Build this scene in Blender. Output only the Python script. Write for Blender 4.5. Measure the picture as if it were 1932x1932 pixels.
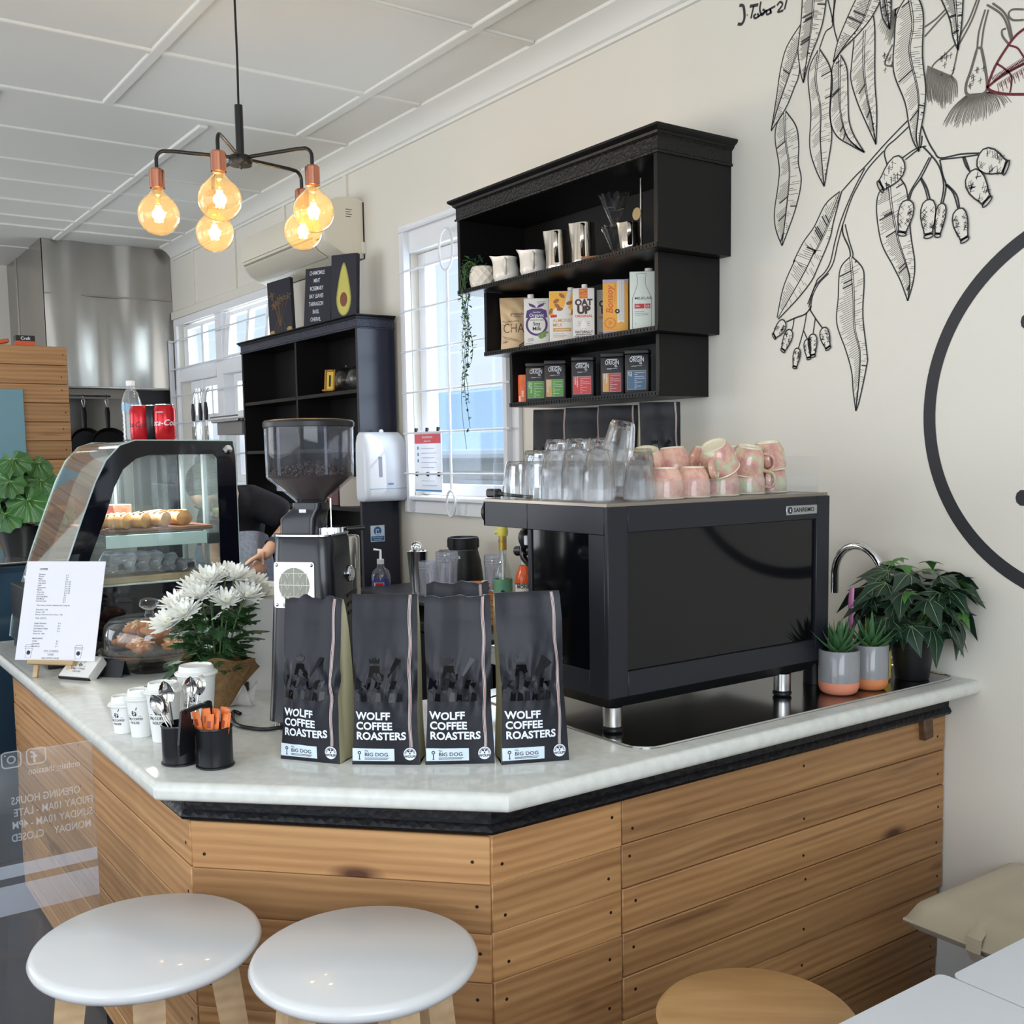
import bpy, bmesh, math, random
from mathutils import Vector, Matrix, Euler, noise
D = bpy.data
for o in list(D.objects): D.objects.remove(o, do_unlink=True)
SC = bpy.context.scene
COL = SC.collection
PI = math.pi
# ------------------------------------------------------------------ camera
cam = D.cameras.new('camera'); camo = D.objects.new('camera', cam); COL.objects.link(camo)
cam.sensor_width = 36; cam.sensor_fit = 'AUTO'; cam.lens = 1998.87/1932*36
cam.shift_y = 77.08/1932; cam.clip_start = .02
yaw, pitch, roll = math.radians(35.19955581), math.radians(5.35488427), math.radians(0.89708232)
fw = Vector((-math.cos(yaw)*math.cos(pitch), math.sin(yaw)*math.cos(pitch), -math.sin(pitch)))
rt = fw.cross(Vector((0, 0, 1))).normalized(); dn = fw.cross(rt)
r2 = rt*math.cos(roll) + dn*math.sin(roll); d2 = dn*math.cos(roll) - rt*math.sin(roll)
camo.matrix_world = Matrix(((r2.x, -d2.x, -fw.x, 0), (r2.y, -d2.y, -fw.y, 0), (r2.z, -d2.z, -fw.z, 1.57), (0, 0, 0, 1)))
SC.camera = camo
# ------------------------------------------------------------------ sky, lights, exposure
W = D.worlds.new('sky'); SC.world = W; W.use_nodes = True
wn = W.node_tree; wn.nodes.clear()
wo = wn.nodes.new('ShaderNodeOutputWorld'); wb = wn.nodes.new('ShaderNodeBackground')
wt = wn.nodes.new('ShaderNodeTexCoord'); ws = wn.nodes.new('ShaderNodeSeparateXYZ'); wr = wn.nodes.new('ShaderNodeValToRGB')
wn.links.new(wt.outputs['Generated'], ws.inputs[0]); wn.links.new(ws.outputs['Z'], wr.inputs[0])
wr.color_ramp.elements[0].position = 0; wr.color_ramp.elements[0].color = (.80, .89, 1, 1)
wr.color_ramp.elements[1].position = .6; wr.color_ramp.elements[1].color = (.42, .66, 1, 1)
wn.links.new(wr.outputs[0], wb.inputs[0]); wb.inputs[1].default_value = 1.15
wn.links.new(wb.outputs[0], wo.inputs[0])
def area(name, loc, rot, sx, sy, power, col):
    l = D.lights.new(name, 'AREA'); l.shape = 'RECTANGLE'; l.size = sx; l.size_y = sy; l.energy = power; l.color = col
    o = D.objects.new(name, l); COL.objects.link(o); o.location = loc; o.rotation_euler = rot; return o
area('shopfront_daylight', (1.45, -.45, 1.85), (0, PI/2+.22, 0), 1.8, 2.6, 80, (.86, .93, 1))
area('side_window_daylight', (-1.6, -2.35, 1.7), (PI/2+.3, 0, 0), 4.2, 2.0, 66, (.90, .95, 1))
area('kitchen_side_daylight', (-6.6, -2.35, 1.7), (PI/2+.35, 0, 0), 3.6, 2.0, 95, (.93, .96, 1))
area('window_daylight', (-4.11, 2.72, 1.95), (-PI/2, 0, 0), .76, 1.1, 13, (.78, .89, 1))
area('kitchen_window_daylight', (-6.9, 2.76, 2.2), (-PI/2, 0, 0), 1.8, .8, 26, (.88, .94, 1))
sun = D.lights.new('sun', 'SUN'); sun.energy = 2.6; sun.color = (1, .95, .86); sun.angle = .01
suno = D.objects.new('sun', sun); COL.objects.link(suno); suno.rotation_euler = (math.radians(52), 0, math.radians(150))
vs = SC.view_settings
SC.display_settings.display_device = 'sRGB'
vs.view_transform = 'Standard'; vs.look = 'None'; vs.gamma = 1; vs.use_curve_mapping = False; vs.exposure = 0.0
cy = SC.cycles
cy.use_denoising = True; cy.max_bounces = 12; cy.diffuse_bounces = 4; cy.glossy_bounces = 4
cy.transmission_bounces = 10; cy.transparent_max_bounces = 16; cy.sample_clamp_indirect = 6
cy.caustics_reflective = False; cy.caustics_refractive = False
cy.use_adaptive_sampling = True; cy.adaptive_threshold = .02

# ------------------------------------------------------------------ materials
def lin(c):
    return tuple((x/12.92 if x <= .04045 else ((x+.055)/1.055)**2.4) for x in c)
def rgb(r, g, b): return lin((r/255, g/255, b/255))
MATS = {}
def mat(name, col, rough=.5, metal=0, spec=.5, var=None, bump=None, trans=0, ior=1.45, emit=None, coat=0, sheen=0, alpha=1, aniso=None, coords='Object'):
    if name in MATS: return MATS[name]
    m = D.materials.new(name); m.use_nodes = True; nt = m.node_tree; b = nt.nodes['Principled BSDF']
    b.inputs['Base Color'].default_value = (*col, 1); b.inputs['Roughness'].default_value = rough
    b.inputs['Metallic'].default_value = metal; b.inputs['Specular IOR Level'].default_value = spec
    b.inputs['Transmission Weight'].default_value = trans; b.inputs['IOR'].default_value = ior
    b.inputs['Coat Weight'].default_value = coat; b.inputs['Sheen Weight'].default_value = sheen; b.inputs['Alpha'].default_value = alpha
    if emit: b.inputs['Emission Color'].default_value = (*emit[:3], 1); b.inputs['Emission Strength'].default_value = emit[3]
    tc = None
    if var or bump: tc = nt.nodes.new('ShaderNodeTexCoord')
    if var:       # (scale, amount, other colour)
        n = nt.nodes.new('ShaderNodeTexNoise'); n.inputs['Scale'].default_value = var[0]; n.inputs['Detail'].default_value = 6
        nt.links.new(tc.outputs[coords], n.inputs['Vector'])
        r = nt.nodes.new('ShaderNodeValToRGB'); r.color_ramp.elements[0].position = .5-var[1]; r.color_ramp.elements[1].position = .5+var[1]
        r.color_ramp.elements[0].color = (*col, 1); r.color_ramp.elements[1].color = (*var[2], 1)
        nt.links.new(n.outputs[0], r.inputs[0]); nt.links.new(r.outputs[0], b.inputs['Base Color'])
    if bump:      # (scale, strength, kind)
        kind = bump[2] if len(bump) > 2 else 'noise'
        if kind == 'voronoi':
            n = nt.nodes.new('ShaderNodeTexVoronoi'); n.inputs['Scale'].default_value = bump[0]; out = n.outputs['Distance']
        elif kind == 'wave':
            n = nt.nodes.new('ShaderNodeTexWave'); n.inputs['Scale'].default_value = bump[0]; n.inputs['Distortion'].default_value = bump[3] if len(bump) > 3 else 4; out = n.outputs[0]
        else:
            n = nt.nodes.new('ShaderNodeTexNoise'); n.inputs['Scale'].default_value = bump[0]; n.inputs['Detail'].default_value = 5; out = n.outputs[0]
        nt.links.new(tc.outputs[coords], n.inputs['Vector'])
        bp = nt.nodes.new('ShaderNodeBump'); bp.inputs['Strength'].default_value = bump[1]; bp.inputs['Distance'].default_value = .003
        nt.links.new(out, bp.inputs['Height']); nt.links.new(bp.outputs[0], b.inputs['Normal'])
    MATS[name] = m; return m
def clear_mat(name, tint=(1, 1, 1), refl=1.0, haze=0, haze_col=(.8, .85, .9), rough=.02):
    """thin clear sheet: what lies behind shows through, with mirror reflection growing at grazing angles and an even diffuse haze"""
    if name in MATS: return MATS[name]
    m = D.materials.new(name); m.use_nodes = True; nt = m.node_tree; nt.nodes.clear()
    out = nt.nodes.new('ShaderNodeOutputMaterial'); tr = nt.nodes.new('ShaderNodeBsdfTransparent'); gl = nt.nodes.new('ShaderNodeBsdfGlossy')
    tr.inputs[0].default_value = (*tint, 1); gl.inputs['Roughness'].default_value = rough
    fr = nt.nodes.new('ShaderNodeLayerWeight'); fr.inputs[0].default_value = .5
    pw = nt.nodes.new('ShaderNodeMath'); pw.operation = 'POWER'; pw.inputs[1].default_value = 5; nt.links.new(fr.outputs['Facing'], pw.inputs[0])
    mu = nt.nodes.new('ShaderNodeMath'); mu.operation = 'MULTIPLY_ADD'; mu.inputs[1].default_value = .9*refl; mu.inputs[2].default_value = .035*refl
    mx = nt.nodes.new('ShaderNodeMixShader')
    nt.links.new(pw.outputs[0], mu.inputs[0]); nt.links.new(mu.outputs[0], mx.inputs[0]); nt.links.new(tr.outputs[0], mx.inputs[1]); nt.links.new(gl.outputs[0], mx.inputs[2])
    last = mx
    if haze:
        df = nt.nodes.new('ShaderNodeBsdfDiffuse'); df.inputs[0].default_value = (*haze_col, 1)
        m2 = nt.nodes.new('ShaderNodeMixShader'); m2.inputs[0].default_value = haze
        nt.links.new(mx.outputs[0], m2.inputs[1]); nt.links.new(df.outputs[0], m2.inputs[2]); last = m2
    nt.links.new(last.outputs[0], out.inputs[0]); MATS[name] = m; return m
def wood_mat(name, c1, c2, dark, rough=.55, along=1.2, across=34, knots=True, rand=True):
    """grain runs along local X of the piece; each piece gets its own offset and tone"""
    if name in MATS: return MATS[name]
    m = D.materials.new(name); m.use_nodes = True; nt = m.node_tree; N = nt.nodes.new; L = nt.links.new; b = nt.nodes['Principled BSDF']
    tc = N('ShaderNodeTexCoord'); oi = N('ShaderNodeObjectInfo'); add = N('ShaderNodeVectorMath'); add.operation = 'ADD'
    sc = N('ShaderNodeVectorMath'); sc.operation = 'SCALE'; sc.inputs[0].default_value = (13, 7, 5); L(oi.outputs['Random'], sc.inputs['Scale'])
    L(tc.outputs['Object'], add.inputs[0])
    if rand: L(sc.outputs[0], add.inputs[1])
    mp = N('ShaderNodeMapping'); mp.inputs['Scale'].default_value = (along, across, across); L(add.outputs[0], mp.inputs[0])
    n0 = N('ShaderNodeTexNoise'); n0.inputs['Scale'].default_value = 3.2; n0.inputs['Detail'].default_value = 2; L(add.outputs[0], n0.inputs['Vector'])
    ad2 = N('ShaderNodeVectorMath'); ad2.operation = 'MULTIPLY_ADD'; L(n0.outputs['Color'], ad2.inputs[0]); ad2.inputs[1].default_value = (.25, .55, .55); L(mp.outputs[0], ad2.inputs[2])
    n1 = N('ShaderNodeTexNoise'); n1.inputs['Scale'].default_value = 1; n1.inputs['Detail'].default_value = 8; n1.inputs['Roughness'].default_value = .62; L(ad2.outputs[0], n1.inputs['Vector'])
    wv = N('ShaderNodeTexWave'); wv.wave_type = 'BANDS'; wv.bands_direction = 'Z'; wv.inputs['Scale'].default_value = .42; wv.inputs['Distortion'].default_value = 5; wv.inputs['Detail'].default_value = 3; wv.inputs['Detail Scale'].default_value = .8; L(ad2.outputs[0], wv.inputs['Vector'])
    r = N('ShaderNodeValToRGB'); r.color_ramp.elements[0].position = .28; r.color_ramp.elements[0].color = (*c2, 1); r.color_ramp.elements[1].position = .72; r.color_ramp.elements[1].color = (*c1, 1)
    mix = N('ShaderNodeMix'); mix.data_type = 'FLOAT'; mix.inputs[0].default_value = .14; L(n1.outputs[0], mix.inputs[2]); L(wv.outputs[0], mix.inputs[3]); L(mix.outputs[0], r.inputs[0])
    col = r.outputs[0]
    if knots:
        mk = N('ShaderNodeMapping'); mk.inputs['Scale'].default_value = (2.6, 7, 7); L(add.outputs[0], mk.inputs[0])
        vo = N('ShaderNodeTexVoronoi'); vo.inputs['Scale'].default_value = 1; L(mk.outputs[0], vo.inputs['Vector'])
        kr = N('ShaderNodeValToRGB'); kr.color_ramp.elements[0].position = .05; kr.color_ramp.elements[0].color = (1, 1, 1, 1); kr.color_ramp.elements[1].position = .17; kr.color_ramp.elements[1].color = (0, 0, 0, 1); L(vo.outputs['Distance'], kr.inputs[0])
        ms = N('ShaderNodeMapping'); ms.inputs['Scale'].default_value = (1.1, 16, 16); L(add.outputs[0], ms.inputs[0])
        n3 = N('ShaderNodeTexNoise'); n3.inputs['Scale'].default_value = 1.3; n3.inputs['Detail'].default_value = 3; L(ms.outputs[0], n3.inputs['Vector'])
        sr = N('ShaderNodeValToRGB'); sr.color_ramp.elements[0].position = .64; sr.color_ramp.elements[0].color = (0, 0, 0, 1); sr.color_ramp.elements[1].position = .76; sr.color_ramp.elements[1].color = (.75, .75, .75, 1); L(n3.outputs[0], sr.inputs[0])
        mxx = N('ShaderNodeMath'); mxx.operation = 'MAXIMUM'; L(kr.outputs[0], mxx.inputs[0]); L(sr.outputs[0], mxx.inputs[1])
        mm = N('ShaderNodeMix'); mm.data_type = 'RGBA'; L(mxx.outputs[0], mm.inputs[0]); L(col, mm.inputs[6]); mm.inputs[7].default_value = (*dark, 1); col = mm.outputs[2]
    if rand:
        hs = N('ShaderNodeHueSaturation'); mr = N('ShaderNodeMapRange'); L(oi.outputs['Random'], mr.inputs[0]); mr.inputs[3].default_value = .74; mr.inputs[4].default_value = 1.12; L(mr.outputs[0], hs.inputs['Value']); L(col, hs.inputs['Color']); col = hs.outputs[0]
    L(col, b.inputs['Base Color']); b.inputs['Roughness'].default_value = rough
    bp = N('ShaderNodeBump'); bp.inputs['Strength'].default_value = .25; bp.inputs['Distance'].default_value = .002; L(mix.outputs[0], bp.inputs['Height']); L(bp.outputs[0], b.inputs['Normal'])
    MATS[name] = m; return m

# ------------------------------------------------------------------ mesh builder
def RZ(a): return Matrix.Rotation(a, 4, 'Z')
def RX(a): return Matrix.Rotation(a, 4, 'X')
def RY(a): return Matrix.Rotation(a, 4, 'Y')
def T(x, y=0, z=0): return Matrix.Translation(Vector((x, y, z)) if not hasattr(x, '__len__') else Vector(x))
class MB:
    def __init__(s): s.v = []; s.f = []; s.mi = []; s.cur = 0
    def add(s, vs, fs, mtx=None):
        n = len(s.v)
        s.v += [tuple(mtx @ Vector(p)) for p in vs] if mtx is not None else [tuple(p) for p in vs]
        s.f += [[i+n for i in f] for f in fs]; s.mi += [s.cur]*len(fs); return s
    def box(s, x0, x1, y0, y1, z0, z1, mtx=None, bevel=0, seg=1):
        vs = [(x0, y0, z0), (x1, y0, z0), (x1, y1, z0), (x0, y1, z0), (x0, y0, z1), (x1, y0, z1), (x1, y1, z1), (x0, y1, z1)]
        fs = [(0, 3, 2, 1), (4, 5, 6, 7), (0, 1, 5, 4), (1, 2, 6, 5), (2, 3, 7, 6), (3, 0, 4, 7)]
        if bevel:
            bm = bmesh.new(); bv = [bm.verts.new(p) for p in vs]
            for f in fs: bm.faces.new([bv[i] for i in f])
            bmesh.ops.bevel(bm, geom=bm.edges[:], offset=bevel, segments=seg, affect='EDGES', profile=.5)
            bm.verts.index_update(); vs = [tuple(q.co) for q in bm.verts]; fs = [[q.index for q in f.verts] for f in bm.faces]; bm.free()
        return s.add(vs, fs, mtx)
    def lathe(s, prof, seg=24, mtx=None, cap=True, ang=2*PI):
        full = abs(ang-2*PI) < 1e-6; n = seg if full else seg+1; vs = []; fs = []
        for r, z in prof:
            for i in range(n): a = ang*i/seg; vs.append((r*math.cos(a), r*math.sin(a), z))
        for j in range(len(prof)-1):
            for i in range(seg):
                k = (i+1) % n; fs.append((j*n+i, j*n+k, (j+1)*n+k, (j+1)*n+i))
        if cap and full:
            if prof[0][0] > 1e-5: fs.append(tuple(reversed(range(n))))
            if prof[-1][0] > 1e-5: fs.append(tuple(range((len(prof)-1)*n, len(prof)*n)))
        return s.add(vs, fs, mtx)
    def cyl(s, r, z0, z1, seg=24, mtx=None, r2=None, bevel=0):
        r2 = r if r2 is None else r2
        if bevel: return s.lathe([(r-bevel, z0), (r, z0+bevel), (r2, z1-bevel), (r2-bevel, z1)], seg, mtx)
        return s.lathe([(r, z0), (r2, z1)], seg, mtx)
    def ball(s, c, r, seg=16, rings=10, sc=(1, 1, 1), mtx=None):
        prof = [(max(r*math.sin(PI*i/rings), 0), -r*math.cos(PI*i/rings)) for i in range(rings+1)]
        prof[0] = (1e-4*r, -r); prof[-1] = (1e-4*r, r)
        m = T(c) @ Matrix.Diagonal((*sc, 1)); return s.lathe(prof, seg, (mtx @ m) if mtx is not None else m)
    def tube(s, pts, r, seg=8, closed=False, mtx=None, flat=None):
        pts = [Vector(p) for p in pts]; n = len(pts); rs = r if hasattr(r, '__len__') else [r]*n; vs = []; fs = []
        up = Vector((0, 0, 1)); t0 = None
        for i, p in enumerate(pts):
            a = pts[(i-1) % n] if (closed or i > 0) else p; b = pts[(i+1) % n] if (closed or i < n-1) else p
            t = (b-a).normalized()
            if t0 is None:
                u = up.cross(t); u = u.normalized() if u.length > 1e-3 else Vector((1, 0, 0))
            else:
                u = (u - t*u.dot(t)); u = u.normalized() if u.length > 1e-6 else Vector((1, 0, 0))
            t0 = t; w = t.cross(u)
            for k in range(seg):
                an = 2*PI*k/seg; cc, ss = math.cos(an), math.sin(an)
                if flat: cc *= flat[0]; ss *= flat[1]
                vs.append(p + (u*cc + w*ss)*rs[i])
        m = n if closed else n-1
        for i in range(m):
            j = (i+1) % n
            for k in range(seg): l = (k+1) % seg; fs.append((i*seg+k, i*seg+l, j*seg+l, j*seg+k))
        if not closed: fs.append(tuple(reversed(range(seg)))); fs.append(tuple(range((n-1)*seg, n*seg)))
        return s.add(vs, fs, mtx)
    def prism(s, poly, z0, z1, mtx=None):
        n = len(poly); vs = [(x, y, z0) for x, y in poly] + [(x, y, z1) for x, y in poly]
        fs = [tuple(reversed(range(n))), tuple(range(n, 2*n))] + [(i, (i+1) % n, n+(i+1) % n, n+i) for i in range(n)]
        return s.add(vs, fs, mtx)
    def poly(s, pts, mtx=None): return s.add(pts, [tuple(range(len(pts)))], mtx)
    def grid(s, fn, nu, nv, mtx=None, closeu=False):
        vs = [fn(i/nu, j/nv) for j in range(nv+1) for i in range(nu+1)]
        fs = [(j*(nu+1)+i, j*(nu+1)+i+1, (j+1)*(nu+1)+i+1, (j+1)*(nu+1)+i) for j in range(nv) for i in range(nu)]
        return s.add(vs, fs, mtx)
    def sheet(s, fn, nu, nv, th, mtx=None):
        """a surface with a thickness th along +-z of fn's local normal (fn gives points, thickened along the given vector)"""
        n = (nu+1)*(nv+1); vs = []
        for sgn in (-.5, .5):
            for j in range(nv+1):
                for i in range(nu+1):
                    p = Vector(fn(i/nu, j/nv)); e = 1e-3
                    a = Vector(fn(min(i/nu+e, 1), j/nv))-Vector(fn(max(i/nu-e, 0), j/nv)); b = Vector(fn(i/nu, min(j/nv+e, 1)))-Vector(fn(i/nu, max(j/nv-e, 0)))
                    nn = a.cross(b); nn = nn.normalized() if nn.length > 1e-12 else Vector((0, 0, 1)); vs.append(p+nn*th*sgn)
        q = lambda i, j: j*(nu+1)+i; fs = []
        for j in range(nv):
            for i in range(nu):
                f = (q(i, j), q(i+1, j), q(i+1, j+1), q(i, j+1)); fs.append(tuple(n+k for k in f)); fs.append(tuple(reversed(f)))
        for i in range(nu): fs.append((q(i+1, 0), q(i, 0), n+q(i, 0), n+q(i+1, 0))); fs.append((q(i, nv), q(i+1, nv), n+q(i+1, nv), n+q(i, nv)))
        for j in range(nv): fs.append((q(0, j), q(0, j+1), n+q(0, j+1), n+q(0, j))); fs.append((q(nu, j+1), q(nu, j), n+q(nu, j), n+q(nu, j+1)))
        return s.add(vs, fs, mtx)
    def mesh(s, name, mats, recalc=True, angle=38, smooth=True):
        me = D.meshes.new(name); me.from_pydata(s.v, [], s.f)
        mats = mats if isinstance(mats, (list, tuple)) else [mats]
        for m in mats: me.materials.append(m)
        if len(mats) > 1: me.polygons.foreach_set('material_index', s.mi)
        if recalc:
            bm = bmesh.new(); bm.from_mesh(me); bmesh.ops.recalc_face_normals(bm, faces=bm.faces[:]); bm.to_mesh(me); bm.free()
        if smooth:
            me.polygons.foreach_set('use_smooth', [True]*len(me.polygons)); me.set_sharp_from_angle(angle=math.radians(angle))
        me.update(); return me
def link(name, data, parent=None, mtx=None):
    o = D.objects.new(name, data); COL.objects.link(o)
    if parent is not None: o.parent = parent
    if mtx is not None: o.matrix_local = mtx
    return o
def obj(name, mb, mats, parent=None, mtx=None, **k):
    return link(name, mb.mesh(name, mats, **k), parent, mtx)
def tag(o, label=None, cat=None, group=None, kind=None):
    if label: o['label'] = label
    if cat: o['category'] = cat
    if group: o['group'] = group
    if kind: o['kind'] = kind
    return o
def thing(name, label, cat, loc=(0, 0, 0), rz=0, group=None, mtx=None):
    o = D.objects.new(name, None); COL.objects.link(o); o.empty_display_size = .05
    o.matrix_local = mtx if mtx is not None else T(loc) @ RZ(rz)
    return tag(o, label, cat, group)
def struct(name, mb, mats, parent=None, **k):
    o = obj(name, mb, mats, parent, **k)
    if parent is None: o['kind'] = 'structure'
    return o
def dup(root, mtx, label=None, group=None):
    r = root.copy(); COL.objects.link(r); r.matrix_local = mtx
    if label: r['label'] = label
    if group: r['group'] = group
    for ch in root.children:
        c = ch.copy(); COL.objects.link(c); c.parent = r; c.matrix_local = ch.matrix_local
        for g in ch.children:
            d = g.copy(); COL.objects.link(d); d.parent = c; d.matrix_local = g.matrix_local
    return r
_txt = {}
def text_geo(s, bold=0.0, align='CENTER', space=1.0, res=3):
    k = (s, bold, align, space)
    if k in _txt: return _txt[k]
    cu = D.curves.new('t', 'FONT'); cu.body = s; cu.size = 1; cu.align_x = align; cu.offset = bold; cu.resolution_u = res; cu.space_character = space; cu.fill_mode = 'FRONT'
    ob = D.objects.new('t', cu); me = D.meshes.new_from_object(ob)
    r = ([tuple(v.co) for v in me.vertices], [tuple(p.vertices) for p in me.polygons])
    D.objects.remove(ob); D.curves.remove(cu); D.meshes.remove(me); _txt[k] = r; return r
def put_text(mb, s, size, mtx, bold=.012, xs=1.0, align='CENTER', mapf=None, space=1.0, th=.0004):
    """flat print: letters at size (cap height about .73*size) laid in the xy plane of mtx; mapf bends (x, y) onto a surface"""
    vs, fs = text_geo(s, bold, align, space)
    pts = [(x*size*xs, y*size, 0) for x, y, z in vs]
    if mapf: pts = [mapf(p[0], p[1]) for p in pts]
    return mb.add(pts, fs, mtx)
def face(o, x, n, up=(0, 0, 1)):
    """matrix of a flat drawing plane: origin o, x axis x, normal n"""
    x = Vector(x).normalized(); n = Vector(n).normalized(); y = n.cross(x).normalized(); o = Vector(o)
    return Matrix(((x.x, y.x, n.x, o.x), (x.y, y.y, n.y, o.y), (x.z, y.z, n.z, o.z), (0, 0, 0, 1)))
def rrect(w, h, r, n=4):
    p = []
    for cx, cy, a0 in ((w/2-r, h/2-r, 0), (-w/2+r, h/2-r, PI/2), (-w/2+r, -h/2+r, PI), (w/2-r, -h/2+r, 1.5*PI)):
        for i in range(n+1): a = a0+PI/2*i/n; p.append((cx+r*math.cos(a), cy+r*math.sin(a)))
    return p
def disc(r, n=20, cx=0, cy=0, ry=None): return [(cx+r*math.cos(2*PI*i/n), cy+(ry or r)*math.sin(2*PI*i/n)) for i in range(n)]
def flat(mb, pts, z=0, mtx=None): return mb.poly([(x, y, z) for x, y in pts], mtx)
def ribbon(mb, pts, w, z=0, mtx=None, closed=False):
    """a painted line of width w through 2-d points"""
    P = [Vector((p[0], p[1])) for p in pts]; n = len(P)
    if n < 2: return mb
    ws = w if hasattr(w, '__len__') else [w]*n; vs = []
    for i in range(n):
        a = P[(i-1) % n] if (closed or i > 0) else P[i]; b = P[(i+1) % n] if (closed or i < n-1) else P[i]
        t = b-a; t = t.normalized() if t.length > 1e-9 else Vector((1, 0)); q = Vector((-t.y, t.x))*ws[i]/2
        vs += [(P[i].x+q.x, P[i].y+q.y, z), (P[i].x-q.x, P[i].y-q.y, z)]
    fs = [(2*i, 2*i+1, 2*((i+1) % n)+1, 2*((i+1) % n)) for i in range(n if closed else n-1)]
    return mb.add(vs, fs, mtx)
def spline(pts, n=6):
    P = [Vector(p) for p in pts]; out = []
    for i in range(len(P)-1):
        a = P[max(i-1, 0)]; b = P[i]; c = P[i+1]; d = P[min(i+2, len(P)-1)]
        for k in range(n):
            t = k/n; out.append(.5*((2*b)+(c-a)*t+(2*a-5*b+4*c-d)*t*t+(3*b-a-3*c+d)*t**3))
    out.append(P[-1]); return out
random.seed(7)
# ------------------------------------------------------------------ shared materials
BLACK = mat('black_paint', rgb(26, 25, 30), .42, spec=.4, bump=(60, .12))
BLKORN = mat('black_ornate_moulding', rgb(13, 13, 17), .42, spec=.4, bump=(70, .55, 'voronoi'))
BLKPL = mat('black_plastic', rgb(20, 20, 23), .4)
BLKGLOSS = mat('black_gloss', rgb(9, 9, 13), .07, spec=.42)
BLKMAT = mat('black_matt', rgb(33, 34, 41), .5, spec=.35)
WHITE = mat('white_gloss_paint', rgb(226, 226, 224), .32)
WHITEPL = mat('white_plastic', rgb(228, 230, 232), .3)
CREAMPL = mat('cream_plastic', rgb(222, 214, 198), .38)
CHROME = mat('chrome', (.75, .75, .77), .06, 1)
STEEL = mat('stainless_steel', (.56, .55, .53), .24, 1, bump=(9, .05))
STEELD = mat('tray_steel', (.36, .35, .36), .16, 1)
GLASS = mat('clear_glass', (1, 1, 1), .0, trans=1, ior=1.45)
def soft_glass(name, tint=(1, 1, 1), clear=.4, ior=1.42):
    """real refracting glass, part of whose light passes straight through so that it is not left black without caustics"""
    m = D.materials.new(name); m.use_nodes = True; nt = m.node_tree; nt.nodes.clear(); N = nt.nodes.new
    o = N('ShaderNodeOutputMaterial'); g = N('ShaderNodeBsdfGlass'); t = N('ShaderNodeBsdfTransparent'); x = N('ShaderNodeMixShader'); x.inputs[0].default_value = clear
    g.inputs['IOR'].default_value = ior; g.inputs['Roughness'].default_value = .0; g.inputs[0].default_value = (*tint, 1); t.inputs[0].default_value = (*tint, 1)
    nt.links.new(g.outputs[0], x.inputs[1]); nt.links.new(t.outputs[0], x.inputs[2]); nt.links.new(x.outputs[0], o.inputs[0]); return m
TGLASS = soft_glass('tumbler_glass', (1, 1, 1), .42)
PAPER = mat('white_paper', rgb(228, 226, 232), .6)
INK = mat('dark_ink', rgb(38, 38, 46), .6)
RED = mat('red_print', rgb(196, 44, 40), .45)
PRINTW = mat('white_print', rgb(226, 230, 238), .5)
FL, CEIL, WY = .07, 3.123, 2.607
# ================================================================== THE ROOM
WALLM = mat('wall_paint', rgb(226, 220, 208), .55, var=(1.3, .5, rgb(221, 216, 205)), bump=(260, .05))
CEILM = mat('ceiling_paint', rgb(230, 228, 222), .5, bump=(60, .04))
FLOORM = mat('dark_floor', rgb(58, 60, 70), .35, var=(2.5, .3, rgb(46, 47, 56)), bump=(14, .05))
struct('floor', MB().box(-9.5, 1.7, -2.6, 2.8, FL-.1, FL), FLOORM)
struct('ceiling', MB().box(-9.5, 1.7, -2.6, 2.8, CEIL, CEIL+.1), CEILM)
def wall_with_holes(name, x0, x1, z0, z1, holes, y0, y1, m):
    mb = MB(); xs = x0
    for hx0, hx1, hz0, hz1 in holes:
        mb.box(xs, hx0, y0, y1, z0, z1); mb.box(hx0, hx1, y0, y1, z0, hz0); mb.box(hx0, hx1, y0, y1, hz1, z1); xs = hx1
    mb.box(xs, x1, y0, y1, z0, z1); return struct(name, mb, m, smooth=False)
wall_with_holes('wall_right', -9.5, 1.7, FL, CEIL, [(-7.95, -5.95, 1.40, 2.56), (-4.50, -3.72, 1.37, 2.53)], WY, WY+.14, WALLM)
struct('wall_back', MB().box(-9.5, -9.35, -2.6, WY, FL, CEIL), WALLM)
wall_with_holes('wall_left', -9.5, 1.7, FL, CEIL, [(-8.6, -4.6, .5, 2.75), (-3.8, .6, .5, 2.75)], -2.6, -2.45, WALLM)
mb = MB(); mb.box(1.55, 1.7, -2.6, -1.6, FL, CEIL); mb.box(1.55, 1.7, 2.2, 2.8, FL, CEIL); mb.box(1.55, 1.7, -1.6, 2.2, FL, .45); mb.box(1.55, 1.7, -1.6, 2.2, 2.8, CEIL)
struct('wall_front', mb, WALLM, smooth=False)
# cornice: a stepped cove where the wall meets the ceiling
COV = [(0, 0), (.105, 0), (.105, -.012), (.085, -.02), (.06, -.034), (.04, -.055), (.028, -.075), (.014, -.08), (.014, -.092), (0, -.092)]
mb = MB(); mb.prism([(-a, b) for a, b in COV], -7.98, 1.5, T(0, WY, CEIL) @ Matrix(((0, 0, 1, 0), (1, 0, 0, 0), (0, 1, 0, 0), (0, 0, 0, 1))))
struct('trim_1', mb, CEILM)
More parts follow.
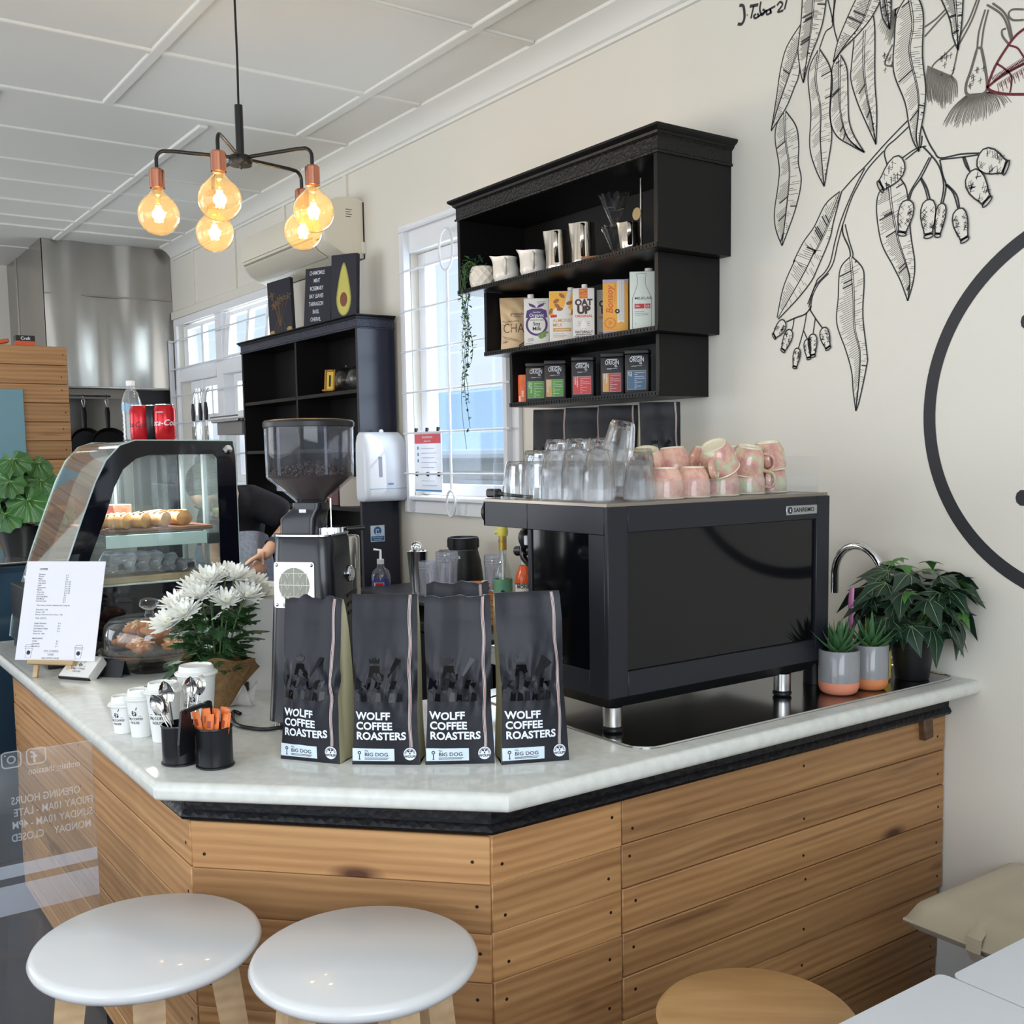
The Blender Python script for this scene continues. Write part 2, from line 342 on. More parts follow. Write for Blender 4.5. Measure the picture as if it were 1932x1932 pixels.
# ceiling battens between the sheets, each one piece of trim
BAT = [('x', 1.34, -4.90, 1.5), ('x', 2.24, -4.90, 1.5), ('x', 1.80, -8.05, -5.0), ('x', .44, -4.9, 1.5), ('x', .90, -9.3, -5.0), ('x', 0, -9.3, -5.0), ('x', -.46, -4.9, 1.5)]
BAT += [('y', x, -2.4, 2.50) for x in (-2.5, -3.36, -4.21, -4.93, -5.50, -6.06, -6.50, -6.98, -7.42, -7.72, -8.5)]
for i, (d, c, a, b) in enumerate(BAT):
    w = .042 if d == 'x' else .034
    mb = MB()
    if d == 'x': mb.box(a, b, c-w/2, c+w/2, CEIL-.013, CEIL+.004, bevel=.003)
    else: mb.box(c-w/2, c+w/2, a, b, CEIL-.011, CEIL+.004, bevel=.003)
    struct('trim_%d' % (i+2), mb, CEILM)
# baseboards
BB = [(0, 0), (.022, 0), (.022, .17), (.016, .2), (.008, .215), (0, .215)]
mb = MB(); mb.prism([(-a, b) for a, b in BB], -1.655, 1.5, T(0, WY, FL) @ Matrix(((0, 0, 1, 0), (1, 0, 0, 0), (0, 1, 0, 0), (0, 0, 0, 1))))
struct('baseboard_right', mb, WHITE)
# picture rail and cover strips on the kitchen half of the wall
for x in (-7.555, -6.75, -5.95, -5.15):
    struct('trim_%d' % (30+int(-x*2)), MB().box(x-.02, x+.02, WY-.012, WY+.002, 2.66, 3.032), WALLM)
struct('trim_50', MB().box(-8.05, -4.95, WY-.02, WY+.002, 2.60, 2.66, bevel=.004), WALLM)
# ------------------------------------------------------------------ window_1 : sash window by the shelf
win = tag(D.objects.new('window_1', None), kind='structure'); COL.objects.link(win); win.location = (0, 0, 0)
WF = mat('window_paint', rgb(232, 233, 236), .4)
def frame(mb, x0, x1, z0, z1, y0, y1, wl, wr, wt, wb, bevel=.003, mtx=None):
    mb.box(x0, x0+wl, y0, y1, z0, z1, mtx, bevel); mb.box(x1-wr, x1, y0, y1, z0, z1, mtx, bevel)
    if wt: mb.box(x0+wl, x1-wr, y0, y1, z1-wt, z1, mtx, bevel)
    if wb: mb.box(x0+wl, x1-wr, y0, y1, z0, z0+wb, mtx, bevel)
    return mb
mb = MB(); frame(mb, -4.575, -3.60, 1.29, 2.665, WY-.022, WY, .073, .118, .137, .06)
obj('architrave', mb, WF, win)
mb = MB(); frame(mb, -4.499, -3.721, 1.376, 2.529, WY+.04, WY+.08, .06, .06, .06, .055)
obj('sash', mb, WF, win)
PANE = clear_mat('window_glass', (.97, .985, 1), .8)
for x0, x1, z0, z1 in ((-4.44, -3.78, 1.43, 2.47),):
    obj('pane', MB().box(x0, x1, WY+.058, WY+.062, z0, z1), PANE, win)
mb = MB().box(-4.498, -3.722, WY-.045, WY+.039, 1.352, 1.374, bevel=.006); obj('window_sill', mb, WF, win)
# white steel security bars: horizontals, end posts, one upright with hoops
bars = thing('security_bars', 'white steel security grille of thin bars with hooped upright over the sash window', 'grille', (0, 0, 0))
BARM = mat('bar_white', rgb(224, 226, 232), .35)
for z in (2.625, 2.436, 2.25, 2.06, 1.866, 1.674, 1.482):
    obj('horizontal_bar', MB().tube([(-4.518, WY-.052, z), (-3.62, WY-.052, z)], .0055, 8), BARM, bars)
for x in (-4.492, -3.66):
    obj('end_post', MB().box(x-.012, x+.012, WY-.05, WY-.02, 1.30, 2.64), BARM, bars)
obj('upright', MB().tube([(-4.075, WY-.062, 1.405), (-4.075, WY-.062, 2.385)], .006, 8), BARM, bars)
for zc, rr in ((2.475, .09), (1.348, .058)):
    obj('hoop', MB().tube([(-4.075+rr*.62*math.cos(a), WY-.066, zc+rr*math.sin(a)) for a in [2*PI*i/36 for i in range(36)]], .0055, 8, closed=True), BARM, bars)
# ------------------------------------------------------------------ window_2 : kitchen windows
w2 = tag(D.objects.new('window_2', None), kind='structure'); COL.objects.link(w2)
FROST = clear_mat('obscure_glass', (.93, .97, .97), .5, haze=.12, haze_col=(.9, .95, .95))
mb = MB(); frame(mb, -8.0, -5.89, 1.36, 2.599, WY-.02, WY, .055, .055, .05, .05)
mb.box(-7.19, -7.07, WY+.001, WY+.11, 1.401, 2.559, bevel=.003)
for xa, xb in ((-7.949, -7.19), (-7.07, -5.951)): mb.box(xa, xb, WY-.008, WY+.11, 2.136, 2.234, bevel=.003)
mb.box(-7.94, -5.96, WY-.04, WY+.11, 1.365, 1.399)
obj('frame', mb, WF, w2)
for x0, x1 in ((-7.945, -7.195), (-7.065, -5.955)):
    tilt = 0.0 if x0 < -7.5 else .10          # the second top sash hangs slightly open
    M0 = T((x0+x1)/2, WY+.055, 2.55) @ RX(-tilt)
    w = x1-x0; mb = MB(); frame(mb, -w/2, w/2, -.305, -.004, -.02, .02, .09, .05, .028, .012)
    nm = 1 if w < .9 else 2; inner = w-.14
    for k in range(1, nm+1): xx = -w/2+.09+inner*k/(nm+1); mb.box(xx-.022, xx+.022, -.018, .018, -.292, -.034)
    s = obj('top_sash', mb, WF, w2, M0)
    for k in range(nm+1):
        xa = -w/2+.09+inner*k/(nm+1); xb = xa+inner/(nm+1); obj('pane', MB().box(xa, xb, -.003, .003, -.292, -.033), FROST, s)
for x0, x1 in ((-7.80, -7.575), (-7.565, -7.195), (-6.95, -6.52), (-6.51, -5.955)):
    mb = MB(); frame(mb, x0, x1, 1.405, 2.134, WY+.03, WY+.07, .06, .06, .055, .055); mb.box(x0+.06, x1-.06, WY+.03, WY+.07, 1.84, 1.885)
    xm = (x0+x1)/2; mb.box(xm-.012, xm+.012, WY+.035, WY+.065, 1.885, 2.079)
    s = obj('casement', mb, WF, w2)
    for z0, z1 in ((1.46, 1.84), (1.885, 2.079)): obj('pane', MB().box(x0+.06, x1-.06, WY+.047, WY+.053, z0, z1), PANE if z0 < 1.5 else FROST, s)
for x0, x1 in ((-7.949, -7.80), (-7.069, -6.95)): obj('jamb', MB().box(x0, x1, WY+.075, WY+.085, 1.401, 2.134), WF, w2)
kb = thing('kitchen_window_bars', 'white steel bars across the kitchen windows beside the steel hood', 'grille')
for z in (2.433, 2.231, 2.034, 1.833, 1.6): obj('horizontal_bar', MB().tube([(-8.05, WY-.045, z), (-6.165, WY-.045, z)], .006, 8), BARM, kb)
obj('end_post', MB().box(-8.055, -8.03, WY-.05, WY-.02, 1.4, 2.45), BARM, kb)
# ------------------------------------------------------------------ outside: the house next door
hs = thing('neighbour_house', 'pale weatherboard house with blue corrugated roof outside the sash window', 'building', (-6.3, 6.2, 0))
SID = mat('weatherboard', rgb(236, 232, 226), .6)
mb = MB()
obj('house_wall', MB().box(-11.0, 3.2, 0, .2, -1, 1.62), SID, hs)
ROOF = mat('blue_corrugated_roof', rgb(186, 208, 232), .35)
mb = MB(); mb.grid(lambda u, v: (-11.4+15.0*u, -.45+4.2*v, 1.60+1.05*v+.02*math.sin(u*2*PI*110)), 880, 1)
obj('corrugated_roof', mb, ROOF, hs)
obj('gutter', MB().tube([(-11.4, -.5, 1.57), (3.6, -.5, 1.57)], .05, 8), WF, hs)
for x in (-6.4, -4.6, -2.9, -1.2, 1.0):
    mb = MB(); frame(mb, x-.45, x+.45, .25, 1.3, -.06, -.001, .07, .07, .07, .05)
    f = obj('house_window', mb, WF, hs); obj('pane', MB().box(x-.38, x+.38, -.03, -.01, .3, 1.22), mat('house_pane', rgb(190, 190, 178), .2), f)
struct('ground', MB().box(-30, 25, -30, 40, -.6, -.5), mat('outside_ground', rgb(170, 172, 168), .8))
# ================================================================== COUNTER
PINE = wood_mat('reclaimed_pine', rgb(200, 152, 100), rgb(152, 104, 62), rgb(84, 48, 30), .5)
SCREW = mat('screw_head', rgb(52, 44, 38), .4, .6)
ctr = thing('counter_front', 'reclaimed pine plank counter front with black carved moulding under the white worktop', 'counter', (-2.4, 1.3, FL))
CI = T(-2.4, 1.3, FL).inverted()
SCR = MB().lathe([(.0001, .0012), (.0036, .0008), (.0036, -.002)], 8, cap=False).mesh('screw', SCREW)
def plank(parent, p0, p1, z0, z1, nrm, th=.018, screws=True, inv=CI, name='plank', m=None, proud=None):
    """board between plan points p0 and p1 (2-d), z0..z1, its face looking along nrm"""
    a, b = Vector((*p0, 0)), Vector((*p1, 0)); L = (b-a).length; x = (b-a).normalized(); n = Vector((*nrm, 0)).normalized()
    c = (a+b)/2; off = random.uniform(0, .0035) if proud is None else proud
    F = Matrix(((x.x, -n.x, 0, c.x+n.x*off), (x.y, -n.y, 0, c.y+n.y*off), (0, 0, 1, (z0+z1)/2), (0, 0, 0, 1)))   # local x along, y inwards, z up
    h = z1-z0; mb = MB(); g = .0012
    mb.box(-L/2+g, L/2-g, 0, th, -h/2+g, h/2-g, bevel=.002)
    o = obj(name, mb, m or PINE, parent, inv @ F)
    if screws:
        for sx in (-L/2+.03, L/2-.03, 0 if L > .9 else 9):
            if sx < 9: link('screw', SCR, o, T(sx+random.uniform(-.008, .008), 0, random.uniform(-.022, .022)) @ RX(-PI/2) @ RX(PI))
    return o
PL, PC, PR = (-3.95, .665), (-2.094, .665), (-1.645, 1.099)
nC = (PR[1]-PC[1], -(PR[0]-PC[0]))
z = .838; k = 0
while z > .1:
    zb = max(z-.0985-random.uniform(-.002, .002), .085)
    plank(ctr, (PL[0], .665), (-2.094, .665), zb, z, (0, -1))
    plank(ctr, PC, PR, zb-.002, z, nC)
    plank(ctr, (PR[0], 1.099), (PR[0], 1.431), zb, z+.003, (1, 0))
    z = zb; k += 1
z = .841; k = 0
while z > .1:
    zb = max(z-.0975, .085)
    plank(ctr, (PR[0], 1.431), (PR[0], 2.585 if zb < .3 else 2.603), zb, z, (1, 0)); z = zb
obj('carcass', MB().prism([(PL[0], .690), (-2.104, .690), (-1.672, 1.107), (-1.672, 2.60), (-2.22, 2.60), (-2.22, 1.265), (PL[0], 1.265)], FL, .905), BLACK, ctr, CI)
# black carved moulding, mitred round the front
def moulding(path, parent, prof, m, inv, name='carved_moulding'):
    P = [Vector((*p, 0)) for p in path]; rows = []
    for i, p in enumerate(P):
        d1 = (P[i]-P[i-1]).normalized() if i > 0 else None; d2 = (P[i+1]-P[i]).normalized() if i < len(P)-1 else None
        n1 = Vector((d1.y, -d1.x, 0)) if d1 else None; n2 = Vector((d2.y, -d2.x, 0)) if d2 else None
        if n1 is None: n = n2
        elif n2 is None: n = n1
        else: n = (n1+n2)/(1+n1.dot(n2))
        rows.append([(p.x+n.x*a, p.y+n.y*a, z) for a, z in prof])
    for i in range(len(P)-1):
        mb = MB(); k = len(prof); vs = rows[i]+rows[i+1]
        mb.add(vs, [(j, (j+1) % k, k+(j+1) % k, k+j) for j in range(k)] + [tuple(range(k)), tuple(reversed(range(k, 2*k)))])
        obj(name, mb, m, parent, inv)
moulding([PL, PC, PR, (PR[0], 2.60)], ctr, [(-.02, .912), (.018, .912), (.018, .90), (.012, .895), (.012, .866), (.017, .861), (.021, .853), (.017, .846), (.006, .843), (-.02, .843)], BLKORN, CI)
mb = MB().box(-.012, .012, -.02, .02, -.03, .03, bevel=.003)
obj('timber_offcut', mb, wood_mat('dark_timber', rgb(110, 78, 50), rgb(70, 48, 32), rgb(40, 26, 16)), ctr, CI @ T(PR[0]+.008, 2.50, .822) @ RX(.1))
# worktop: pale laminate, rounded edge
LAM = mat('pale_laminate', rgb(222, 221, 214), .13, spec=.45, var=(38, .22, rgb(206, 206, 199)))
WT = [(-4.0, .585), (-2.025, .575), (-1.546, 1.075), (-1.546, WY-.001), (-2.28, WY-.001), (-2.28, 1.285), (-4.0, 1.285)]
bm = bmesh.new(); vb = [bm.verts.new((x, y, .912)) for x, y in WT]; vt = [bm.verts.new((x, y, .95)) for x, y in WT]; n = len(WT)
bm.faces.new(vt); bm.faces.new(list(reversed(vb)))
for i in range(n): bm.faces.new([vb[i], vb[(i+1) % n], vt[(i+1) % n], vt[i]])
ed = [e for e in bm.edges if abs(e.verts[0].co.z-e.verts[1].co.z) < 1e-5 and not (abs(e.verts[0].co.y-(WY-.001)) < 1e-4 and abs(e.verts[1].co.y-(WY-.001)) < 1e-4)]
bmesh.ops.bevel(bm, geom=ed, offset=.016, segments=5, affect='EDGES', profile=.5)
me = D.meshes.new('worktop'); bm.to_mesh(me); bm.free(); me.materials.append(LAM)
me.polygons.foreach_set('use_smooth', [True]*len(me.polygons)); me.set_sharp_from_angle(angle=.5)
tag(link('worktop', me), 'pale speckled laminate worktop with rounded edge on the pine counter', 'worktop')
# ------------------------------------------------------------------ steel drainer tray let into the worktop
tr = [(x-.0, y) for x, y in rrect(.61, 1.148, .05, 5)]
mb = MB(); mb.prism([(x-1.907, y+2.026) for x, y in tr], .9503, .9525)
t = obj('drainer_tray', mb, STEELD); tag(t, 'dark stainless steel drainer sheet under the espresso machine', 'tray')
mb = MB(); mb.tube([(x-1.907, y+2.026, .9525) for x, y in rrect(.605, 1.143, .05, 5)], .003, 6, closed=True); obj('rim', mb, STEEL, t)
# ------------------------------------------------------------------ white bar stools
LEGW = wood_mat('beech', rgb(206, 176, 138), rgb(180, 146, 108), rgb(150, 112, 76), .5, 1.5, 30, False)
SEATW = mat('white_lacquer', rgb(212, 211, 210), .28, coat=.2)
def stool(name, label, loc, r, zs, seatm, th=.034, group=None, rz=0):
    s = thing(name, label, 'stool', (loc[0], loc[1], FL), rz, group); h = zs-FL
    prof = [(.0001, h-th), (r-.03, h-th), (r-.012, h-th+.004), (r-.003, h-th+.012), (r, h-th+.02), (r-.004, h-.005), (r-.012, h), (.0001, h)]
    obj('seat', MB().lathe(prof, 64), seatm, s, angle=50)
    for k in range(4):
        a = PI/4+k*PI/2; p0 = Vector((math.cos(a)*r*.62, math.sin(a)*r*.62, h-th)); p1 = Vector((math.cos(a)*r*1.02, math.sin(a)*r*1.02, 0))
        mb = MB(); w0, w1 = .026, .019; x = Vector((-math.sin(a), math.cos(a), 0)); y = Vector((math.cos(a), math.sin(a), 0)); vs = []
        for p, w in ((p1, w1), (p0, w0)): vs += [p+x*w+y*w, p-x*w+y*w, p-x*w-y*w, p+x*w-y*w]
        mb.add(vs, [(0, 1, 2, 3), (7, 6, 5, 4), (0, 4, 5, 1), (1, 5, 6, 2), (2, 6, 7, 3), (3, 7, 4, 0)]); obj('leg', mb, LEGW, s)
    zr = .22; rr = r*(1.02-.40*zr/h); q = [(rr*math.cos(PI/4+k*PI/2), rr*math.sin(PI/4+k*PI/2), zr) for k in range(4)]
    for k in range(4): obj('rung', MB().tube([q[k], q[(k+1) % 4]], .009, 8), LEGW, s)
    return s
stool('bar_stool', 'round white-topped wooden bar stool standing by the added glass screen', (-1.873, .510), .199, .72, SEATW, group='white bar stools at the counter', rz=.5)
stool('bar_stool', 'round white-topped wooden bar stool in front of the chamfered counter corner', (-1.587, .795), .196, .72, SEATW, group='white bar stools at the counter', rz=.75)
NATW = wood_mat('rubberwood', rgb(206, 164, 112), rgb(176, 132, 84), rgb(140, 96, 56), .38, 3.0, 20, False)
stool('wooden_stool', 'round natural wood stool beside the white table', (-1.145, 1.29), .166, .64, NATW, .03, rz=.9)
# ------------------------------------------------------------------ white tables in the corner of the view
TABW = mat('white_laminate', rgb(206, 208, 212), .28)
for nm, lb, x0, x1, y0, y1 in (('cafe_table', 'white square cafe table beside the natural wood stool', -.952, -.25, .82, 1.510), ('cafe_table', 'white square cafe table in front of the beige bench cushion', -.937, -.22, 1.515, 2.13)):
    t = thing(nm, lb, 'table', ((x0+x1)/2, (y0+y1)/2, FL), 0, 'white cafe tables'); w, d = (x1-x0)/2, (y1-y0)/2
    bm = MB().prism([(x*1.0, y) for x, y in rrect(2*w, 2*d, .015, 3)], .72-FL-.024, .72-FL); obj('tabletop', bm, TABW, t)
    obj('pedestal', MB().lathe([(.0001, 0), (.22, 0), (.22, .012), (.04, .03), (.03, .05), (.03, .60), (.12, .624), (.0001, .625)], 24), BLKPL, t)
# ------------------------------------------------------------------ wall bench with tufted cushion
b = thing('wall_bench', 'low black fabric bench along the wall under the beige cushion', 'bench', (-.75, 2.38, FL))
FAB = mat('black_fabric', rgb(24, 23, 25), .9, bump=(300, .3))
obj('seat_base', MB().box(-.52, .6, -.19, .21, .12, .345, bevel=.03, seg=3), FAB, b)
for sx in (-.42, .5):
    for sy in (-.13, .15): obj('leg', MB().cyl(.018, 0, .121, 12, T(sx, sy, 0)), BLKPL, b)
BEIGE = mat('beige_canvas', rgb(186, 174, 150), .85, bump=(420, .25), sheen=.2)
cu = thing('bench_cushion', 'beige tufted canvas seat cushion with strap on the black bench', 'cushion', (-.75, 2.38, FL+.346))
def cush(top):
    def fn(u, v):
        x = -.70+1.5*u; y = -.235+.452*v
        e = min(u*1.5, (1-u)*1.5, v*.452, (1-v)*.452); rim = min(1, (e/.07)) ; puff = math.sqrt(max(0, 1-(1-rim)**2))
        tu = 1
        for cx in (-.45, -.15, .15, .45):
            for c_y in (-.08, .08):
                d = math.hypot(x-cx, y-c_y); tu = min(tu, .45+.55*min(1, (d/.1))**.7)
        seam = min(1, .80+.2*abs(math.sin((x+.60)/.30*PI)))
        h = .062*puff*tu*seam
        return (x, y, .04+h if top else .04-.035*puff)
    return fn
mb = MB(); mb.grid(cush(True), 70, 26); mb.grid(cush(False), 70, 26); obj('cushion_cover', mb, BEIGE, cu, angle=70)
ring = [(-.70, -.235), (.8, -.235), (.8, .217), (-.70, .217)]
pts = []
for i in range(4):
    a, c = ring[i], ring[(i+1) % 4]
    for k in range(12): pts.append((a[0]+(c[0]-a[0])*k/12, a[1]+(c[1]-a[1])*k/12, .04))
obj('piping', MB().tube(pts, .0045, 6, closed=True), BEIGE, cu)
obj('strap', MB().tube([(-.52, -.2, .09), (-.52, -.238, .06), (-.52, -.242, .03), (-.52, -.22, .0)], .018, 8, flat=(1, .12)), BEIGE, cu)
# ================================================================== ESPRESSO MACHINE
em = thing('espresso_machine', 'large black espresso machine with glossy rear panel on steel legs', 'espresso machine', (-1.95, 1.83, .9532))
# local: x towards the room (+x = rear panel), y along the counter, z from the tray
ox, oy, oz = -1.95, 1.83, .9525
def L(x, y, z): return (x-ox, y-oy, z-oz)
SATIN = mat('satin_black', rgb(29, 30, 38), .38, spec=.42, bump=(350, .04))
x0, x1, y0, y1 = -2.0-ox, -1.72-ox, 1.463-oy, 2.197-oy; zb, zt = 1.035-oz, 1.452-oz
mb = MB(); mb.box(x0, x1-.012, y0+.012, y1-.012, zb, zt-.002)
mb.box(-2.19-ox, x0, y0+.012, y1-.012, 1.392-oz, zt-.002)
obj('body', mb, SATIN, em, smooth=False)
def frame_yz(mb, x, ya, yb, za, zc, wl, wr, wt, wb, th):
    for a in ((ya, ya+wl, za, zc), (yb-wr, yb, za, zc), (ya+wl, yb-wr, zc-wt, zc), (ya+wl, yb-wr, za, za+wb)): mb.box(x-th, x, a[0], a[1], a[2], a[3], bevel=.0015)
mb = MB(); frame_yz(mb, x1, y0, y1, zb, zt, .057, .05, .057, .055, .0118); obj('rear_frame', mb, SATIN, em)
obj('rear_panel', MB().box(x1-.0118, x1-.008, y0+.058, y1-.051, zb+.056, zt-.058), BLKGLOSS, em)
for sgn, nm in ((-1, 'side'), (1, 'side')):
    ya = y0 if sgn < 0 else y1-.0118
    mb = MB()
    for a in ((x0-.01, x1-.012, zt-.06, zt), (x0-.01, x0+.004, zb, zt-.06), (x1-.065, x1-.012, zb, zt-.06), (x0+.004, x1-.065, zb, zb+.055)): mb.box(a[0], a[1], ya, ya+.0118, a[2], a[3], bevel=.0012)
    mb.box(-2.195-ox, x0-.0105, ya, ya+.0118, 1.392-oz, zt, bevel=.0012)
    f = obj('side_frame', mb, SATIN, em)
    yp = ya+.004 if sgn < 0 else ya+.005
    obj('side_panel', MB().box(x0+.0045, x1-.0655, yp, yp+.003, zb+.0555, zt-.0605), BLKGLOSS, f)
mb = MB(); P8 = [(x0-.02, y0+.03), (x1-.035, y0+.03), (x1-.035, y1-.06), (x0-.02, y1-.06)]
mb.add([(x0, y0+.005, zb-.0005), (x1-.005, y0+.005, zb-.0005), (x1-.005, y1-.005, zb-.0005), (x0, y1-.005, zb-.0005)] + [(a, b, zb-.03) for a, b in P8], [(0, 1, 2, 3), (7, 6, 5, 4), (0, 4, 5, 1), (1, 5, 6, 2), (2, 6, 7, 3), (3, 7, 4, 0)])
obj('underside', mb, BLKPL, em)
obj('front_rail', MB().box(-2.197-ox, -2.185-ox, y0, y1, 1.392-oz, zt, bevel=.003), SATIN, em)
for yy in (1.64, 1.98):
    mb = MB(); mb.cyl(.034, 0, .07, 24, T(-2.11-ox, yy-oy, 1.325-oz), bevel=.004); mb.cyl(.045, 0, .018, 24, T(-2.11-ox, yy-oy, 1.315-oz)); g = obj('group_head', mb, CHROME, em)
    obj('portafilter_handle', MB().tube([(-2.15-ox, yy-oy, 1.322-oz), (-2.30-ox, yy-oy, 1.31-oz)], .014, 10), BLKPL, g)
obj('drip_tray', MB().box(-2.21-ox, x0-.001, y0+.02, y1-.02, zb+.0, zb+.05, bevel=.004), STEEL, em)
for px, py in ((-1.757, 1.505), (-1.757, 2.066), (-2.16, 1.505), (-2.16, 2.13)):
    m0 = T(px-ox, py-oy, 0)
    lg = obj('leg', MB().cyl(.0215, .014, zb-.026, 28, m0), STEEL, em); obj('foot', MB().lathe([(.0001, 0), (.02, 0), (.0235, .004), (.0235, .0095), (.021, .011), (.0215, .0165), (.0001, .017)], 28, m0), BLKPL, lg)
RIM = mat('tray_rim', rgb(150, 140, 128), .3, .7)
mb = MB()
for a in ((-2.19, -1.725, 1.465, 1.478), (-2.19, -1.725, 2.182, 2.195), (-2.19, -2.178, 1.478, 2.182), (-1.738, -1.725, 1.478, 2.182)): mb.box(a[0]-ox, a[1]-ox, a[2]-oy, a[3]-oy, zt-.0015, 1.4595-oz, bevel=.001)
mb.box(-2.178-ox, -1.738-ox, 1.478-oy, 2.182-oy, zt-.0015, 1.4585-oz); obj('cup_tray', mb, RIM, em)
ACR = clear_mat('clear_acrylic', (.98, .985, .99), 1.0, haze=.03)
mb = MB(); mb.box(-2.176-ox, -2.173-ox, 1.482-oy, 2.178-oy, 1.459-oz, 1.545-oz); obj('cup_guard', mb, ACR, em)
mb = MB(); mb.box(-2.172-ox, -1.742-ox, 2.1775-oy, 2.1795-oy, 1.459-oz, 1.552-oz); obj('cup_guard', mb, ACR, em)
mb = MB(); mb.box(-1.744-ox, -1.742-ox, 1.56-oy, 2.177-oy, 1.459-oz, 1.503-oz); obj('cup_guard', mb, ACR, em)
bd = obj('badge', MB().box(x1, x1+.0025, 2.030-oy, 2.145-oy, 1.4085-oz, 1.4315-oz, bevel=.001), mat('brushed_plate', rgb(176, 178, 180), .3, .8), em)
mb = MB(); F0 = face((x1+.0028, 2.0955-oy, 1.4155-oz), (0, 1, 0), (1, 0, 0)); put_text(mb, 'SANREMO', .0145, F0, .02, 1.15)
flat(mb, disc(.0085, 18), 0, face((x1+.0028, 2.044-oy, 1.4205-oz), (0, 1, 0), (1, 0, 0))); obj('lettering', mb, INK, bd)
mb = MB(); put_text(mb, 'S', .011, face((x1+.0031, 2.044-oy, 1.4168-oz), (0, 1, 0), (1, 0, 0)), .03); obj('emblem_letter', mb, PRINTW, bd)
obj('steam_knob', MB().lathe([(.0001, 0), (.026, 0), (.03, .006), (.03, .02), (.024, .026), (.0001, .027)], 24, T(-2.197-ox, 1.50-oy, 1.423-oz) @ RY(-PI/2)), BLKPL, em)
mb = MB(); mb.tube([L(*p) for p in spline([(-2.16, 1.60, 1.39), (-2.19, 1.60, 1.36), (-2.215, 1.60, 1.335), (-2.215, 1.60, 1.30), (-2.17, 1.61, 1.275), (-2.06, 1.62, 1.255), (-2.02, 1.62, 1.20)], 6)], .0085, 10); sw = obj('steam_wand', mb, mat('dark_chrome', rgb(80, 72, 74), .15, .9), em)
obj('wand_joint', MB().ball(L(-2.205, 1.60, 1.352), .02, 14, 8, (1, 1, 1.4)), BLKPL, sw)
obj('wand_clip', MB().box(*[v for a, b in zip(L(-2.195, 1.585, 1.335), L(-2.18, 1.60, 1.36)) for v in (a, b)], bevel=.002), WHITEPL, sw)
tb = thing('cleaning_brush', 'black handled brush lying on the corner of the espresso machine top', 'brush', (-2.10, 1.50, 1.4612), .05)
obj('handle', MB().tube([(.055, 0, .005), (.0, 0, .006), (-.06, 0, .009), (-.08, 0, .011)], [.0048, .004, .0055, .007], 10), BLKPL, tb)
obj('head', MB().box(-.115, -.074, -.013, .013, .0, .022, bevel=.005), BLKPL, tb)
kt = thing('knock_tube', 'short matt black tube standing behind the grey and pink pots', 'tube', (-1.80, 2.247, .953))
obj('tube_body', MB().lathe([(.0001, 0), (.031, 0), (.031, .085), (.027, .085), (.027, .01), (.0001, .01)], 28), BLKPL, kt)
# ------------------------------------------------------------------ glasses on the machine, each upside down
def tumbler_mesh():
    H, R0, R1 = .090, .037, .0275; mb = MB(); n = 18
    rim = lambda r, z, k: [(r*(1+(.035 if (k and i % 2 == 0) else 0))*math.cos(2*PI*i/n), r*(1+(.035 if (k and i % 2 == 0) else 0))*math.sin(2*PI*i/n), z) for i in range(n)]
    rows = [rim(R0-.0022, .0005, 0), rim(R0, .0008, 0), rim(R0*.985, .026, 0), rim(R0*.955, .032, 1), rim(R1*1.04, .078, 1), rim(R1*.93, H-.003, 1), rim(R1*.86, H, 0), rim(R1*.86, H-.0005, 0)][:7]
    ins = [rim(R1*.78, H-.013, 0), rim(R1*.93, H-.02, 0), rim(R0*.90, .034, 0), rim(R0-.0024, .0015, 0)]
    vs = []; fs = []
    allr = [rows[i] for i in range(7)]
    base = 0
    for r in allr: vs += r
    for j in range(6): fs += [(j*n+i, j*n+(i+1) % n, (j+1)*n+(i+1) % n, (j+1)*n+i) for i in range(n)]
    fs.append(tuple(range(6*n, 7*n)))
    o2 = len(vs)
    for r in ins: vs += r
    for j in range(3): fs += [(o2+j*n+(i+1) % n, o2+j*n+i, o2+(j+1)*n+i, o2+(j+1)*n+(i+1) % n) for i in range(n)]
    fs.append(tuple(reversed(range(o2, o2+n))))
    fs += [(o2+3*n+(i+1) % n, o2+3*n+i, i, (i+1) % n) for i in range(n)]
    mb.add(vs, fs); return mb.mesh('tumbler', TGLASS, angle=14)
TUM = tumbler_mesh(); zt0 = 1.4612
stacks = [(-2.135, 1.525, 1), (-2.062, 1.530, 2), (-1.984, 1.530, 2), (-1.906, 1.530, 2), (-1.828, 1.530, 2), (-1.79, 1.618, 1),
          (-2.085, 1.612, 3), (-2.005, 1.612, 3), (-1.925, 1.612, 3), (-1.865, 1.69, 2), (-1.95, 1.70, 2), (-2.03, 1.70, 2)]
for i, (x, y, n) in enumerate(stacks):
    for k in range(n):
        o = link('tumbler', TUM, None, T(x, y, zt0+k*.0262) @ RZ(random.uniform(0, 3)) @ Matrix.Diagonal((1-.004*k, 1-.004*k, 1, 1)))
        if n == 1 and i == 0: lb = 'clear faceted glass tumbler standing alone upside down by the acrylic guard'
        elif n == 1: lb = 'clear faceted glass tumbler upside down under the tilted tumbler beside the pink cups'
        else: lb = 'clear glass tumbler, %s of the %s nested stack, %s row' % (('bottom', 'top')[k] if n == 2 else ('bottom', 'middle', 'top')[k], ('', 'first', 'second', 'third', 'fourth', '', 'first tall', 'second tall', 'third tall', 'third', 'second', 'first')[i], 'front' if i < 5 else 'middle' if i < 9 else 'rear')
        tag(o, lb, 'glass', 'glass tumblers on the machine top')
tag(link('tumbler', TUM, None, T(-1.845, 1.597, zt0+.0905) @ RY(.16) @ RX(-.1)), 'clear glass tumbler leaning tilted on top of the tumbler stacks beside the pink cups', 'glass', 'glass tumblers on the machine top')
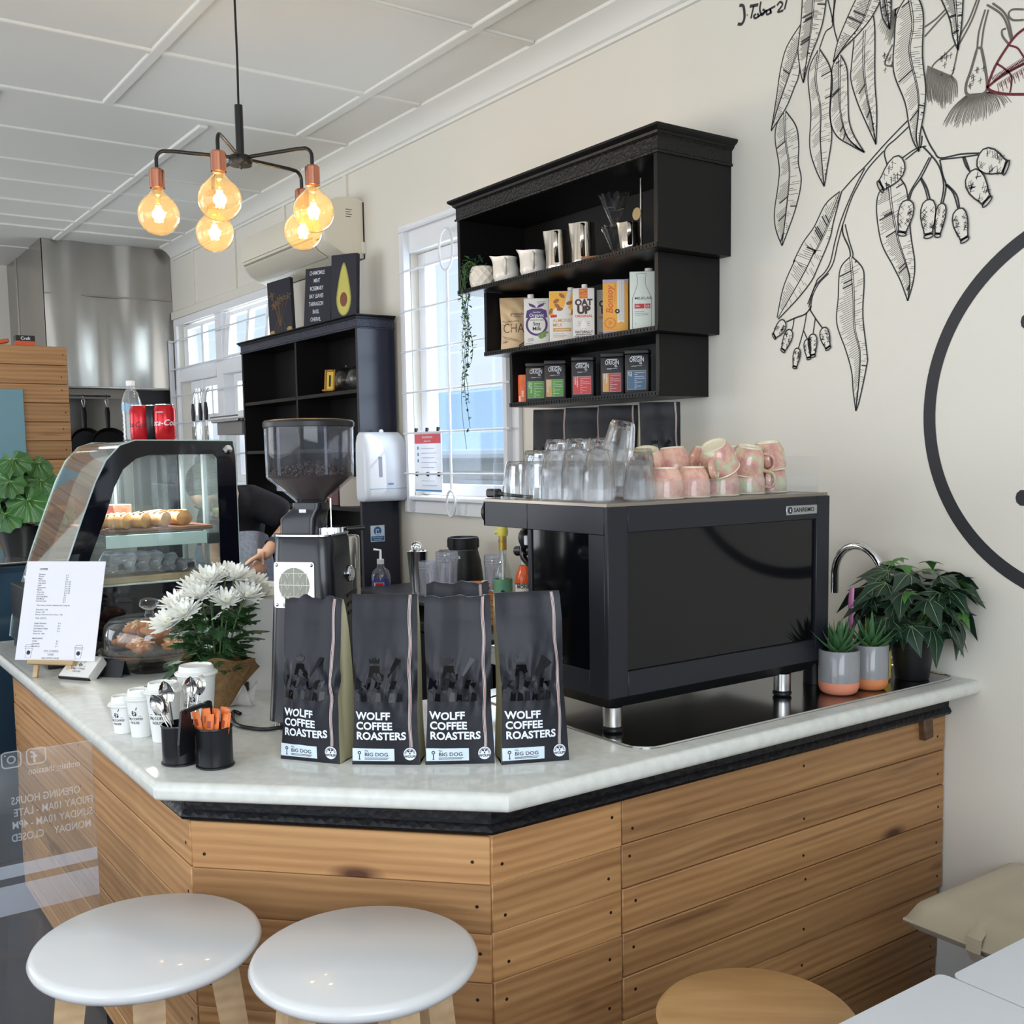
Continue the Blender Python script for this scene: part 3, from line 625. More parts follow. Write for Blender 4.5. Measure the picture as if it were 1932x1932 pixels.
# ------------------------------------------------------------------ pink speckled cups
def speckle(name, c1, c2, c3):
    if name in MATS: return MATS[name]
    m = D.materials.new(name); m.use_nodes = True; nt = m.node_tree; N = nt.nodes.new; Lk = nt.links.new; b = nt.nodes['Principled BSDF']
    tc = N('ShaderNodeTexCoord'); n1 = N('ShaderNodeTexNoise'); n1.inputs['Scale'].default_value = 24; n1.inputs['Detail'].default_value = 7; n1.inputs['Roughness'].default_value = .7
    oi = N('ShaderNodeObjectInfo'); ad = N('ShaderNodeVectorMath'); ad.operation = 'ADD'; Lk(tc.outputs['Object'], ad.inputs[0]); Lk(oi.outputs['Random'], ad.inputs[1]); Lk(ad.outputs[0], n1.inputs['Vector'])
    r = N('ShaderNodeValToRGB'); e = r.color_ramp.elements; e[0].position = .40; e[0].color = (*c2, 1); e[1].position = .62; e[1].color = (*c3, 1); q = e.new(.5); q.color = (*c1, 1)
    Lk(n1.outputs[0], r.inputs[0]); Lk(r.outputs[0], b.inputs['Base Color']); b.inputs['Roughness'].default_value = .16; b.inputs['Coat Weight'].default_value = .4
    MATS[name] = m; return m
PINK = speckle('pink_glaze', rgb(222, 172, 152), rgb(205, 148, 140), rgb(232, 190, 168))
PINKG = speckle('pink_green_glaze', rgb(214, 166, 148), rgb(196, 202, 168), rgb(196, 140, 134))
CREAMG = mat('cream_glaze', rgb(226, 216, 190), .2)
def cup(label, M, m, hand, group='pink speckled cups on the machine', R=.043, H=.072):
    c = thing('coffee_cup', label, 'cup', mtx=M, group=group)     # local: rim at z=0, foot at z=H (upside down)
    prof = [(R-.003, .001), (R, .0005), (R*1.01, .012), (R*1.0, .03), (R*.93, .05), (R*.78, H-.008), (R*.68, H-.003)]
    inn = [(R*.60, H-.009), (R*.85, .052), (R*.95, .03), (R-.004, .002)]
    obj('body', MB().lathe(prof+[(R*.63, H-.005)]+inn, 32, cap=False), m, c, angle=60)
    f = MB(); f.lathe([(R*.69, H-.004), (R*.68, H), (R*.60, H), (R*.585, H-.004), (.0001, H-.0045)], 32, cap=False); obj('foot_ring', f, CREAMG, c)
    f = MB(); f.tube([((R*.995)*math.cos(2*PI*i/32), (R*.995)*math.sin(2*PI*i/32), .001) for i in range(32)], .0022, 6, closed=True); obj('rim', f, CREAMG, c)
    pts = spline([(R*.97, 0, .018), (R*1.35, 0, .014), (R*1.62, 0, .028), (R*1.45, 0, .05), (R*.86, 0, .056)], 5); obj('handle', MB().tube(pts, .0062, 8, flat=(1.25, .7)), m, c, RZ(hand))
    return c
ZC = 1.4612
cup('plain pink speckled cup upside down next to the glass tumblers', T(-1.80, 1.705, ZC), PINK, 2.4)
cup('pink speckled cup upside down, second from the glass tumblers', T(-1.805, 1.797, ZC), PINK, 2.2)
cup('pink and green speckled cup upside down under the tipped cup', T(-1.81, 1.900, ZC), PINKG, 2.0)
cup('pink and green speckled cup tipped over showing its handle on top', T(-1.80, 1.893, ZC+.062) @ RX(.55) @ RY(.1), PINKG, -1.1)
cup('pink and green speckled cup upside down under the cup with pale foot ring', T(-1.83, 2.015, ZC), PINKG, 1.0)
cup('pink speckled cup with pale foot ring tilted towards the room on another cup', T(-1.835, 2.012, ZC+.048) @ RX(.0) @ RY(.22), PINKG, 1.1)
cup('pink speckled cup upside down at the acrylic end, lower of two', T(-1.845, 2.115, ZC), PINKG, -.9)
cup('pink speckled cup upside down at the acrylic end, upper of two', T(-1.845, 2.113, ZC+.058) @ RX(.1), PINKG, -.9)
for i, (x, y) in enumerate(((-1.91, 1.75), (-1.92, 1.85), (-1.925, 1.955), (-1.935, 2.06))):
    cup(('pink cup lying upside down behind the plain pink cup, foot showing', 'pink cup with raised handle behind the second pink cup', 'pink cup behind the tipped cup', 'pink cup behind the pale foot ring cup')[i], T(x, y, ZC), PINK, (1.9, 2.6, .8, 1.2)[i])
    cup(('pink cup stacked in the rear row beside the coffee bag', 'pink cup stacked in the rear row showing a looped handle', 'pink cup stacked in the rear row above the tipped cup', 'pink cup stacked in the rear row by the acrylic end')[i], T(x, y, ZC+.046) @ RX((.25, .0, -.1, .1)[i]) @ RY((.25, -.1, .1, .0)[i]), PINK, (2.8, -2.2, .4, -1.4)[i])
# ================================================================== COFFEE GRINDER
gr = thing('coffee_grinder', 'tall black coffee grinder with clear hopper full of beans on the worktop', 'coffee grinder', mtx=T(-2.272, 1.036, .95) @ RZ(math.radians(40)) @ Matrix.Diagonal((.955, .955, .985, 1)))
GRB = mat('grinder_black', rgb(24, 25, 31), .28, spec=.5, coat=.15)
def rsq(h, r, n=6): return rrect(2*h, 2*h, r, n)
mb = MB(); rows = [(.094, .028, .016), (.0935, .028, .02), (.089, .03, .10), (.083, .032, .25), (.077, .034, .38), (.0745, .034, .441), (.071, .03, .447)]; vs = []; fs = []; n = 28
for h, r, z in rows: vs += [(x, y, z) for x, y in rsq(h, r)]
for j in range(len(rows)-1): fs += [(j*n+i, j*n+(i+1) % n, (j+1)*n+(i+1) % n, (j+1)*n+i) for i in range(n)]
fs += [tuple(reversed(range(n))), tuple(range((len(rows)-1)*n, len(rows)*n))]; mb.add(vs, fs); obj('body', mb, GRB, gr, angle=50)
for sx in (-1, 1):
    for sy in (-1, 1): obj('foot', MB().cyl(.011, 0, .017, 14, T(.07*sx, .07*sy, 0)), STEEL, gr)
def hb(z): return .0935-(.0935-.0745)*(z-.02)/.421
zp = .336; sl = math.atan((.0935-.0745)/.421)
PF = T(-.012, -hb(zp)-.001, zp) @ RX(PI/2-sl)       # local x right, y up, z outwards (-y)
pl = obj('name_plate', MB().prism(rrect(.104, .106, .006, 3), 0, .002), mat('mirror_plate', (.42, .42, .42), .08, 1), gr, PF)
mb = MB(); flat(mb, disc(.040, 36), .0023); lg = obj('etched_disc', mb, mat('etched_steel', rgb(140, 140, 128), .5, .4), pl)
ET = mat('etched_line', rgb(214, 212, 204), .5); mb = MB()
ribbon(mb, [(-.033, -.027), (.033, -.027), (.033, .027), (-.033, .027)], .0016, .0027, closed=True); ribbon(mb, [(-.040, 0), (.040, 0)], .0016, .0028); ribbon(mb, [(0, -.040), (0, .040)], .0016, .0029)
for cx in (-.0165, .0165):
    for c_y in (-.0135, .0135):
        ribbon(mb, [(cx-.009, c_y-.012), (cx-.006, c_y-.004), (cx-.003, c_y-.0115)], .0014, .0031); ribbon(mb, [(cx+.009, c_y-.012), (cx+.006, c_y-.004), (cx+.003, c_y-.0115)], .0014, .0031)
        ribbon(mb, [(cx-.004, c_y+.012), (cx, c_y+.003), (cx+.004, c_y+.012)], .0016, .0032)
obj('etched_lines', mb, ET, lg)
mb = MB(); put_text(mb, 'MAZZER', .0135, T(.004, -.0505, .0024), .02, 1.25, space=1.1); obj('lettering', mb, ET, pl)
for sx, sy in ((-.045, .046), (.045, .046), (-.045, -.046), (.045, -.046)): obj('plate_screw', MB().lathe([(.0001, .005), (.003, .0042), (.0042, .002), (.0042, .0015)], 12, T(sx, sy, 0), cap=False), CHROME, pl)
ez = .352; EF = T(hb(ez)+.001, .036, ez) @ RZ(PI/2) @ RX(PI/2-sl)
em2 = obj('round_switch', MB().lathe([(.0001, .0075), (.011, .007), (.013, .005), (.0135, .006), (.017, .006), (.0195, .003), (.0195, 0)], 32, EF, cap=False), CHROME, gr)
for k in range(3):
    z2 = .262+.021*k; obj('vent_slot', MB().box(-.028, .03, -.0035, .0035, -.0015, .0012, T(hb(z2)+.0005, .042, z2) @ RZ(PI/2) @ RX(PI/2-sl) @ RZ(.12)), BLKPL, gr)
mb = MB(); mb.prism(rsq(.0735, .03), .4472, .4512); obj('top_plate', mb, STEEL, gr)
mb = MB(); vs = []; n = 20
for h, z, oxx in ((.046, .4515, -.022), (.046, .486, -.02), (.040, .502, -.008), (.0375, .510, 0), (.0375, .5225, 0)): vs += [(x+oxx, y, z) for x, y in rrect(2*h, 2*h*.95, .014, 4)]
fs = [(j*n+i, j*n+(i+1) % n, (j+1)*n+(i+1) % n, (j+1)*n+i) for j in range(4) for i in range(n)]+[tuple(reversed(range(n))), tuple(range(4*n, 5*n))]
mb.add(vs, fs); nk = obj('hopper_neck', mb, GRB, gr, angle=45)
obj('size_label', MB().box(-.014, .004, -.0386, -.0380, .498, .508), PAPER, nk)
mb = MB()
for i in range(60):
    a0, a1 = 2*PI*i/60, 2*PI*(i+.55)/60; mb.add([(r*math.cos(a), r*math.sin(a), z) for z in (0, .011) for r, a in ((.038, a0), (.041, a0), (.041, a1), (.038, a1))], [(0, 3, 2, 1), (4, 5, 6, 7), (0, 1, 5, 4), (1, 2, 6, 5), (2, 3, 7, 6), (3, 0, 4, 7)])
mb.lathe([(.0001, 0), (.0385, 0), (.0385, .0125), (.0001, .0135)], 40); ring = obj('grind_ring', mb, CHROME, gr, T(.038, .022, .4516))
obj('ring_lever', MB().tube([(.03, .015, .006), (.075, .037, .008)], .006, 10), BLKPL, ring)
obj('hopper_rod', MB().tube([(.034, .037, .465), (.034, .037, .53), (.03, .034, .533), (.01, .012, .533)], .0022, 8), CHROME, gr)
HOP = clear_mat('hopper_plastic', (.96, .96, .975), .7, haze=.015, haze_col=(.7, .72, .8))
mb = MB(); mb.lathe([(.036, .5226), (.0395, .527), (.101, .578), (.1045, .584), (.1062, .70)], 56, cap=False); mb.lathe([(.1042, .70), (.1025, .584), (.099, .579), (.0375, .528), (.034, .5226)], 56, cap=False)
hp = obj('hopper', mb, HOP, gr, recalc=False, angle=50)
HR = clear_mat('hopper_rib_plastic', (.8, .82, .9), 1.5, haze=.10, haze_col=(.7, .75, .9))
for a in (-1.9, -.75, .5): obj('hopper_rib', MB().box(.099, .1045, -.0022, .0022, .588, .698, RZ(a)), HR, hp)
obj('hopper_lid', MB().lathe([(.0001, .7165), (.08, .7165), (.104, .7135), (.1085, .709), (.1085, .6985), (.1066, .6975), (.1025, .6985), (.0001, .702)], 64, cap=False), BLKPL, gr)
rnd = random.Random(3); mb = MB(); mb.lathe([(.0001, .535), (.036, .532), (.094, .5805), (.098, .588), (.0001, .612)], 32, cap=False)
bn = [(math.cos(PI*j/4), math.sin(PI*j/4)) for j in range(8)]
def bean(p, nrm):
    R3 = Euler((rnd.uniform(0, 6), rnd.uniform(0, 6), rnd.uniform(0, 6))).to_matrix().to_4x4(); mb.ball((0, 0, 0), 1, 6, 4, mtx=T(p) @ R3 @ Matrix.Diagonal((.0058, .0042, .0032, 1)))
for i in range(470):
    t = rnd.uniform(0, 1)**.6; a = rnd.uniform(0, 2*PI); r = .036+.062*t; zz = .534+(.049)*t; bean(((r-.004)*math.cos(a), (r-.004)*math.sin(a), zz+.004), None)
for i in range(420):
    r = .097*math.sqrt(rnd.random()); a = rnd.uniform(0, 2*PI); bean((r*math.cos(a), r*math.sin(a), .612-.024*(r/.098)+rnd.uniform(-.002, .006)), None)
bo = obj('coffee_beans', mb, mat('coffee_bean', rgb(52, 34, 28), .33, spec=.5), gr); bo['kind'] = 'stuff'
mb = MB(); mb.lathe([(.0001, .21), (.045, .245), (.046, .25), (.046, .40), (.043, .405), (.0001, .409)], 36, T(.02, .125, .03)); obj('dosing_chamber', mb, mat('doser_steel', rgb(190, 186, 178), .2, .9), gr)
obj('doser_arm', MB().box(-.012, .03, .07, .10, .30, .33), BLKPL, gr)
# power lead curling over the worktop
pc = spline([(-2.43, .905, .956), (-2.46, .90, .956), (-2.40, .875, .956), (-2.33, .86, .956), (-2.28, .875, .956), (-2.25, .90, .956), (-2.235, .955, .958)], 8)
tag(obj('power_cord', MB().tube(pc, .0048, 8), BLKPL), 'black power lead curling over the worktop beside the coffee grinder', 'cord')
# ================================================================== COFFEE BAGS
BAGB = mat('bag_black', rgb(24, 25, 32), .42, spec=.38, bump=(55, .2))
BAGC = mat('bag_cream', rgb(176, 170, 140), .5, bump=(40, .3))
BAGG = mat('bag_gloss_print', rgb(9, 9, 13), .14, spec=.3)
BAGBLUE = mat('label_pale_blue', rgb(206, 220, 230), .5)
STRIPE = mat('stripe_pink', rgb(196, 130, 122), .5); STRW = mat('stripe_white', rgb(214, 208, 206), .5)
def bag(label, M, seed=0, gus=(1, 1), h=.338, w=.138, wavy=0, prints=True, group='large coffee bags standing on the worktop', lean=0):
    """front face looks along -y; base at z = 0"""
    r = random.Random(seed); b = thing('coffee_bag', label, 'coffee bag', mtx=M, group=group)
    d0, hw = .072, w/2; ph = [r.uniform(0, 6) for _ in range(8)]
    def width(t): return hw*(1-.05*math.sin(PI*min(t*1.2, 1)) - .03*t + .012*math.sin(9*t+ph[0]))
    def depth(t): return d0*(1-t)**.62*(1+.12*math.sin(PI*t)) + .004
    def wr(u, t):
        a = math.exp(-((t-.48)/.13)**2)*.0045
        return a*(math.sin(9*u+ph[1]+7*t)+.7*math.sin(17*u-23*t+ph[2])+.5*math.sin(31*t+11*u+ph[3])) + .0015*math.sin(6*u+ph[4])*t
    def topz(u): return h + wavy*.004*math.sin(u*7+ph[5]) + wavy*.002*math.sin(u*15)
    def front(u, t, off=0):                  # u -1..1, t 0..1
        bulge = .012*(1-u*u)*math.sin(PI*min(1, t*1.15))**.8
        z = t*topz(u)*math.cos(.05); x = width(t)*u + lean*t*t*.02
        return (x, -depth(t)/2 - bulge - wr(u, t) - off + .022*t*(1-t), z)
    def back(u, t): p = front(u, t); return (p[0], depth(t)/2+.010*(1-u*u)*math.sin(PI*t)+.022*t*(1-t), p[2])
    mb = MB(); mb.grid(lambda a, c: front(2*a-1, c), 22, 40); mb.grid(lambda a, c: back(1-2*a, c), 22, 40)
    mb.grid(lambda a, c: tuple(Vector(front(2*a-1, 0)).lerp(Vector(back(2*a-1, 0)), c)), 22, 1)
    mb.grid(lambda a, c: tuple(Vector(front(2*a-1, 1)).lerp(Vector(back(2*a-1, 1)), c)), 22, 1)
    obj('foil_panels', mb, BAGB, b, recalc=False, angle=75)
    for sd in (-1, 1):
        def gs(a, c):
            p, q = Vector(front(sd, c)), Vector(back(sd, c)); m = p.lerp(q, a); m.x -= sd*.020*(1-abs(2*a-1))*(.25+.75*c)*(1-.3*c)
            return tuple(m)
        obj('side_gusset', MB().grid(gs, 8, 24), BAGC, b, recalc=False, angle=70)
    if not prints: 
        sl = MB()
        for o_, mm in ((0, STRIPE),): ribbon3(sl, front, .66, .003)
        obj('stripe', sl, STRIPE, b); return b
    S = lambda u_, z_, off=.0008: front(u_/width(min(z_/h, 1)), z_/h, off)
    mp = lambda ox, oz, off=.0009: (lambda x, y: S(ox+x, oz+y, off))
    mb = MB()
    for i, s in enumerate(('WOLFF', 'COFFEE', 'ROASTERS')): put_text(mb, s, .0212, None, .032, 1.0, 'LEFT', mp(-hw+.0095, .0925-.0203*i), space=1.02)
    obj('lettering', mb, PRINTW, b)
    def patch(name, x0, x1, z0, z1, m, off, nx=10, nz=4): return obj(name, MB().grid(lambda a, c: S(x0+(x1-x0)*a, z0+(z1-z0)*c, off), nx, nz), m, b, recalc=False)
    lb = patch('paper_label', -hw*.985, hw*.26, .008, .0335, BAGBLUE, .0011)
    mb = MB(); put_text(mb, 'BIG DOG', .0105, None, .01, 1.12, 'LEFT', mp(-hw+.026, .0178, .0017)); put_text(mb, '900g', .004, None, .0, 1, 'LEFT', mp(-hw+.026, .0275, .0017))
    ribbon3s(mb, S, [(-hw+.026, .0142), (hw*.1, .0142)], .0011, .0017); ribbon3s(mb, S, [(-hw+.026, .0117), (hw*.05, .0117)], .0011, .0017)
    for a in range(12):
        a0, a1 = 2*PI*a/12, 2*PI*(a+1)/12; mb.add([S(-hw+.0155+rr*math.cos(q), .0248+rr*math.sin(q), .0017) for rr, q in ((.0018, a0), (.0036, a0), (.0036, a1), (.0018, a1))], [(0, 1, 2, 3)])
    ribbon3s(mb, S, [(-hw+.0155, .0210), (-hw+.0155, .0115)], .0016, .0017); ribbon3s(mb, S, [(-hw+.0135, .0115), (-hw+.0175, .0115)], .0016, .0018)
    obj('label_print', mb, INK, lb)
    mb = MB(); cx, cz, R = hw*.715, .0225, .0128
    mb.add([S(cx+R*math.cos(2*PI*i/28), cz+R*math.sin(2*PI*i/28), .0016) for i in range(28)], [tuple(range(28))])
    em_ = obj('round_emblem', mb, PRINTW, b, recalc=False)
    mb = MB(); put_text(mb, 'WOLFF', .0068, None, .03, 1.05, 'CENTER', mp(cx, cz-.0072, .0024))
    for k in range(13):
        a = PI*(.02+.96*k/12); ribbon3s(mb, S, [(cx+.0075*math.cos(a), cz+.0075*math.sin(a)), (cx+.0112*math.cos(a), cz+.0112*math.sin(a))], .0011, .0022)
    for pts in ([(-.006, .009), (-.0005, .006), (-.002, .003), (-.0045, .0045)], [(.006, .009), (.0005, .006), (.002, .003), (.0045, .0045)], [(-.0015, .0025), (.0015, .0025), (.001, -.001), (-.001, -.001)]):
        mb.add([S(cx+x, cz+y, .0022) for x, y in pts], [tuple(range(len(pts)))])
    mb.add([S(cx+x, cz+y, .0019) for x, y in ((-.0112, -.001), (-.0112, -.0078), (.0112, -.0078), (.0112, -.001))], [])
    obj('emblem_print', mb, INK, em_, recalc=False)
    mb = MB(); ribbon3s(mb, S, [(hw*.735+.003*math.sin(i*.7+ph[6])*.4, .036+i*(h-.0375)/26) for i in range(27)], .0022, .0010); sp = obj('stripe', mb, STRIPE, b, recalc=False)
    mb = MB()
    for dx in (-.0024, 0, .0024): ribbon3s(mb, S, [(hw*.735+dx+.003*math.sin(i*.7+ph[6])*.4, .036+i*(h-.0375)/26) for i in range(27)], .0008, .0014)
    obj('white_lines', mb, STRW, sp, recalc=False)
    # gloss varnish picture: crowned beacon between rays, leaves below
    mb = MB()
    def gp(pts): mb.add([S(x, z, .0010) for x, z in pts], [tuple(range(len(pts)))])
    cx = -.022+r.uniform(-.004, .004)
    gp([(cx-.009, .205), (cx+.009, .205), (cx+.011, .216), (cx+.005, .210), (cx+.002, .217), (cx, .210), (cx-.003, .217), (cx-.005, .210), (cx-.011, .216)])
    gp([(cx-.009, .200), (cx+.010, .200), (cx+.011, .188), (cx+.02, .182), (cx+.018, .170), (cx+.007, .174), (cx+.003, .186), (cx-.004, .186), (cx-.006, .176), (cx-.012, .178)])
    for k in range(6):
        a = -.35+.27*k; p = (cx+.022+.012*math.cos(a), .172+.008*math.sin(a)); q = (cx+.022+.05*math.cos(a), .172+.05*math.sin(a)); n2 = (-math.sin(a), math.cos(a))
        if q[0] < hw*.55: gp([(p[0]-n2[0]*.002, p[1]-n2[1]*.002), (q[0]-n2[0]*.006, q[1]-n2[1]*.006), (q[0]+n2[0]*.006, q[1]+n2[1]*.006), (p[0]+n2[0]*.002, p[1]+n2[1]*.002)])
    for k in range(9):
        x = -hw*.9+k*.0105; gp([(x, .150+.012*((k*7) % 3)/2), (x+.008, .152), (x+.013, .166+.004*(k % 2)), (x+.004, .176-.006*(k % 3))])
    for k in range(7):
        x = -hw*.92+k*.0145; gp([(x, .128), (x+.012, .128), (x+.0115, .142+.003*(k % 2)), (x+.003, .147)])
    obj('gloss_print', mb, BAGG, b, recalc=False)
    return b
def ribbon3s(mb, S, pts, w, off):
    P = [Vector(p) for p in pts]; vs = []; n = len(P)
    for i in range(n):
        t = (P[min(i+1, n-1)]-P[max(i-1, 0)]).normalized(); q = Vector((-t.y, t.x))*w/2
        vs += [S(P[i].x+q.x, P[i].y+q.y, off), S(P[i].x-q.x, P[i].y-q.y, off)]
    mb.add(vs, [(2*i, 2*i+1, 2*i+3, 2*i+2) for i in range(n-1)])
def ribbon3(mb, front, u, w):
    vs = []
    for i in range(25): t = i/24; vs += [front(u-w*8, t, .001), front(u+w*8, t, .001)]
    mb.add(vs, [(2*i, 2*i+1, 2*i+3, 2*i+2) for i in range(24)])
def stand(A, B, z=.95, back=.041):
    """matrix of an upright thing whose front edge runs from plan point A to B"""
    a, b_ = Vector((*A, 0)), Vector((*B, 0)); x = (b_-a).normalized(); y = Vector((-x.y, x.x, 0)); c = (a+b_)/2 + y*back
    return Matrix(((x.x, y.x, 0, c.x), (x.y, y.y, 0, c.y), (0, 0, 1, z), (0, 0, 0, 1)))
bag('black coffee bag with a wavy top edge, in front of the grinder', stand((-2.027, .835), (-1.912, .915)), 11, wavy=1, h=.334)
bag('black coffee bag standing second from the grinder, smooth straight top', stand((-1.896, .934), (-1.808, 1.041)), 12, h=.342)
bag('black coffee bag with another black bag close behind it', stand((-1.800, 1.051), (-1.724, 1.164)), 13, wavy=.5, h=.336)
bag('black coffee bag next to the espresso machine corner', stand((-1.704, 1.172), (-1.649, 1.295)), 14, h=.343, lean=-.3)
bag('black coffee bag standing behind the front row of bags', stand((-1.951, 1.150), (-1.880, 1.262)), 15, wavy=.7, h=.342)
BX = T(0, 0, 1.400)
for i, (A, B, lb) in enumerate((((-3.145, 2.315), (-3.045, 2.40), 'black coffee bag at the window end of the high row behind the glasses'), ((-2.985, 2.345), (-2.89, 2.43), 'black coffee bag second along the high row behind the glasses'),
                            ((-2.81, 2.355), (-2.72, 2.445), 'black coffee bag third along the high row behind the glasses'), ((-2.575, 2.33), (-2.495, 2.445), 'black coffee bag with pale gusset at the wall end of the high row'))):
    bag(lb, stand(A, B, 1.392), 30+i, group='coffee bags behind the espresso machine', prints=True, h=.338)
shl = thing('ledge_shelf', 'slim black ledge shelf on the wall behind the espresso machine', 'shelf', (-2.80, 2.45, 1.38))
obj('board', MB().box(-.42, .41, -.155, .156, -.008, .0115, bevel=.003), BLACK, shl)
for sx in (-.3, .3): obj('bracket', MB().prism([(0, 0), (.14, 0), (0, -.12)], -.008, .008, T(sx, .156, -.0085) @ RZ(PI/2) @ RX(PI/2) @ Matrix.Diagonal((-1, 1, 1, 1)) @ RY(PI)), BLACK, shl)
# ================================================================== PAPER CUPS
CUPW = mat('paper_cup_white', rgb(232, 232, 230), .42); LIDW = mat('lid_white', rgb(230, 230, 226), .3)
def paper_cup(label, loc, rb, rt, h, rz):
    c = thing('paper_cup', label, 'cup', (*loc, .95), rz, 'lidded paper cups in a row of sizes')
    hl = h-.014
    obj('cup_body', MB().lathe([(.0001, .004), (rb-.002, .004), (rb-.0015, 0), (rb, .001), (rt, hl)], 40), CUPW, c)
    lr = rt+.002
    ld = obj('lid', MB().lathe([(rt*.99, hl-.006), (lr+.001, hl-.006), (lr+.0035, hl-.003), (lr+.003, hl), (lr, hl+.001), (lr-.001, hl+.003), (rt*.93, hl+.004), (rt*.88, hl+.014), (rt*.85, hl+.0165), (rt*.80, hl+.0165), (rt*.76, hl+.012), (.0001, hl+.011)], 44, cap=False), LIDW, c, angle=45)
    obj('sip_hole', MB().prism(disc(.006, 14, 0, 0, .0022), hl+.0158, hl+.0170, T(0, rt*.825, 0)), INK, ld)
    mb = MB(); zc = hl*.52; rr = lambda z: rb+(rt-rb)*z/hl+.0006
    mp = lambda x, y: (rr(zc+y)*math.sin(x/rr(zc)), -rr(zc+y)*math.cos(x/rr(zc)), zc+y)
    sc = min(rt/.036, 1.0)
    put_text(mb, 'D&J COFFEE', .0090*sc, None, .012, .95, 'CENTER', lambda x, y: mp(x, y-.006*sc)); put_text(mb, 'HOUSE', .0090*sc, None, .012, .95, 'CENTER', lambda x, y: mp(x, y-.0165*sc))
    rw = random.Random(2)
    for k in range(26):
        a = rw.uniform(0, 6.28); r_ = .0075*math.sqrt(rw.random())*sc; x, y = r_*math.cos(a)*.85, .0105*sc+r_*math.sin(a)
        q = rw.uniform(.0008, .0018)*sc; mb.add([mp(x-q, y-q), mp(x+q, y-.6*q), mp(x+.8*q, y+q), mp(x-q, y+.7*q)], [(0, 1, 2, 3)])
    for x0_, x1_ in ((-.019, -.012), (.012, .019)): mb.add([mp(x0_*sc, .0045*sc), mp(x1_*sc, .0045*sc), mp(x1_*sc, .0055*sc), mp(x0_*sc, .0055*sc)], [(0, 1, 2, 3)])
    mb.add([mp(x, y) for x, y in ((.004, .018), (.0055, .018), (.008, .024), (.0065, .0245))], [(0, 1, 2, 3)])
    obj('printed_logo', mb, INK, c); return c
paper_cup('smallest white lidded paper cup at the end of the cup row', (-2.455, .640), .0215, .0285, .082, .66)
paper_cup('second smallest white lidded paper cup in the row', (-2.398, .663), .0225, .0305, .104, .72)
paper_cup('third white lidded paper cup, medium size, in the row', (-2.325, .693), .0270, .0370, .128, .78)
paper_cup('largest white lidded paper cup behind the teaspoon tin', (-2.352, .777), .0305, .0425, .152, .95)
# ================================================================== TWIN TIN CADDY
TIN = mat('black_tin', rgb(28, 29, 33), .3, .3, spec=.5)
ca = thing('cutlery_caddy', 'black twin-tin caddy holding teaspoons and orange sugar sticks', 'caddy', (-2.10, .688, .95), math.radians(36))
for sx in (-.040, .043):
    mb = MB(); mb.lathe([(.0001, 0), (.0365, 0), (.0385, .0015), (.0385, .004), (.0355, .0055), (.0355, .077), (.0372, .079), (.0368, .082), (.0345, .082), (.0345, .006), (.0001, .006)], 40); obj('tin', mb, TIN, ca, T(sx, 0, 0))
mb = MB(); mb.box(-.0065, -.0015, -.0255, .0255, .032, .055); mb.prism([(-.0255, .055), (.0255, .055), (.0135, .118), (.006, .122), (-.006, .122), (-.0135, .118)], -.0065, -.0015, Matrix(((0, 0, 1, 0), (1, 0, 0, 0), (0, 1, 0, 0), (0, 0, 0, 1)))); obj('bracket', mb, BLKPL, ca, T(.0055, -.036, 0) @ RZ(-.0))
obj('carry_handle', MB().tube([(.0015, -.0365, .115), (.0015, -.02, .117), (.0015, .02, .117), (.0015, .034, .112)], .0055, 10), BLKPL, ca)
mb = MB(); mb.prism([(-.0255, .055), (.0255, .055), (.0135, .118), (.006, .122), (-.006, .122), (-.0135, .118)], -.0025, .0025, Matrix(((0, 0, 1, 0), (1, 0, 0, 0), (0, 1, 0, 0), (0, 0, 0, 1)))); obj('bracket', mb, BLKPL, ca, T(.0015, .0385, 0))
MC = T(-2.10, .688, .95) @ RZ(math.radians(36))
SPS = mat('spoon_steel', (.62, .6, .58), .1, 1)
def spoon_mesh():
    mb = MB(); mb.tube([(0, 0, 0), (0, 0, .05), (0, .002, .09), (0, .003, .107)], [.0035, .0025, .0019, .002], 8, flat=(1, .45))
    def bowl(a, c):
        t = c; wv = .0145*math.sin(PI*min(1, t*.93+.07))**.75; u = 2*a-1
        return (wv*u, .003+.007*(1-u*u)*math.sin(PI*t)**.8, .105+.043*t)
    mb.sheet(bowl, 8, 12, .0009); return mb.mesh('teaspoon', SPS, angle=60)
SPL = ['lower of the teaspoons leaning far out over the caddy rim towards the paper cups', 'upper of the teaspoons leaning far out over the caddy rim', 'middle teaspoon of those leaning out of the caddy tin', 'teaspoon standing upright against the front of the caddy tin', 'teaspoon standing tallest beside the caddy handle', 'teaspoon with its bowl turned away at the back of the caddy tin', 'teaspoon tilted towards the orange sugar sticks', 'teaspoon standing in the middle of the caddy tin']
SPM = spoon_mesh(); rs = random.Random(9)
for k, (x, y, ax, ay, rz, up) in enumerate(((-.018, -.008, -.1, -.74, .4, .002), (-.016, .004, .06, -.76, 1.0, .001), (-.022, -.014, .02, -.66, .2, .003), (-.034, -.016, .12, -.08, .0, .018), (-.030, .004, -.05, .12, .5, .022), (-.038, .012, -.2, .05, 2.6, .012), (-.026, .012, -.16, .22, 3.0, .026), (-.044, .0, .08, -.2, .3, .016))):
    tag(link('teaspoon', SPM, None, MC @ T(x, y, .008+up) @ RY(ay*.75) @ RX(ax) @ RZ(rz)), SPL[k], 'spoon', 'teaspoons in the caddy')
ORG = mat('orange_sachet', rgb(226, 118, 54), .45); ORD = mat('sachet_print', rgb(150, 60, 40), .45)
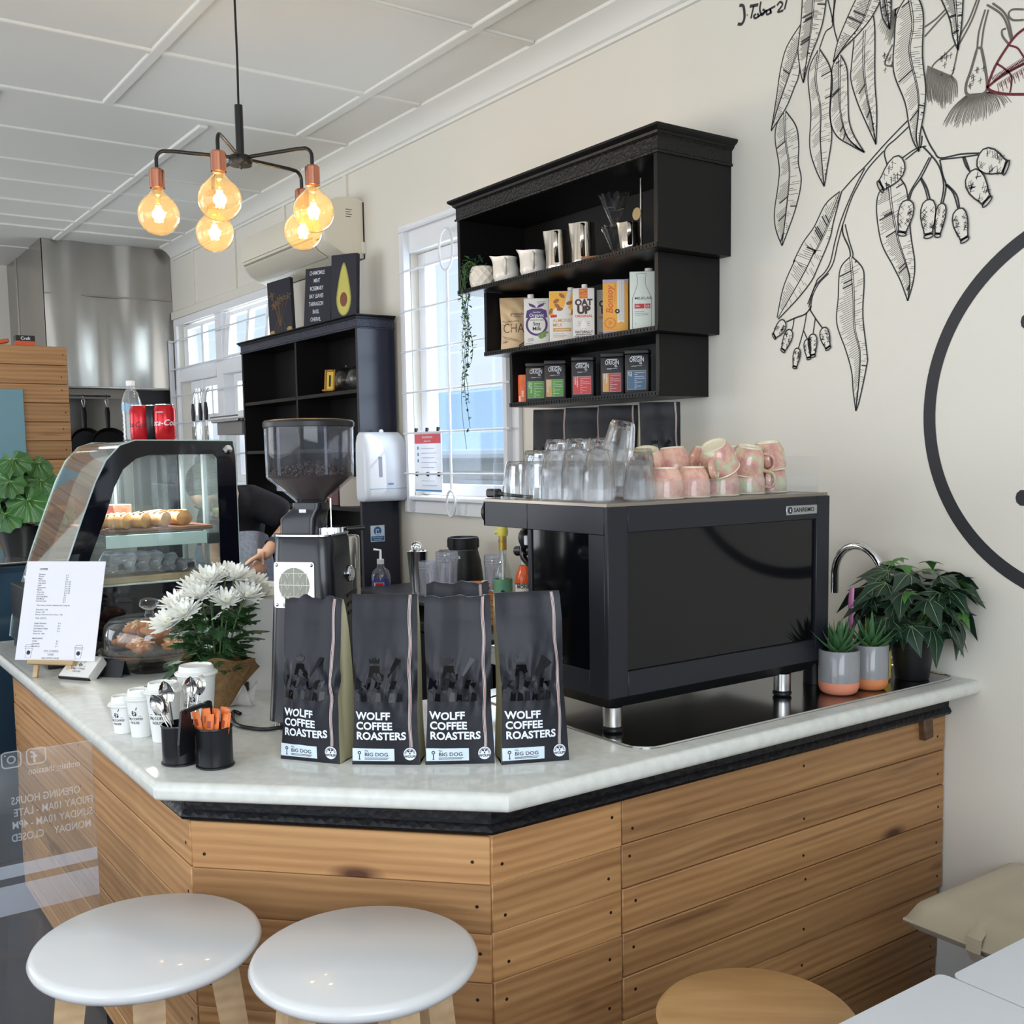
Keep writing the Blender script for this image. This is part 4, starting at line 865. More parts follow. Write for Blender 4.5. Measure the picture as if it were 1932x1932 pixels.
def sachet_mesh():
    mb = MB()
    def f(a, c):
        u = 2*a-1; pf = .0042*(1-u*u)*min(1, 6*min(c, 1-c)); return pf
    mb.grid(lambda a, c: ((2*a-1)*.0085, -f(a, c)-.0002, .100*c), 6, 12); mb.grid(lambda a, c: ((1-2*a)*.0085, f(1-a, c)+.0002, .100*c), 6, 12)
    mb.cur = 1; mb.add([(x, -.0045, z) for x, z in ((-.0035, .072), (.0035, .072), (.0035, .086), (-.0035, .086))], [(0, 1, 2, 3)])
    return mb.mesh('sugar_stick', [ORG, ORD], recalc=False, angle=70)
SUM = sachet_mesh()
for k in range(11):
    a = 2*PI*k/11; r_ = .013 if k % 2 else .021
    tag(link('sugar_stick', SUM, None, MC @ T(.043+r_*math.cos(a)*.9, r_*math.sin(a)*.9, .007+rs.uniform(0, .012)) @ RX(rs.uniform(-.12, .12)-.16*math.sin(a)*-1*.6) @ RY(.16*math.cos(a)) @ RZ(rs.uniform(-.6, .6))), 'orange paper sugar stick standing in the black caddy tin', 'sugar stick', 'orange sugar sticks')
# ================================================================== MENU CARD, EASEL, CARD BOX
BAL = wood_mat('easel_pine', rgb(214, 186, 142), rgb(190, 158, 112), rgb(140, 104, 66), .6, 3, 40, False)
# the board leans back on a little easel
EB = Matrix.Identity(4)
A, B = Vector((-3.255, .600, .95)), Vector((-3.165, .690, .95)); xx = (B-A).normalized(); yy = Vector((-xx.y, xx.x, 0)); cc = (A+B)/2
EM = Matrix(((xx.x, yy.x, 0, cc.x), (xx.y, yy.y, 0, cc.y), (0, 0, 1, .95), (0, 0, 0, 1)))
ez = thing('small_easel', 'small pale wooden easel holding up the printed menu card', 'easel', mtx=EM)
LR = RX(-.30)
for sx in (-.052, .052): obj('front_leg', MB().box(-.007, .007, -.005, .005, 0, .25, T(sx, -.004, 0) @ LR), BAL, ez)
obj('ledge', MB().box(-.072, .072, -.020, .006, .036, .048, LR @ T(0, -.004, 0), bevel=.001), BAL, ez)
obj('rear_leg', MB().box(-.007, .007, -.004, .004, 0, .235, T(0, .135, 0) @ RX(.30)), BAL, ez)
obj('cross_bar', MB().box(-.058, .058, -.004, .004, .205, .22, LR @ T(0, .006, 0)), BAL, ez)
MW, MH = .25, .290
mc = thing('menu_card', 'white printed coffee menu sheet propped on the small easel', 'menu', mtx=EM @ LR @ T(.006, -.0105, .0485))
obj('sheet', MB().box(-MW/2, MW/2, -.0008, .0008, 0, MH), PAPER, mc)
mb = MB(); FM = Matrix(((1, 0, 0, 0), (0, 0, -1, -.0010), (0, 1, 0, 0), (0, 0, 0, 1)))
def mt(s, x, y, sz, al='LEFT', bd=.012): put_text(mb, s, sz, FM @ T(x, y, 0), bd, 1, al)
mt('COFFEE', -.082, .264, .0074, bd=.03)
cof = [('Espresso', '$ 3'), ('Piccolo', '$ 4'), ('Magic', '$ 4'), ('Flat White', '$ 4 / $5'), ('Long Black', '$ 4 / $5'), ('Latte', '$ 4 / $5'), ('Cappuccino', '$ 4 / $5'), ('Mocha', '$ 4 / $5'), ('Chai Latte', '$ 4 / $5'), ('Iced Latte', '$ 6'), ('Iced Long Black', '$ 6'), ('Iced Mocha', '$ 6'), ('Hot Chocolate', '$ 4')]
for i, (a, c) in enumerate(cof): mt(a, -.082, .2495-.0066*i, .0056); mt(c, .005, .2470-.0066*i, .0056)
mt('Take Away | Small $ 4, Medium $4.5, Large $5', -.078, .158, .0056)
for i, s in enumerate(('Extra Shot + 50c', 'Syrups + 50c', 'Bonsoy | Almond | Oat | Honey + 50c')): mt(s, -.078, .145-.0072*i, .0056)
mt('TEA (POT)', -.077, .119, .0078, bd=.0)
for i, s in enumerate(('English Breakfast', 'Spring Green', 'Lemongrass Ginger', 'Peppermint', 'Extra hot  +50c')):
    mt(s, -.078, .105-.0075*i, .0058)
    if i < 4: mt('$ 4', -.002, .105-.0075*i, .0056)
mt('MILKSHAKES', -.078, .061, .0058)
for i, s in enumerate(('Vanilla', 'Chocolate', 'Strawberry')): mt(s, -.078, .0535-.0075*i, .0058); mt('$ 7', -.002, .0535-.0075*i, .0056)
mt("IT'S COFFEE", -.014, .0235, .0088, 'CENTER', 0); mt('TIME!', -.014, .0135, .0088, 'CENTER', 0); mt('D&J COFFEE HOUSE', -.014, .0045, .0062, 'CENTER', .01)
obj('print', mb, INK, mc, recalc=False); mb = MB()
for cx in (-.085, .072):
    o_ = T(cx, .006, 0)
    for pts, cl in (([(-.011, .028), (-.0085, 0), (.0085, 0), (.011, .028)], False), ([(-.0135, .028), (.0135, .028), (.0135, .032), (-.0135, .032)], True), ([(-.0115, .032), (-.0095, .039), (.0095, .039), (.0115, .032)], False)): ribbon(mb, pts, .0009, 0, FM @ o_, cl)
    flat(mb, disc(.0062, 18, 0, .0155), .0001, FM @ o_); obj('cup_drawing', mb, INK, mc, recalc=False); mb = MB()
# pale box of loyalty cards on a tilted black holder
cb = thing('card_holder', 'small white carton of business cards on a black tilted holder by the menu', 'card holder', mtx=stand((-3.224+.03, .656), (-3.118+.03, .727), .95, .03))
TI = T(0, 0, .004) @ RX(math.radians(38))
obj('cradle', MB().box(-.055, .055, -.030, -.026, .0, .026, TI), BLKPL, cb); obj('cradle_back', MB().box(-.055, .055, -.026, .060, -.003, .0, TI), BLKPL, cb)
bx = obj('carton', MB().box(-.053, .053, -.0255, .052, .0005, .030, TI, bevel=.0008), mat('card_white', rgb(226, 224, 220), .55), cb)
mb = MB(); FT = TI @ T(0, .005, .0308); put_text(mb, 'D&J COFFEE', .0088, FT @ T(0, -.006, 0), .0); put_text(mb, 'HOUSE', .0088, FT @ T(0, -.016, 0), .0)
rw = random.Random(2)
for k in range(24): a = rw.uniform(0, 6.28); r_ = .007*math.sqrt(rw.random()); q = .0013; flat(mb, disc(q, 5, r_*math.cos(a), .012+r_*math.sin(a)), .0001*k/24, FT)
ribbon(mb, [(-.02, .006), (-.012, .006)], .0008, 0, FT); ribbon(mb, [(.012, .006), (.02, .006)], .0008, 0, FT); ribbon(mb, [(.006, .018), (.010, .026)], .0012, 0, FT); obj('printed_logo', mb, INK, bx, recalc=False)
tent = thing('tent_stand', 'small black folded tent stand behind the card carton', 'stand', mtx=stand((-3.155, .765), (-3.09, .825), .95, .0))
for s_ in (-1, 1): obj('panel', MB().box(-.035, .035, -.0015, .0015, 0, .052, T(0, s_*.021, 0) @ RX(s_*.42)), BLKPL, tent)
# ================================================================== CAKE STAND WITH ALMOND CROISSANTS
CGL = soft_glass('dome_glass', (.985, .99, .985), .35, 1.4)
cs = thing('cake_stand', 'clear glass footed cake stand on the worktop beside the menu card', 'cake stand', (-3.135, .905, .95))
mb = MB(); mb.lathe([(.0001, .0), (.060, 0), (.062, .004), (.05, .012), (.034, .026), (.03, .036), (.05, .046), (.0001, .047)], 40); mb2 = obj('foot', mb, CGL, cs)
mb = MB(); mb.lathe([(.0001, .0475), (.06, .048), (.135, .054), (.150, .062), (.153, .066), (.149, .068), (.135, .061), (.0001, .056)], 56, cap=False); obj('plate', mb, CGL, cs)
dm = thing('glass_dome', 'clear glass cake dome with round knob over the croissants', 'dome', (-3.135, .905, 1.012))
DGL = clear_mat('dome_clear', (.95, .96, .95), 2.6, haze=.03)
mb = MB(); mb.lathe([(.131, .0), (.133, .004), (.132, .055), (.127, .078), (.112, .094), (.08, .101), (.03, .103), (.0001, .1032)], 64, cap=False); obj('dome_shell', mb, DGL, dm, recalc=False)
obj('knob', MB().lathe([(.016, .103), (.012, .112), (.012, .118), (.026, .128), (.030, .138), (.026, .148), (.012, .153), (.0001, .154)], 32), CGL, dm)
CRO = mat('croissant_crust', rgb(196, 128, 66), .5, var=(30, .2, rgb(160, 92, 44)), bump=(60, .4)); ALM = mat('almond_flake', rgb(226, 190, 140), .6)
def croissant_mesh():
    mb = MB(); pts = []; rr = []
    for i in range(23):
        t = i/22; a = (t-.5)*2.3; pts.append((.052*math.sin(a), .052*math.cos(a)-.04, .0)); rr.append((.004+.022*math.sin(PI*t)**.8)*(1+.10*math.sin(t*PI*11)))
    mb.tube(pts, rr, 12, flat=(1, .85)); mb.cur = 1; r = random.Random(4)
    for k in range(26):
        i = r.randint(4, 18); an = r.uniform(.2, PI-.2); p = Vector(pts[i])+Vector((math.sin((i/22-.5)*2.3)*math.cos(an), math.cos((i/22-.5)*2.3)*math.cos(an), math.sin(an)*.85))*rr[i]
        mb.prism(disc(.0085, 7, 0, 0, .005), 0, .0012, T(p) @ Euler((r.uniform(-.7, .7), r.uniform(-.7, .7), r.uniform(0, 6))).to_matrix().to_4x4())
    return mb.mesh('almond_croissant', [CRO, ALM], angle=60)
CRM = croissant_mesh(); k = 0
for (x, y, z, rz, tl) in ((-.055, -.045, .0245, .3, 0), (.05, -.05, .0245, -.4, 0), (.075, .055, .0245, 1.6, 0), (-.06, .055, .0245, 3.0, 0), (-.035, -.015, .063, .5, .15), (.045, .0, .064, -.2, -.1)):
    lb = 'almond croissant under the glass dome, %s' % {(-.055, -.045): 'bottom layer by the menu card', (.05, -.05): 'bottom layer facing the room', (.075, .055): 'bottom layer beside the flowers', (-.06, .055): 'bottom layer against the display case', (-.035, -.015): 'top layer by the menu card', (.045, .0): 'top layer beside the flowers'}[(x, y)]
    tag(link('almond_croissant', CRM, None, T(-3.135+x, .905+y, 1.007+z) @ RZ(rz+.5) @ RX(tl)), lb, 'croissant', 'croissants under the dome')
# ================================================================== POT OF WHITE CHRYSANTHEMUMS
BUR = mat('burlap', rgb(182, 144, 96), .9, bump=(170, .9, 'wave', .5), var=(60, .2, rgb(150, 114, 72)))
PETAL = mat('white_petal', rgb(240, 240, 232), .55); PCEN = mat('flower_centre', rgb(196, 190, 80), .7)
LEAFD = mat('dark_leaf', rgb(38, 66, 36), .5, var=(14, .25, rgb(52, 86, 44))); STEMG = mat('green_stem', rgb(84, 112, 58), .55)
fp = thing('chrysanthemum_pot', 'pot of white chrysanthemums wrapped in burlap beside the largest paper cup', 'flowers', (-2.585, .905, .95), .5)
obj('pot', MB().lathe([(.0001, 0), (.042, 0), (.056, .10), (.052, .10), (.050, .094), (.0001, .094)], 28), mat('terracotta_dark', rgb(92, 66, 48), .7), fp)
def wrap(u, v):
    a = 2*PI*u*1.04; hgt = .112+.020*math.cos(2*a+1.1)+.008*math.sin(5*a); r = .047+.055*v**1.5+.004*math.sin(9*a)*v+.002*math.sin(a*3+v*5)+.004*u
    return (r*math.cos(a), r*math.sin(a), .0015+hgt*v)
obj('burlap_wrap', MB().sheet(wrap, 96, 14, .0015), BUR, fp, recalc=False, angle=70)
def papr(u, v):
    a = -.35+.7*u; r = .056+.05*v; return (r*math.cos(a), r*math.sin(a), .004+(.03+.03*math.sin(u*PI*2.6+.4))*v)
obj('paper_collar', MB().sheet(papr, 12, 6, .0006, RZ(.05)), clear_mat('tissue', (.93, .92, .9), 1, haze=.45, haze_col=(.75, .72, .7)), fp, recalc=False)
def mum_mesh(seed, R=.037):
    r = random.Random(seed); mb = MB()
    for ring, n, tilt, L_ in ((0, 15, .12, 1), (1, 13, .42, .92), (2, 9, .8, .72)):
        for k in range(n):
            a = 2*PI*k/n+ring*.3+r.uniform(-.1, .1); ln = R*L_*r.uniform(.9, 1.1); w = .0048; tl = tilt+r.uniform(-.12, .12)
            def pt(u, v):
                s = v*ln; cu = tl+.25*v; ww = w*(math.sin(PI*(v*.82+.12)))**.7*(2*u-1)
                return (.004+s*math.cos(cu), ww, s*math.sin(cu)-.6*abs(ww)*0+.35*abs(ww))
            mb.sheet(pt, 2, 5, .0004, RZ(a))
    return mb.mesh('petals', PETAL, recalc=False, angle=80)
MUMS = [mum_mesh(s) for s in (1, 2, 3)]
CENM = MB().ball((0, 0, .004), .0075, 12, 8, (1, 1, .6)).mesh('centre', PCEN)
def mum_leaf_mesh():
    half = [(0, .0), (.004, .006), (.012, .008), (.009, .015), (.018, .020), (.011, .025), (.016, .036), (.008, .034), (.005, .042), (0, .050)]
    mb = MB(); n = len(half); pts = [(x, y, -.25*x) for x, y in half] + [(-x, y, .0-.25*x) for x, y in reversed(half[1:-1])]
    mb.add([(x, y, z+.06*y-.9*y*y*4) for x, y, z in pts], [(0, i, i+1) for i in range(1, len(pts)-1)]) if False else None
    vs = [(0, y, .002-3.5*y*y) for x, y in half] + [(x, y, -.2*x-3.5*y*y) for x, y in half] + [(-x, y, -.2*x-3.5*y*y) for x, y in half]
    fs = [(i, n+i, n+i+1, i+1) for i in range(n-1)] + [(i+1, 2*n+i+1, 2*n+i, i) for i in range(n-1)]
    mb.add(vs, fs); return mb.mesh('leaf', LEAFD, recalc=False, smooth=False)
LFM = mum_leaf_mesh(); rf = random.Random(21)
# flower heads: (right, toward viewer, up) in local axes; local frame rz .5
heads = [(-.005, -.03, .318), (.055, -.02, .322), (.09, .0, .302), (.03, .035, .325), (-.045, .01, .296), (-.025, -.055, .285), (.035, -.065, .268), (.085, -.05, .278), (-.085, -.03, .262), (-.10, -.055, .218), (.115, .02, .268), (-.06, -.075, .245), (.06, .06, .30), (-.01, .06, .30)]
cdir = Vector((.907, -.42, 0)); rdir = Vector((.42, .907, 0)); Ri = RZ(-.5)
for i, (rx, ty, up) in enumerate(heads):
    p = Ri @ (rdir*rx - cdir*ty)*1.0; p.z = up; base = Vector((p.x*.25, p.y*.25, .10))
    mid = base.lerp(p, .55)+Vector((0, 0, .02)); st = obj('stem', MB().tube(spline([base, mid, p], 5), .0019, 6), STEMG, fp)
    out = (p-Vector((0, 0, .16))).normalized()*.7+Vector((0, 0, .75))+(Ri @ cdir)*.35; q = out.normalized().to_track_quat('Z', 'Y').to_matrix().to_4x4()
    h = link('flower_head', MUMS[i % 3], fp, T(p) @ q @ RZ(rf.uniform(0, 6)) @ Matrix.Scale(rf.uniform(1.1, 1.35), 4)); link('flower_centre', CENM, h)
for i in range(170):
    a = rf.uniform(0, 2*PI); z = rf.uniform(.09, .25); r_ = rf.uniform(.015, .085)*(.75+1.3*(z-.09)) + (.02 if z < .13 else 0)
    M0 = T(r_*math.cos(a), r_*math.sin(a), z) @ RZ(a-PI/2+rf.uniform(-.5, .5)) @ RX(rf.uniform(-.5, .55)) @ RY(rf.uniform(-.4, .4)) @ Matrix.Scale(rf.uniform(.8, 1.35), 4)
    link('leaf', LFM, fp, M0)
# ================================================================== WHITE CARD TERMINAL STAND
tm = thing('register_terminal', 'white wedge shaped register terminal between the flowers and the grinder', 'terminal', mtx=Matrix(((.42, -.907, 0, -2.70), (.907, .42, 0, .990), (0, 0, 1, .95), (0, 0, 0, 1))))
RX90 = Matrix(((1, 0, 0, 0), (0, 0, 1, 0), (0, 1, 0, 0), (0, 0, 0, 1)))
TW = mat('terminal_white', rgb(222, 220, 216), .4)
mb = MB(); mb.prism([(.012, .008), (.016, .0), (.15, 0), (.15, .272), (.06, .283), (.048, .278), (.043, .262), (.016, .19), (.013, .09)], 0, .13, RX90); obj('housing', mb, TW, tm, angle=30)
mb = MB(); mb.prism([(.040, .268), (.046, .276), (-.004, .158), (-.012, .15), (-.012, .142), (.010, .142)], -.006, .137, RX90); obj('screen_back', mb, TW, tm, angle=30)
obj('base_gap', MB().box(.005, .04, -.002, .10, .0005, .025), BLKPL, tm)
# ================================================================== POTS AT THE WALL END
IVYD = mat('ivy_leaf_dark', rgb(34, 54, 44), .42, var=(9, .3, rgb(44, 70, 50))); IVYL = mat('ivy_leaf_bright', rgb(66, 120, 52), .42, var=(9, .3, rgb(84, 140, 62))); VEIN = mat('leaf_vein', rgb(120, 150, 104), .5)
def ivy_mesh(m):
    pol = [(0, .004), (.016, -.012), (.036, -.010), (.029, .010), (.054, .024), (.026, .030), (.018, .044), (.0, .082)]
    full = pol + [(-x, y) for x, y in reversed(pol[1:-1])]; bend = lambda x, y: (x, y, -5.0*y*y-4.5*x*x+.012*math.sin(y*60)*.3)
    mb = MB(); n = len(full); mb.add([bend(0, .02)] + [bend(x, y) for x, y in full], [(0, 1+i, 1+(i+1) % n) for i in range(n)])
    mb.cur = 1
    for tip in ((0, .074), (.047, .021), (-.047, .021), (.030, -.003), (-.030, -.003), (.022, .044), (-.022, .044)):
        vs = []
        for k in range(6):
            t = k/5; x, y = tip[0]*t, .002+(tip[1]-.002)*t; d = Vector((tip[0], tip[1], 0)).normalized(); w = .0011*(1-t*.7)
            for s_ in (-1, 1): b_ = bend(x-d.y*w*s_, y+d.x*w*s_); vs.append((b_[0], b_[1], b_[2]+.0007))
        mb.add(vs, [(2*k, 2*k+1, 2*k+3, 2*k+2) for k in range(5)])
    return mb.mesh('leaf', [m, VEIN], recalc=False, angle=60)
IV = (ivy_mesh(IVYD), ivy_mesh(IVYL))
iv = thing('potted_ivy', 'bushy dark green ivy in a black plastic pot at the wall end of the worktop', 'potted plant', (-1.672, 2.487, .953))
obj('pot', MB().lathe([(.0001, 0), (.041, 0), (.0435, .003), (.055, .088), (.0605, .089), (.0615, .116), (.058, .117), (.0535, .089), (.0525, .085), (.0001, .083)], 40, cap=False), BLKPL, iv, angle=40)
obj('soil', MB().cyl(.053, .078, .0855, 24), mat('soil', rgb(40, 32, 28), .95, bump=(90, .8)), iv)
ri = random.Random(5); cdi = Vector((.56, -.83, 0)).normalized()
for k in range(7): a = ri.uniform(0, 6.28); obj('stem', MB().tube(spline([(.008*math.cos(a), .008*math.sin(a), .08), (.03*math.cos(a), .03*math.sin(a), .16), (.09*math.cos(a), .07*math.sin(a), .20+.05*ri.random())], 5), .0028, 6), STEMG, iv)
for k in range(88):
    u = ri.random(); a = ri.uniform(0, 2*PI); zz = .148+.145*u; rad = .125*math.sqrt(max(.08, 1-((zz-.205)/.115)**2))*(.62+.38*ri.random()); rad = max(rad, .03)
    px, py = rad*math.cos(a)*1.0, rad*math.sin(a)*.98
    py = min(py, .085)
    small = k % 6 == 0; sc = ri.uniform(.5, .72) if small else ri.uniform(.85, 1.25)
    dr = .25+.9*(1-u)+ri.uniform(-.3, .3)
    link('leaf', IV[1 if small else 0], iv, T(px, py, zz+(.015 if small else 0)) @ RZ(a-PI/2+ri.uniform(-.5, .5)) @ RX(-dr+.35) @ RY(ri.uniform(-.5, .5)) @ Matrix.Scale(sc, 4))
for x, y, z, rz in ((-.02, -.02, .325, 2.6), (.02, .04, .315, .4), (-.05, .03, .30, 4.0), (.05, -.02, .30, 5.3)): link('leaf', IV[1], iv, T(x, y, z) @ RZ(rz) @ RX(-.15) @ Matrix.Scale(.62, 4))
GREYG = mat('grey_glaze', rgb(138, 138, 140), .18, coat=.3); TERR = mat('salmon_clay', rgb(226, 142, 112), .6); TERR2 = mat('orange_clay', rgb(214, 132, 84), .6)
SUCC = mat('succulent_leaf', rgb(52, 92, 58), .42, var=(8, .3, rgb(72, 112, 60))); SUCY = mat('succulent_leaf_pale', rgb(120, 134, 60), .42)
GRIT = mat('grit', rgb(120, 104, 88), .9, bump=(160, 1, 'voronoi'))
def spike_mesh(m):
    mb = MB()
    def f(a, c):
        w = .0085*(1-c)**.75*(1+.6*c*(1-c)*2); an = PI*(a-.5)*1.2; return (w*math.sin(an), c*.075+0, .004*(1-c)*math.cos(an)*-1+.14*c*c*.10)
    mb.grid(f, 6, 9); mb.grid(lambda a, c: (f(1-a, c)[0], f(1-a, c)[1], f(1-a, c)[2]+.0022*(1-c)), 6, 9); return mb.mesh('leaf', m, recalc=False, angle=70)
SPK = (spike_mesh(SUCC), spike_mesh(SUCY))
def succulent(label, loc, r, h, hc, clay, seed):
    s = thing('potted_succulent', label, 'potted plant', (*loc, .953), 0, 'grey dipped succulent pots')
    prof = [(r, hc), (r, h-.002), (r-.0015, h), (r-.005, h), (r-.006, h-.012), (.0001, h-.012)]
    obj('pot', MB().lathe(prof, 44, cap=False), GREYG, s, angle=40); obj('clay_base', MB().lathe([(.0001, 0), (r*.72, 0), (r*.9, .006), (r*.985, .018), (r, hc)], 44, cap=False), clay, s, angle=40)
    obj('grit', MB().cyl(r-.0065, h-.02, h-.0105, 30), GRIT, s); rr = random.Random(seed)
    for k in range(30):
        t = k/29; a = k*2.4+rr.uniform(-.2, .2); el = .35+1.1*t+rr.uniform(-.08, .08); link('leaf', SPK[1 if (t > .8 and k % 2) else 0], s, T(.010*(1-t)*math.cos(a), .010*(1-t)*math.sin(a), h-.012+.012*t) @ RZ(a-PI/2) @ RX(el) @ Matrix.Diagonal((1.15, .85+.35*rr.random(), 1, 1)))
succulent('larger grey and salmon pot with a spiky succulent beside the espresso machine', (-1.685, 2.196), .0505, .112, .032, TERR, 8)
succulent('smaller grey and orange pot with a pale tipped spiky succulent', (-1.668, 2.300), .0455, .116, .030, TERR2, 9)
# tap, dish brush and sponge behind the pots
tp = thing('mixer_tap', 'chrome gooseneck tap arching behind the espresso machine and pots', 'tap', (-1.79, 2.525, .953))
arc = [(0, 0, .02), (0, 0, .245)] + [(-.083+.083*math.cos(a), -.012*math.sin(a), .245+.098*math.sin(a)) for a in [PI*i/16 for i in range(1, 16)]] + [(-.166, 0, .245), (-.166, 0, .20)]
obj('spout', MB().tube(arc, .0115, 16), CHROME, tp); obj('base', MB().lathe([(.0001, 0), (.026, 0), (.026, .006), (.016, .014), (.016, .04), (.0001, .041)], 28), CHROME, tp)
obj('lever', MB().tube([(.014, 0, .03), (.055, -.01, .05)], .005, 8), CHROME, tp)
db = thing('dish_brush', 'pink handled dish brush standing behind the succulents', 'brush', (-1.775, 2.36, .953)); PKP = mat('pink_plastic', rgb(206, 130, 176), .35)
obj('handle', MB().tube([(0, 0, .06), (.0, .002, .14), (0, 0, .21), (.0, .004, .245)], [.005, .0045, .006, .005], 10, flat=(1.5, .7)), PKP, db); obj('bristle_head', MB().cyl(.02, .0, .06, 16), mat('bristle', rgb(214, 206, 214), .8, bump=(300, .8)), db)
tag(obj('sponge', MB().box(-.03, .03, -.045, .045, 0, .085, T(-1.71, 2.378, .953) @ RZ(.3), bevel=.006), mat('yellow_sponge', rgb(214, 190, 84), .9, bump=(120, .8, 'voronoi'))), 'yellow sponge standing between the smaller succulent and the ivy pot', 'sponge')
# ================================================================== STEPPED BLACK WALL SHELF
sh = thing('wall_shelf', 'stepped three-tier black wall shelf with carved cornice beside the window', 'wall shelf', (-3.0, WY, 1.75))
SI = T(-3.0, WY, 1.75).inverted()
SHB = mat('shelf_black', rgb(17, 16, 17), .42, spec=.32, bump=(30, .12)); CARVE = mat('shelf_carved', rgb(20, 18, 18), .45, spec=.4, bump=(95, .8, 'voronoi'))
tiers = [(-3.577, -2.441, 2.285, 2.193, 2.478), (-3.470, -2.490, 2.333, 1.948, 2.192), (-3.375, -2.539, 2.383, 1.748, 1.947)]   # x0 x1 front z0 z1
for i, (a, b, yf, z0, z1) in enumerate(tiers):
    th = .018
    obj('side_panel', MB().box(a, a+th, yf, WY-.001, z0, z1, bevel=.001), SHB, sh, SI); obj('side_panel', MB().box(b-th, b, yf, WY-.001, z0, z1, bevel=.001), SHB, sh, SI)
    obj('shelf_board', MB().box(a+th, b-th, yf+.001, WY-.001, z0, z0+.017), SHB, sh, SI); obj('back_panel', MB().box(a+th, b-th, WY-.009, WY-.001, z0+.0171, z1), SHB, sh, SI)
    mb = MB(); n = int((b-a)/.016)
    mb.box(a, b, yf-.004, yf-.0005, z0+.001, z0+.016)
    for k in range(n): xx = a+.008+k*(b-a-.016)/n; mb.box(xx, xx+.009, yf-.0062, yf-.0042, z0+.004, z0+.012)
    e = obj('carved_edge', mb, SHB, sh, SI); e['kind'] = 'stuff'
obj('top_board', MB().box(-3.575, -2.443, 2.287, WY-.001, 2.4785, 2.50), SHB, sh, SI)
P = [(-3.577, WY-.001), (-3.577, 2.285), (-2.441, 2.285), (-2.441, WY-.001)]
moulding(P, sh, [(-.01, 2.474), (.006, 2.474), (.008, 2.480), (.003, 2.484), (.003, 2.522), (.010, 2.528), (-.01, 2.528)], CARVE, SI)
moulding(P, sh, [(-.01, 2.5285), (.012, 2.5285), (.014, 2.536), (.022, 2.540), (.028, 2.546), (.028, 2.553), (-.01, 2.553)], SHB, SI, 'cornice_moulding')
obj('top_cover', MB().box(-3.57, -2.45, 2.292, WY-.001, 2.540, 2.552), SHB, sh, SI)
Z1, Z2, Z3 = 2.2105, 1.9655, 1.7655
# ------------------------------------------------------------------ top tier
pt = thing('hanging_plant', 'trailing string plant in a faceted white pot at the window end of the top shelf', 'potted plant', (-3.490, 2.345, Z1))
FACET = mat('faceted_pot', rgb(220, 216, 206), .5)
n = 11; rows = []; mb = MB()
for j in range(6):
    z = .004+j*.0155; r = .043+.012*math.sin(PI*(j/5)*.85+.3); rows.append([(r*(1.0 if (i+j) % 2 else .93)*math.cos(2*PI*i/(2*n)), r*(1.0 if (i+j) % 2 else .93)*math.sin(2*PI*i/(2*n)), z) for i in range(2*n)])
vs = [p for r in rows for p in r]; m = 2*n; fs = []
for j in range(5):
    for i in range(m):
        a, b_, c, d = j*m+i, j*m+(i+1) % m, (j+1)*m+(i+1) % m, (j+1)*m+i
        fs += [(a, b_, c), (a, c, d)] if (i+j) % 2 else [(a, b_, d), (b_, c, d)]
fs.append(tuple(reversed(range(m)))); mb.add(vs, fs); obj('pot', mb, FACET, pt, smooth=False); obj('soil', MB().cyl(.045, .068, .076, 20), MATS['soil'], pt)
SG = mat('string_leaf', rgb(50, 84, 58), .5, var=(20, .3, rgb(66, 104, 70))); rr = random.Random(6)
def leaflet():
    mb = MB(); mb.sheet(lambda u, v: ((2*u-1)*.0042*math.sin(PI*min(1, v*.9+.08)), v*.019, .0015*math.sin(PI*v)), 2, 4, .0006); return mb.mesh('leaf', SG, recalc=False, angle=80)
LL = leaflet()
tops = MB(); strands = [(-.052, -.040, .60), (-.040, -.055, .50), (-.060, -.020, .34), (-.028, -.060, .28), (-.066, -.034, .46), (-.046, -.050, .20), (-.058, -.05, .68)]
npl = 0
def leaf_at(p, sc=1): 
    global npl; npl += 1
    link('leaf', LL, pt, T(p) @ Euler((rr.uniform(-1.2, .9), rr.uniform(-.6, .6), rr.uniform(0, 6.28))).to_matrix().to_4x4() @ Matrix.Scale(sc, 4))
for k, (x, y, ln) in enumerate(strands):
    pts = [(x*.3, y*.3, .08), (x*.8, y*.8, .105), (x*1.05, y*1.1, .08)] + [(x*1.1+.010*math.sin(j*.7+k), y*1.15-.006*math.cos(j*.9+k), .06-ln*j/10) for j in range(11)]
    sp = spline(pts, 4); obj('strand', MB().tube(sp, .0011, 5), STEMG, pt)
    for p in sp[8:]:
        if npl < 225: leaf_at(p+Vector((rr.uniform(-.004, .004), rr.uniform(-.004, .004), rr.uniform(-.01, .01))), rr.uniform(.7, 1.05))
for i in range(68): a = rr.uniform(1.6, 5.2); r = .06*math.sqrt(rr.random()); leaf_at((r*math.cos(a)-.03, r*math.sin(a)-.012, rr.uniform(.07, .125)-.06*max(0, r-.035)/.03), 1.15)
CER = mat('white_ceramic', rgb(226, 222, 214), .12, coat=.3)
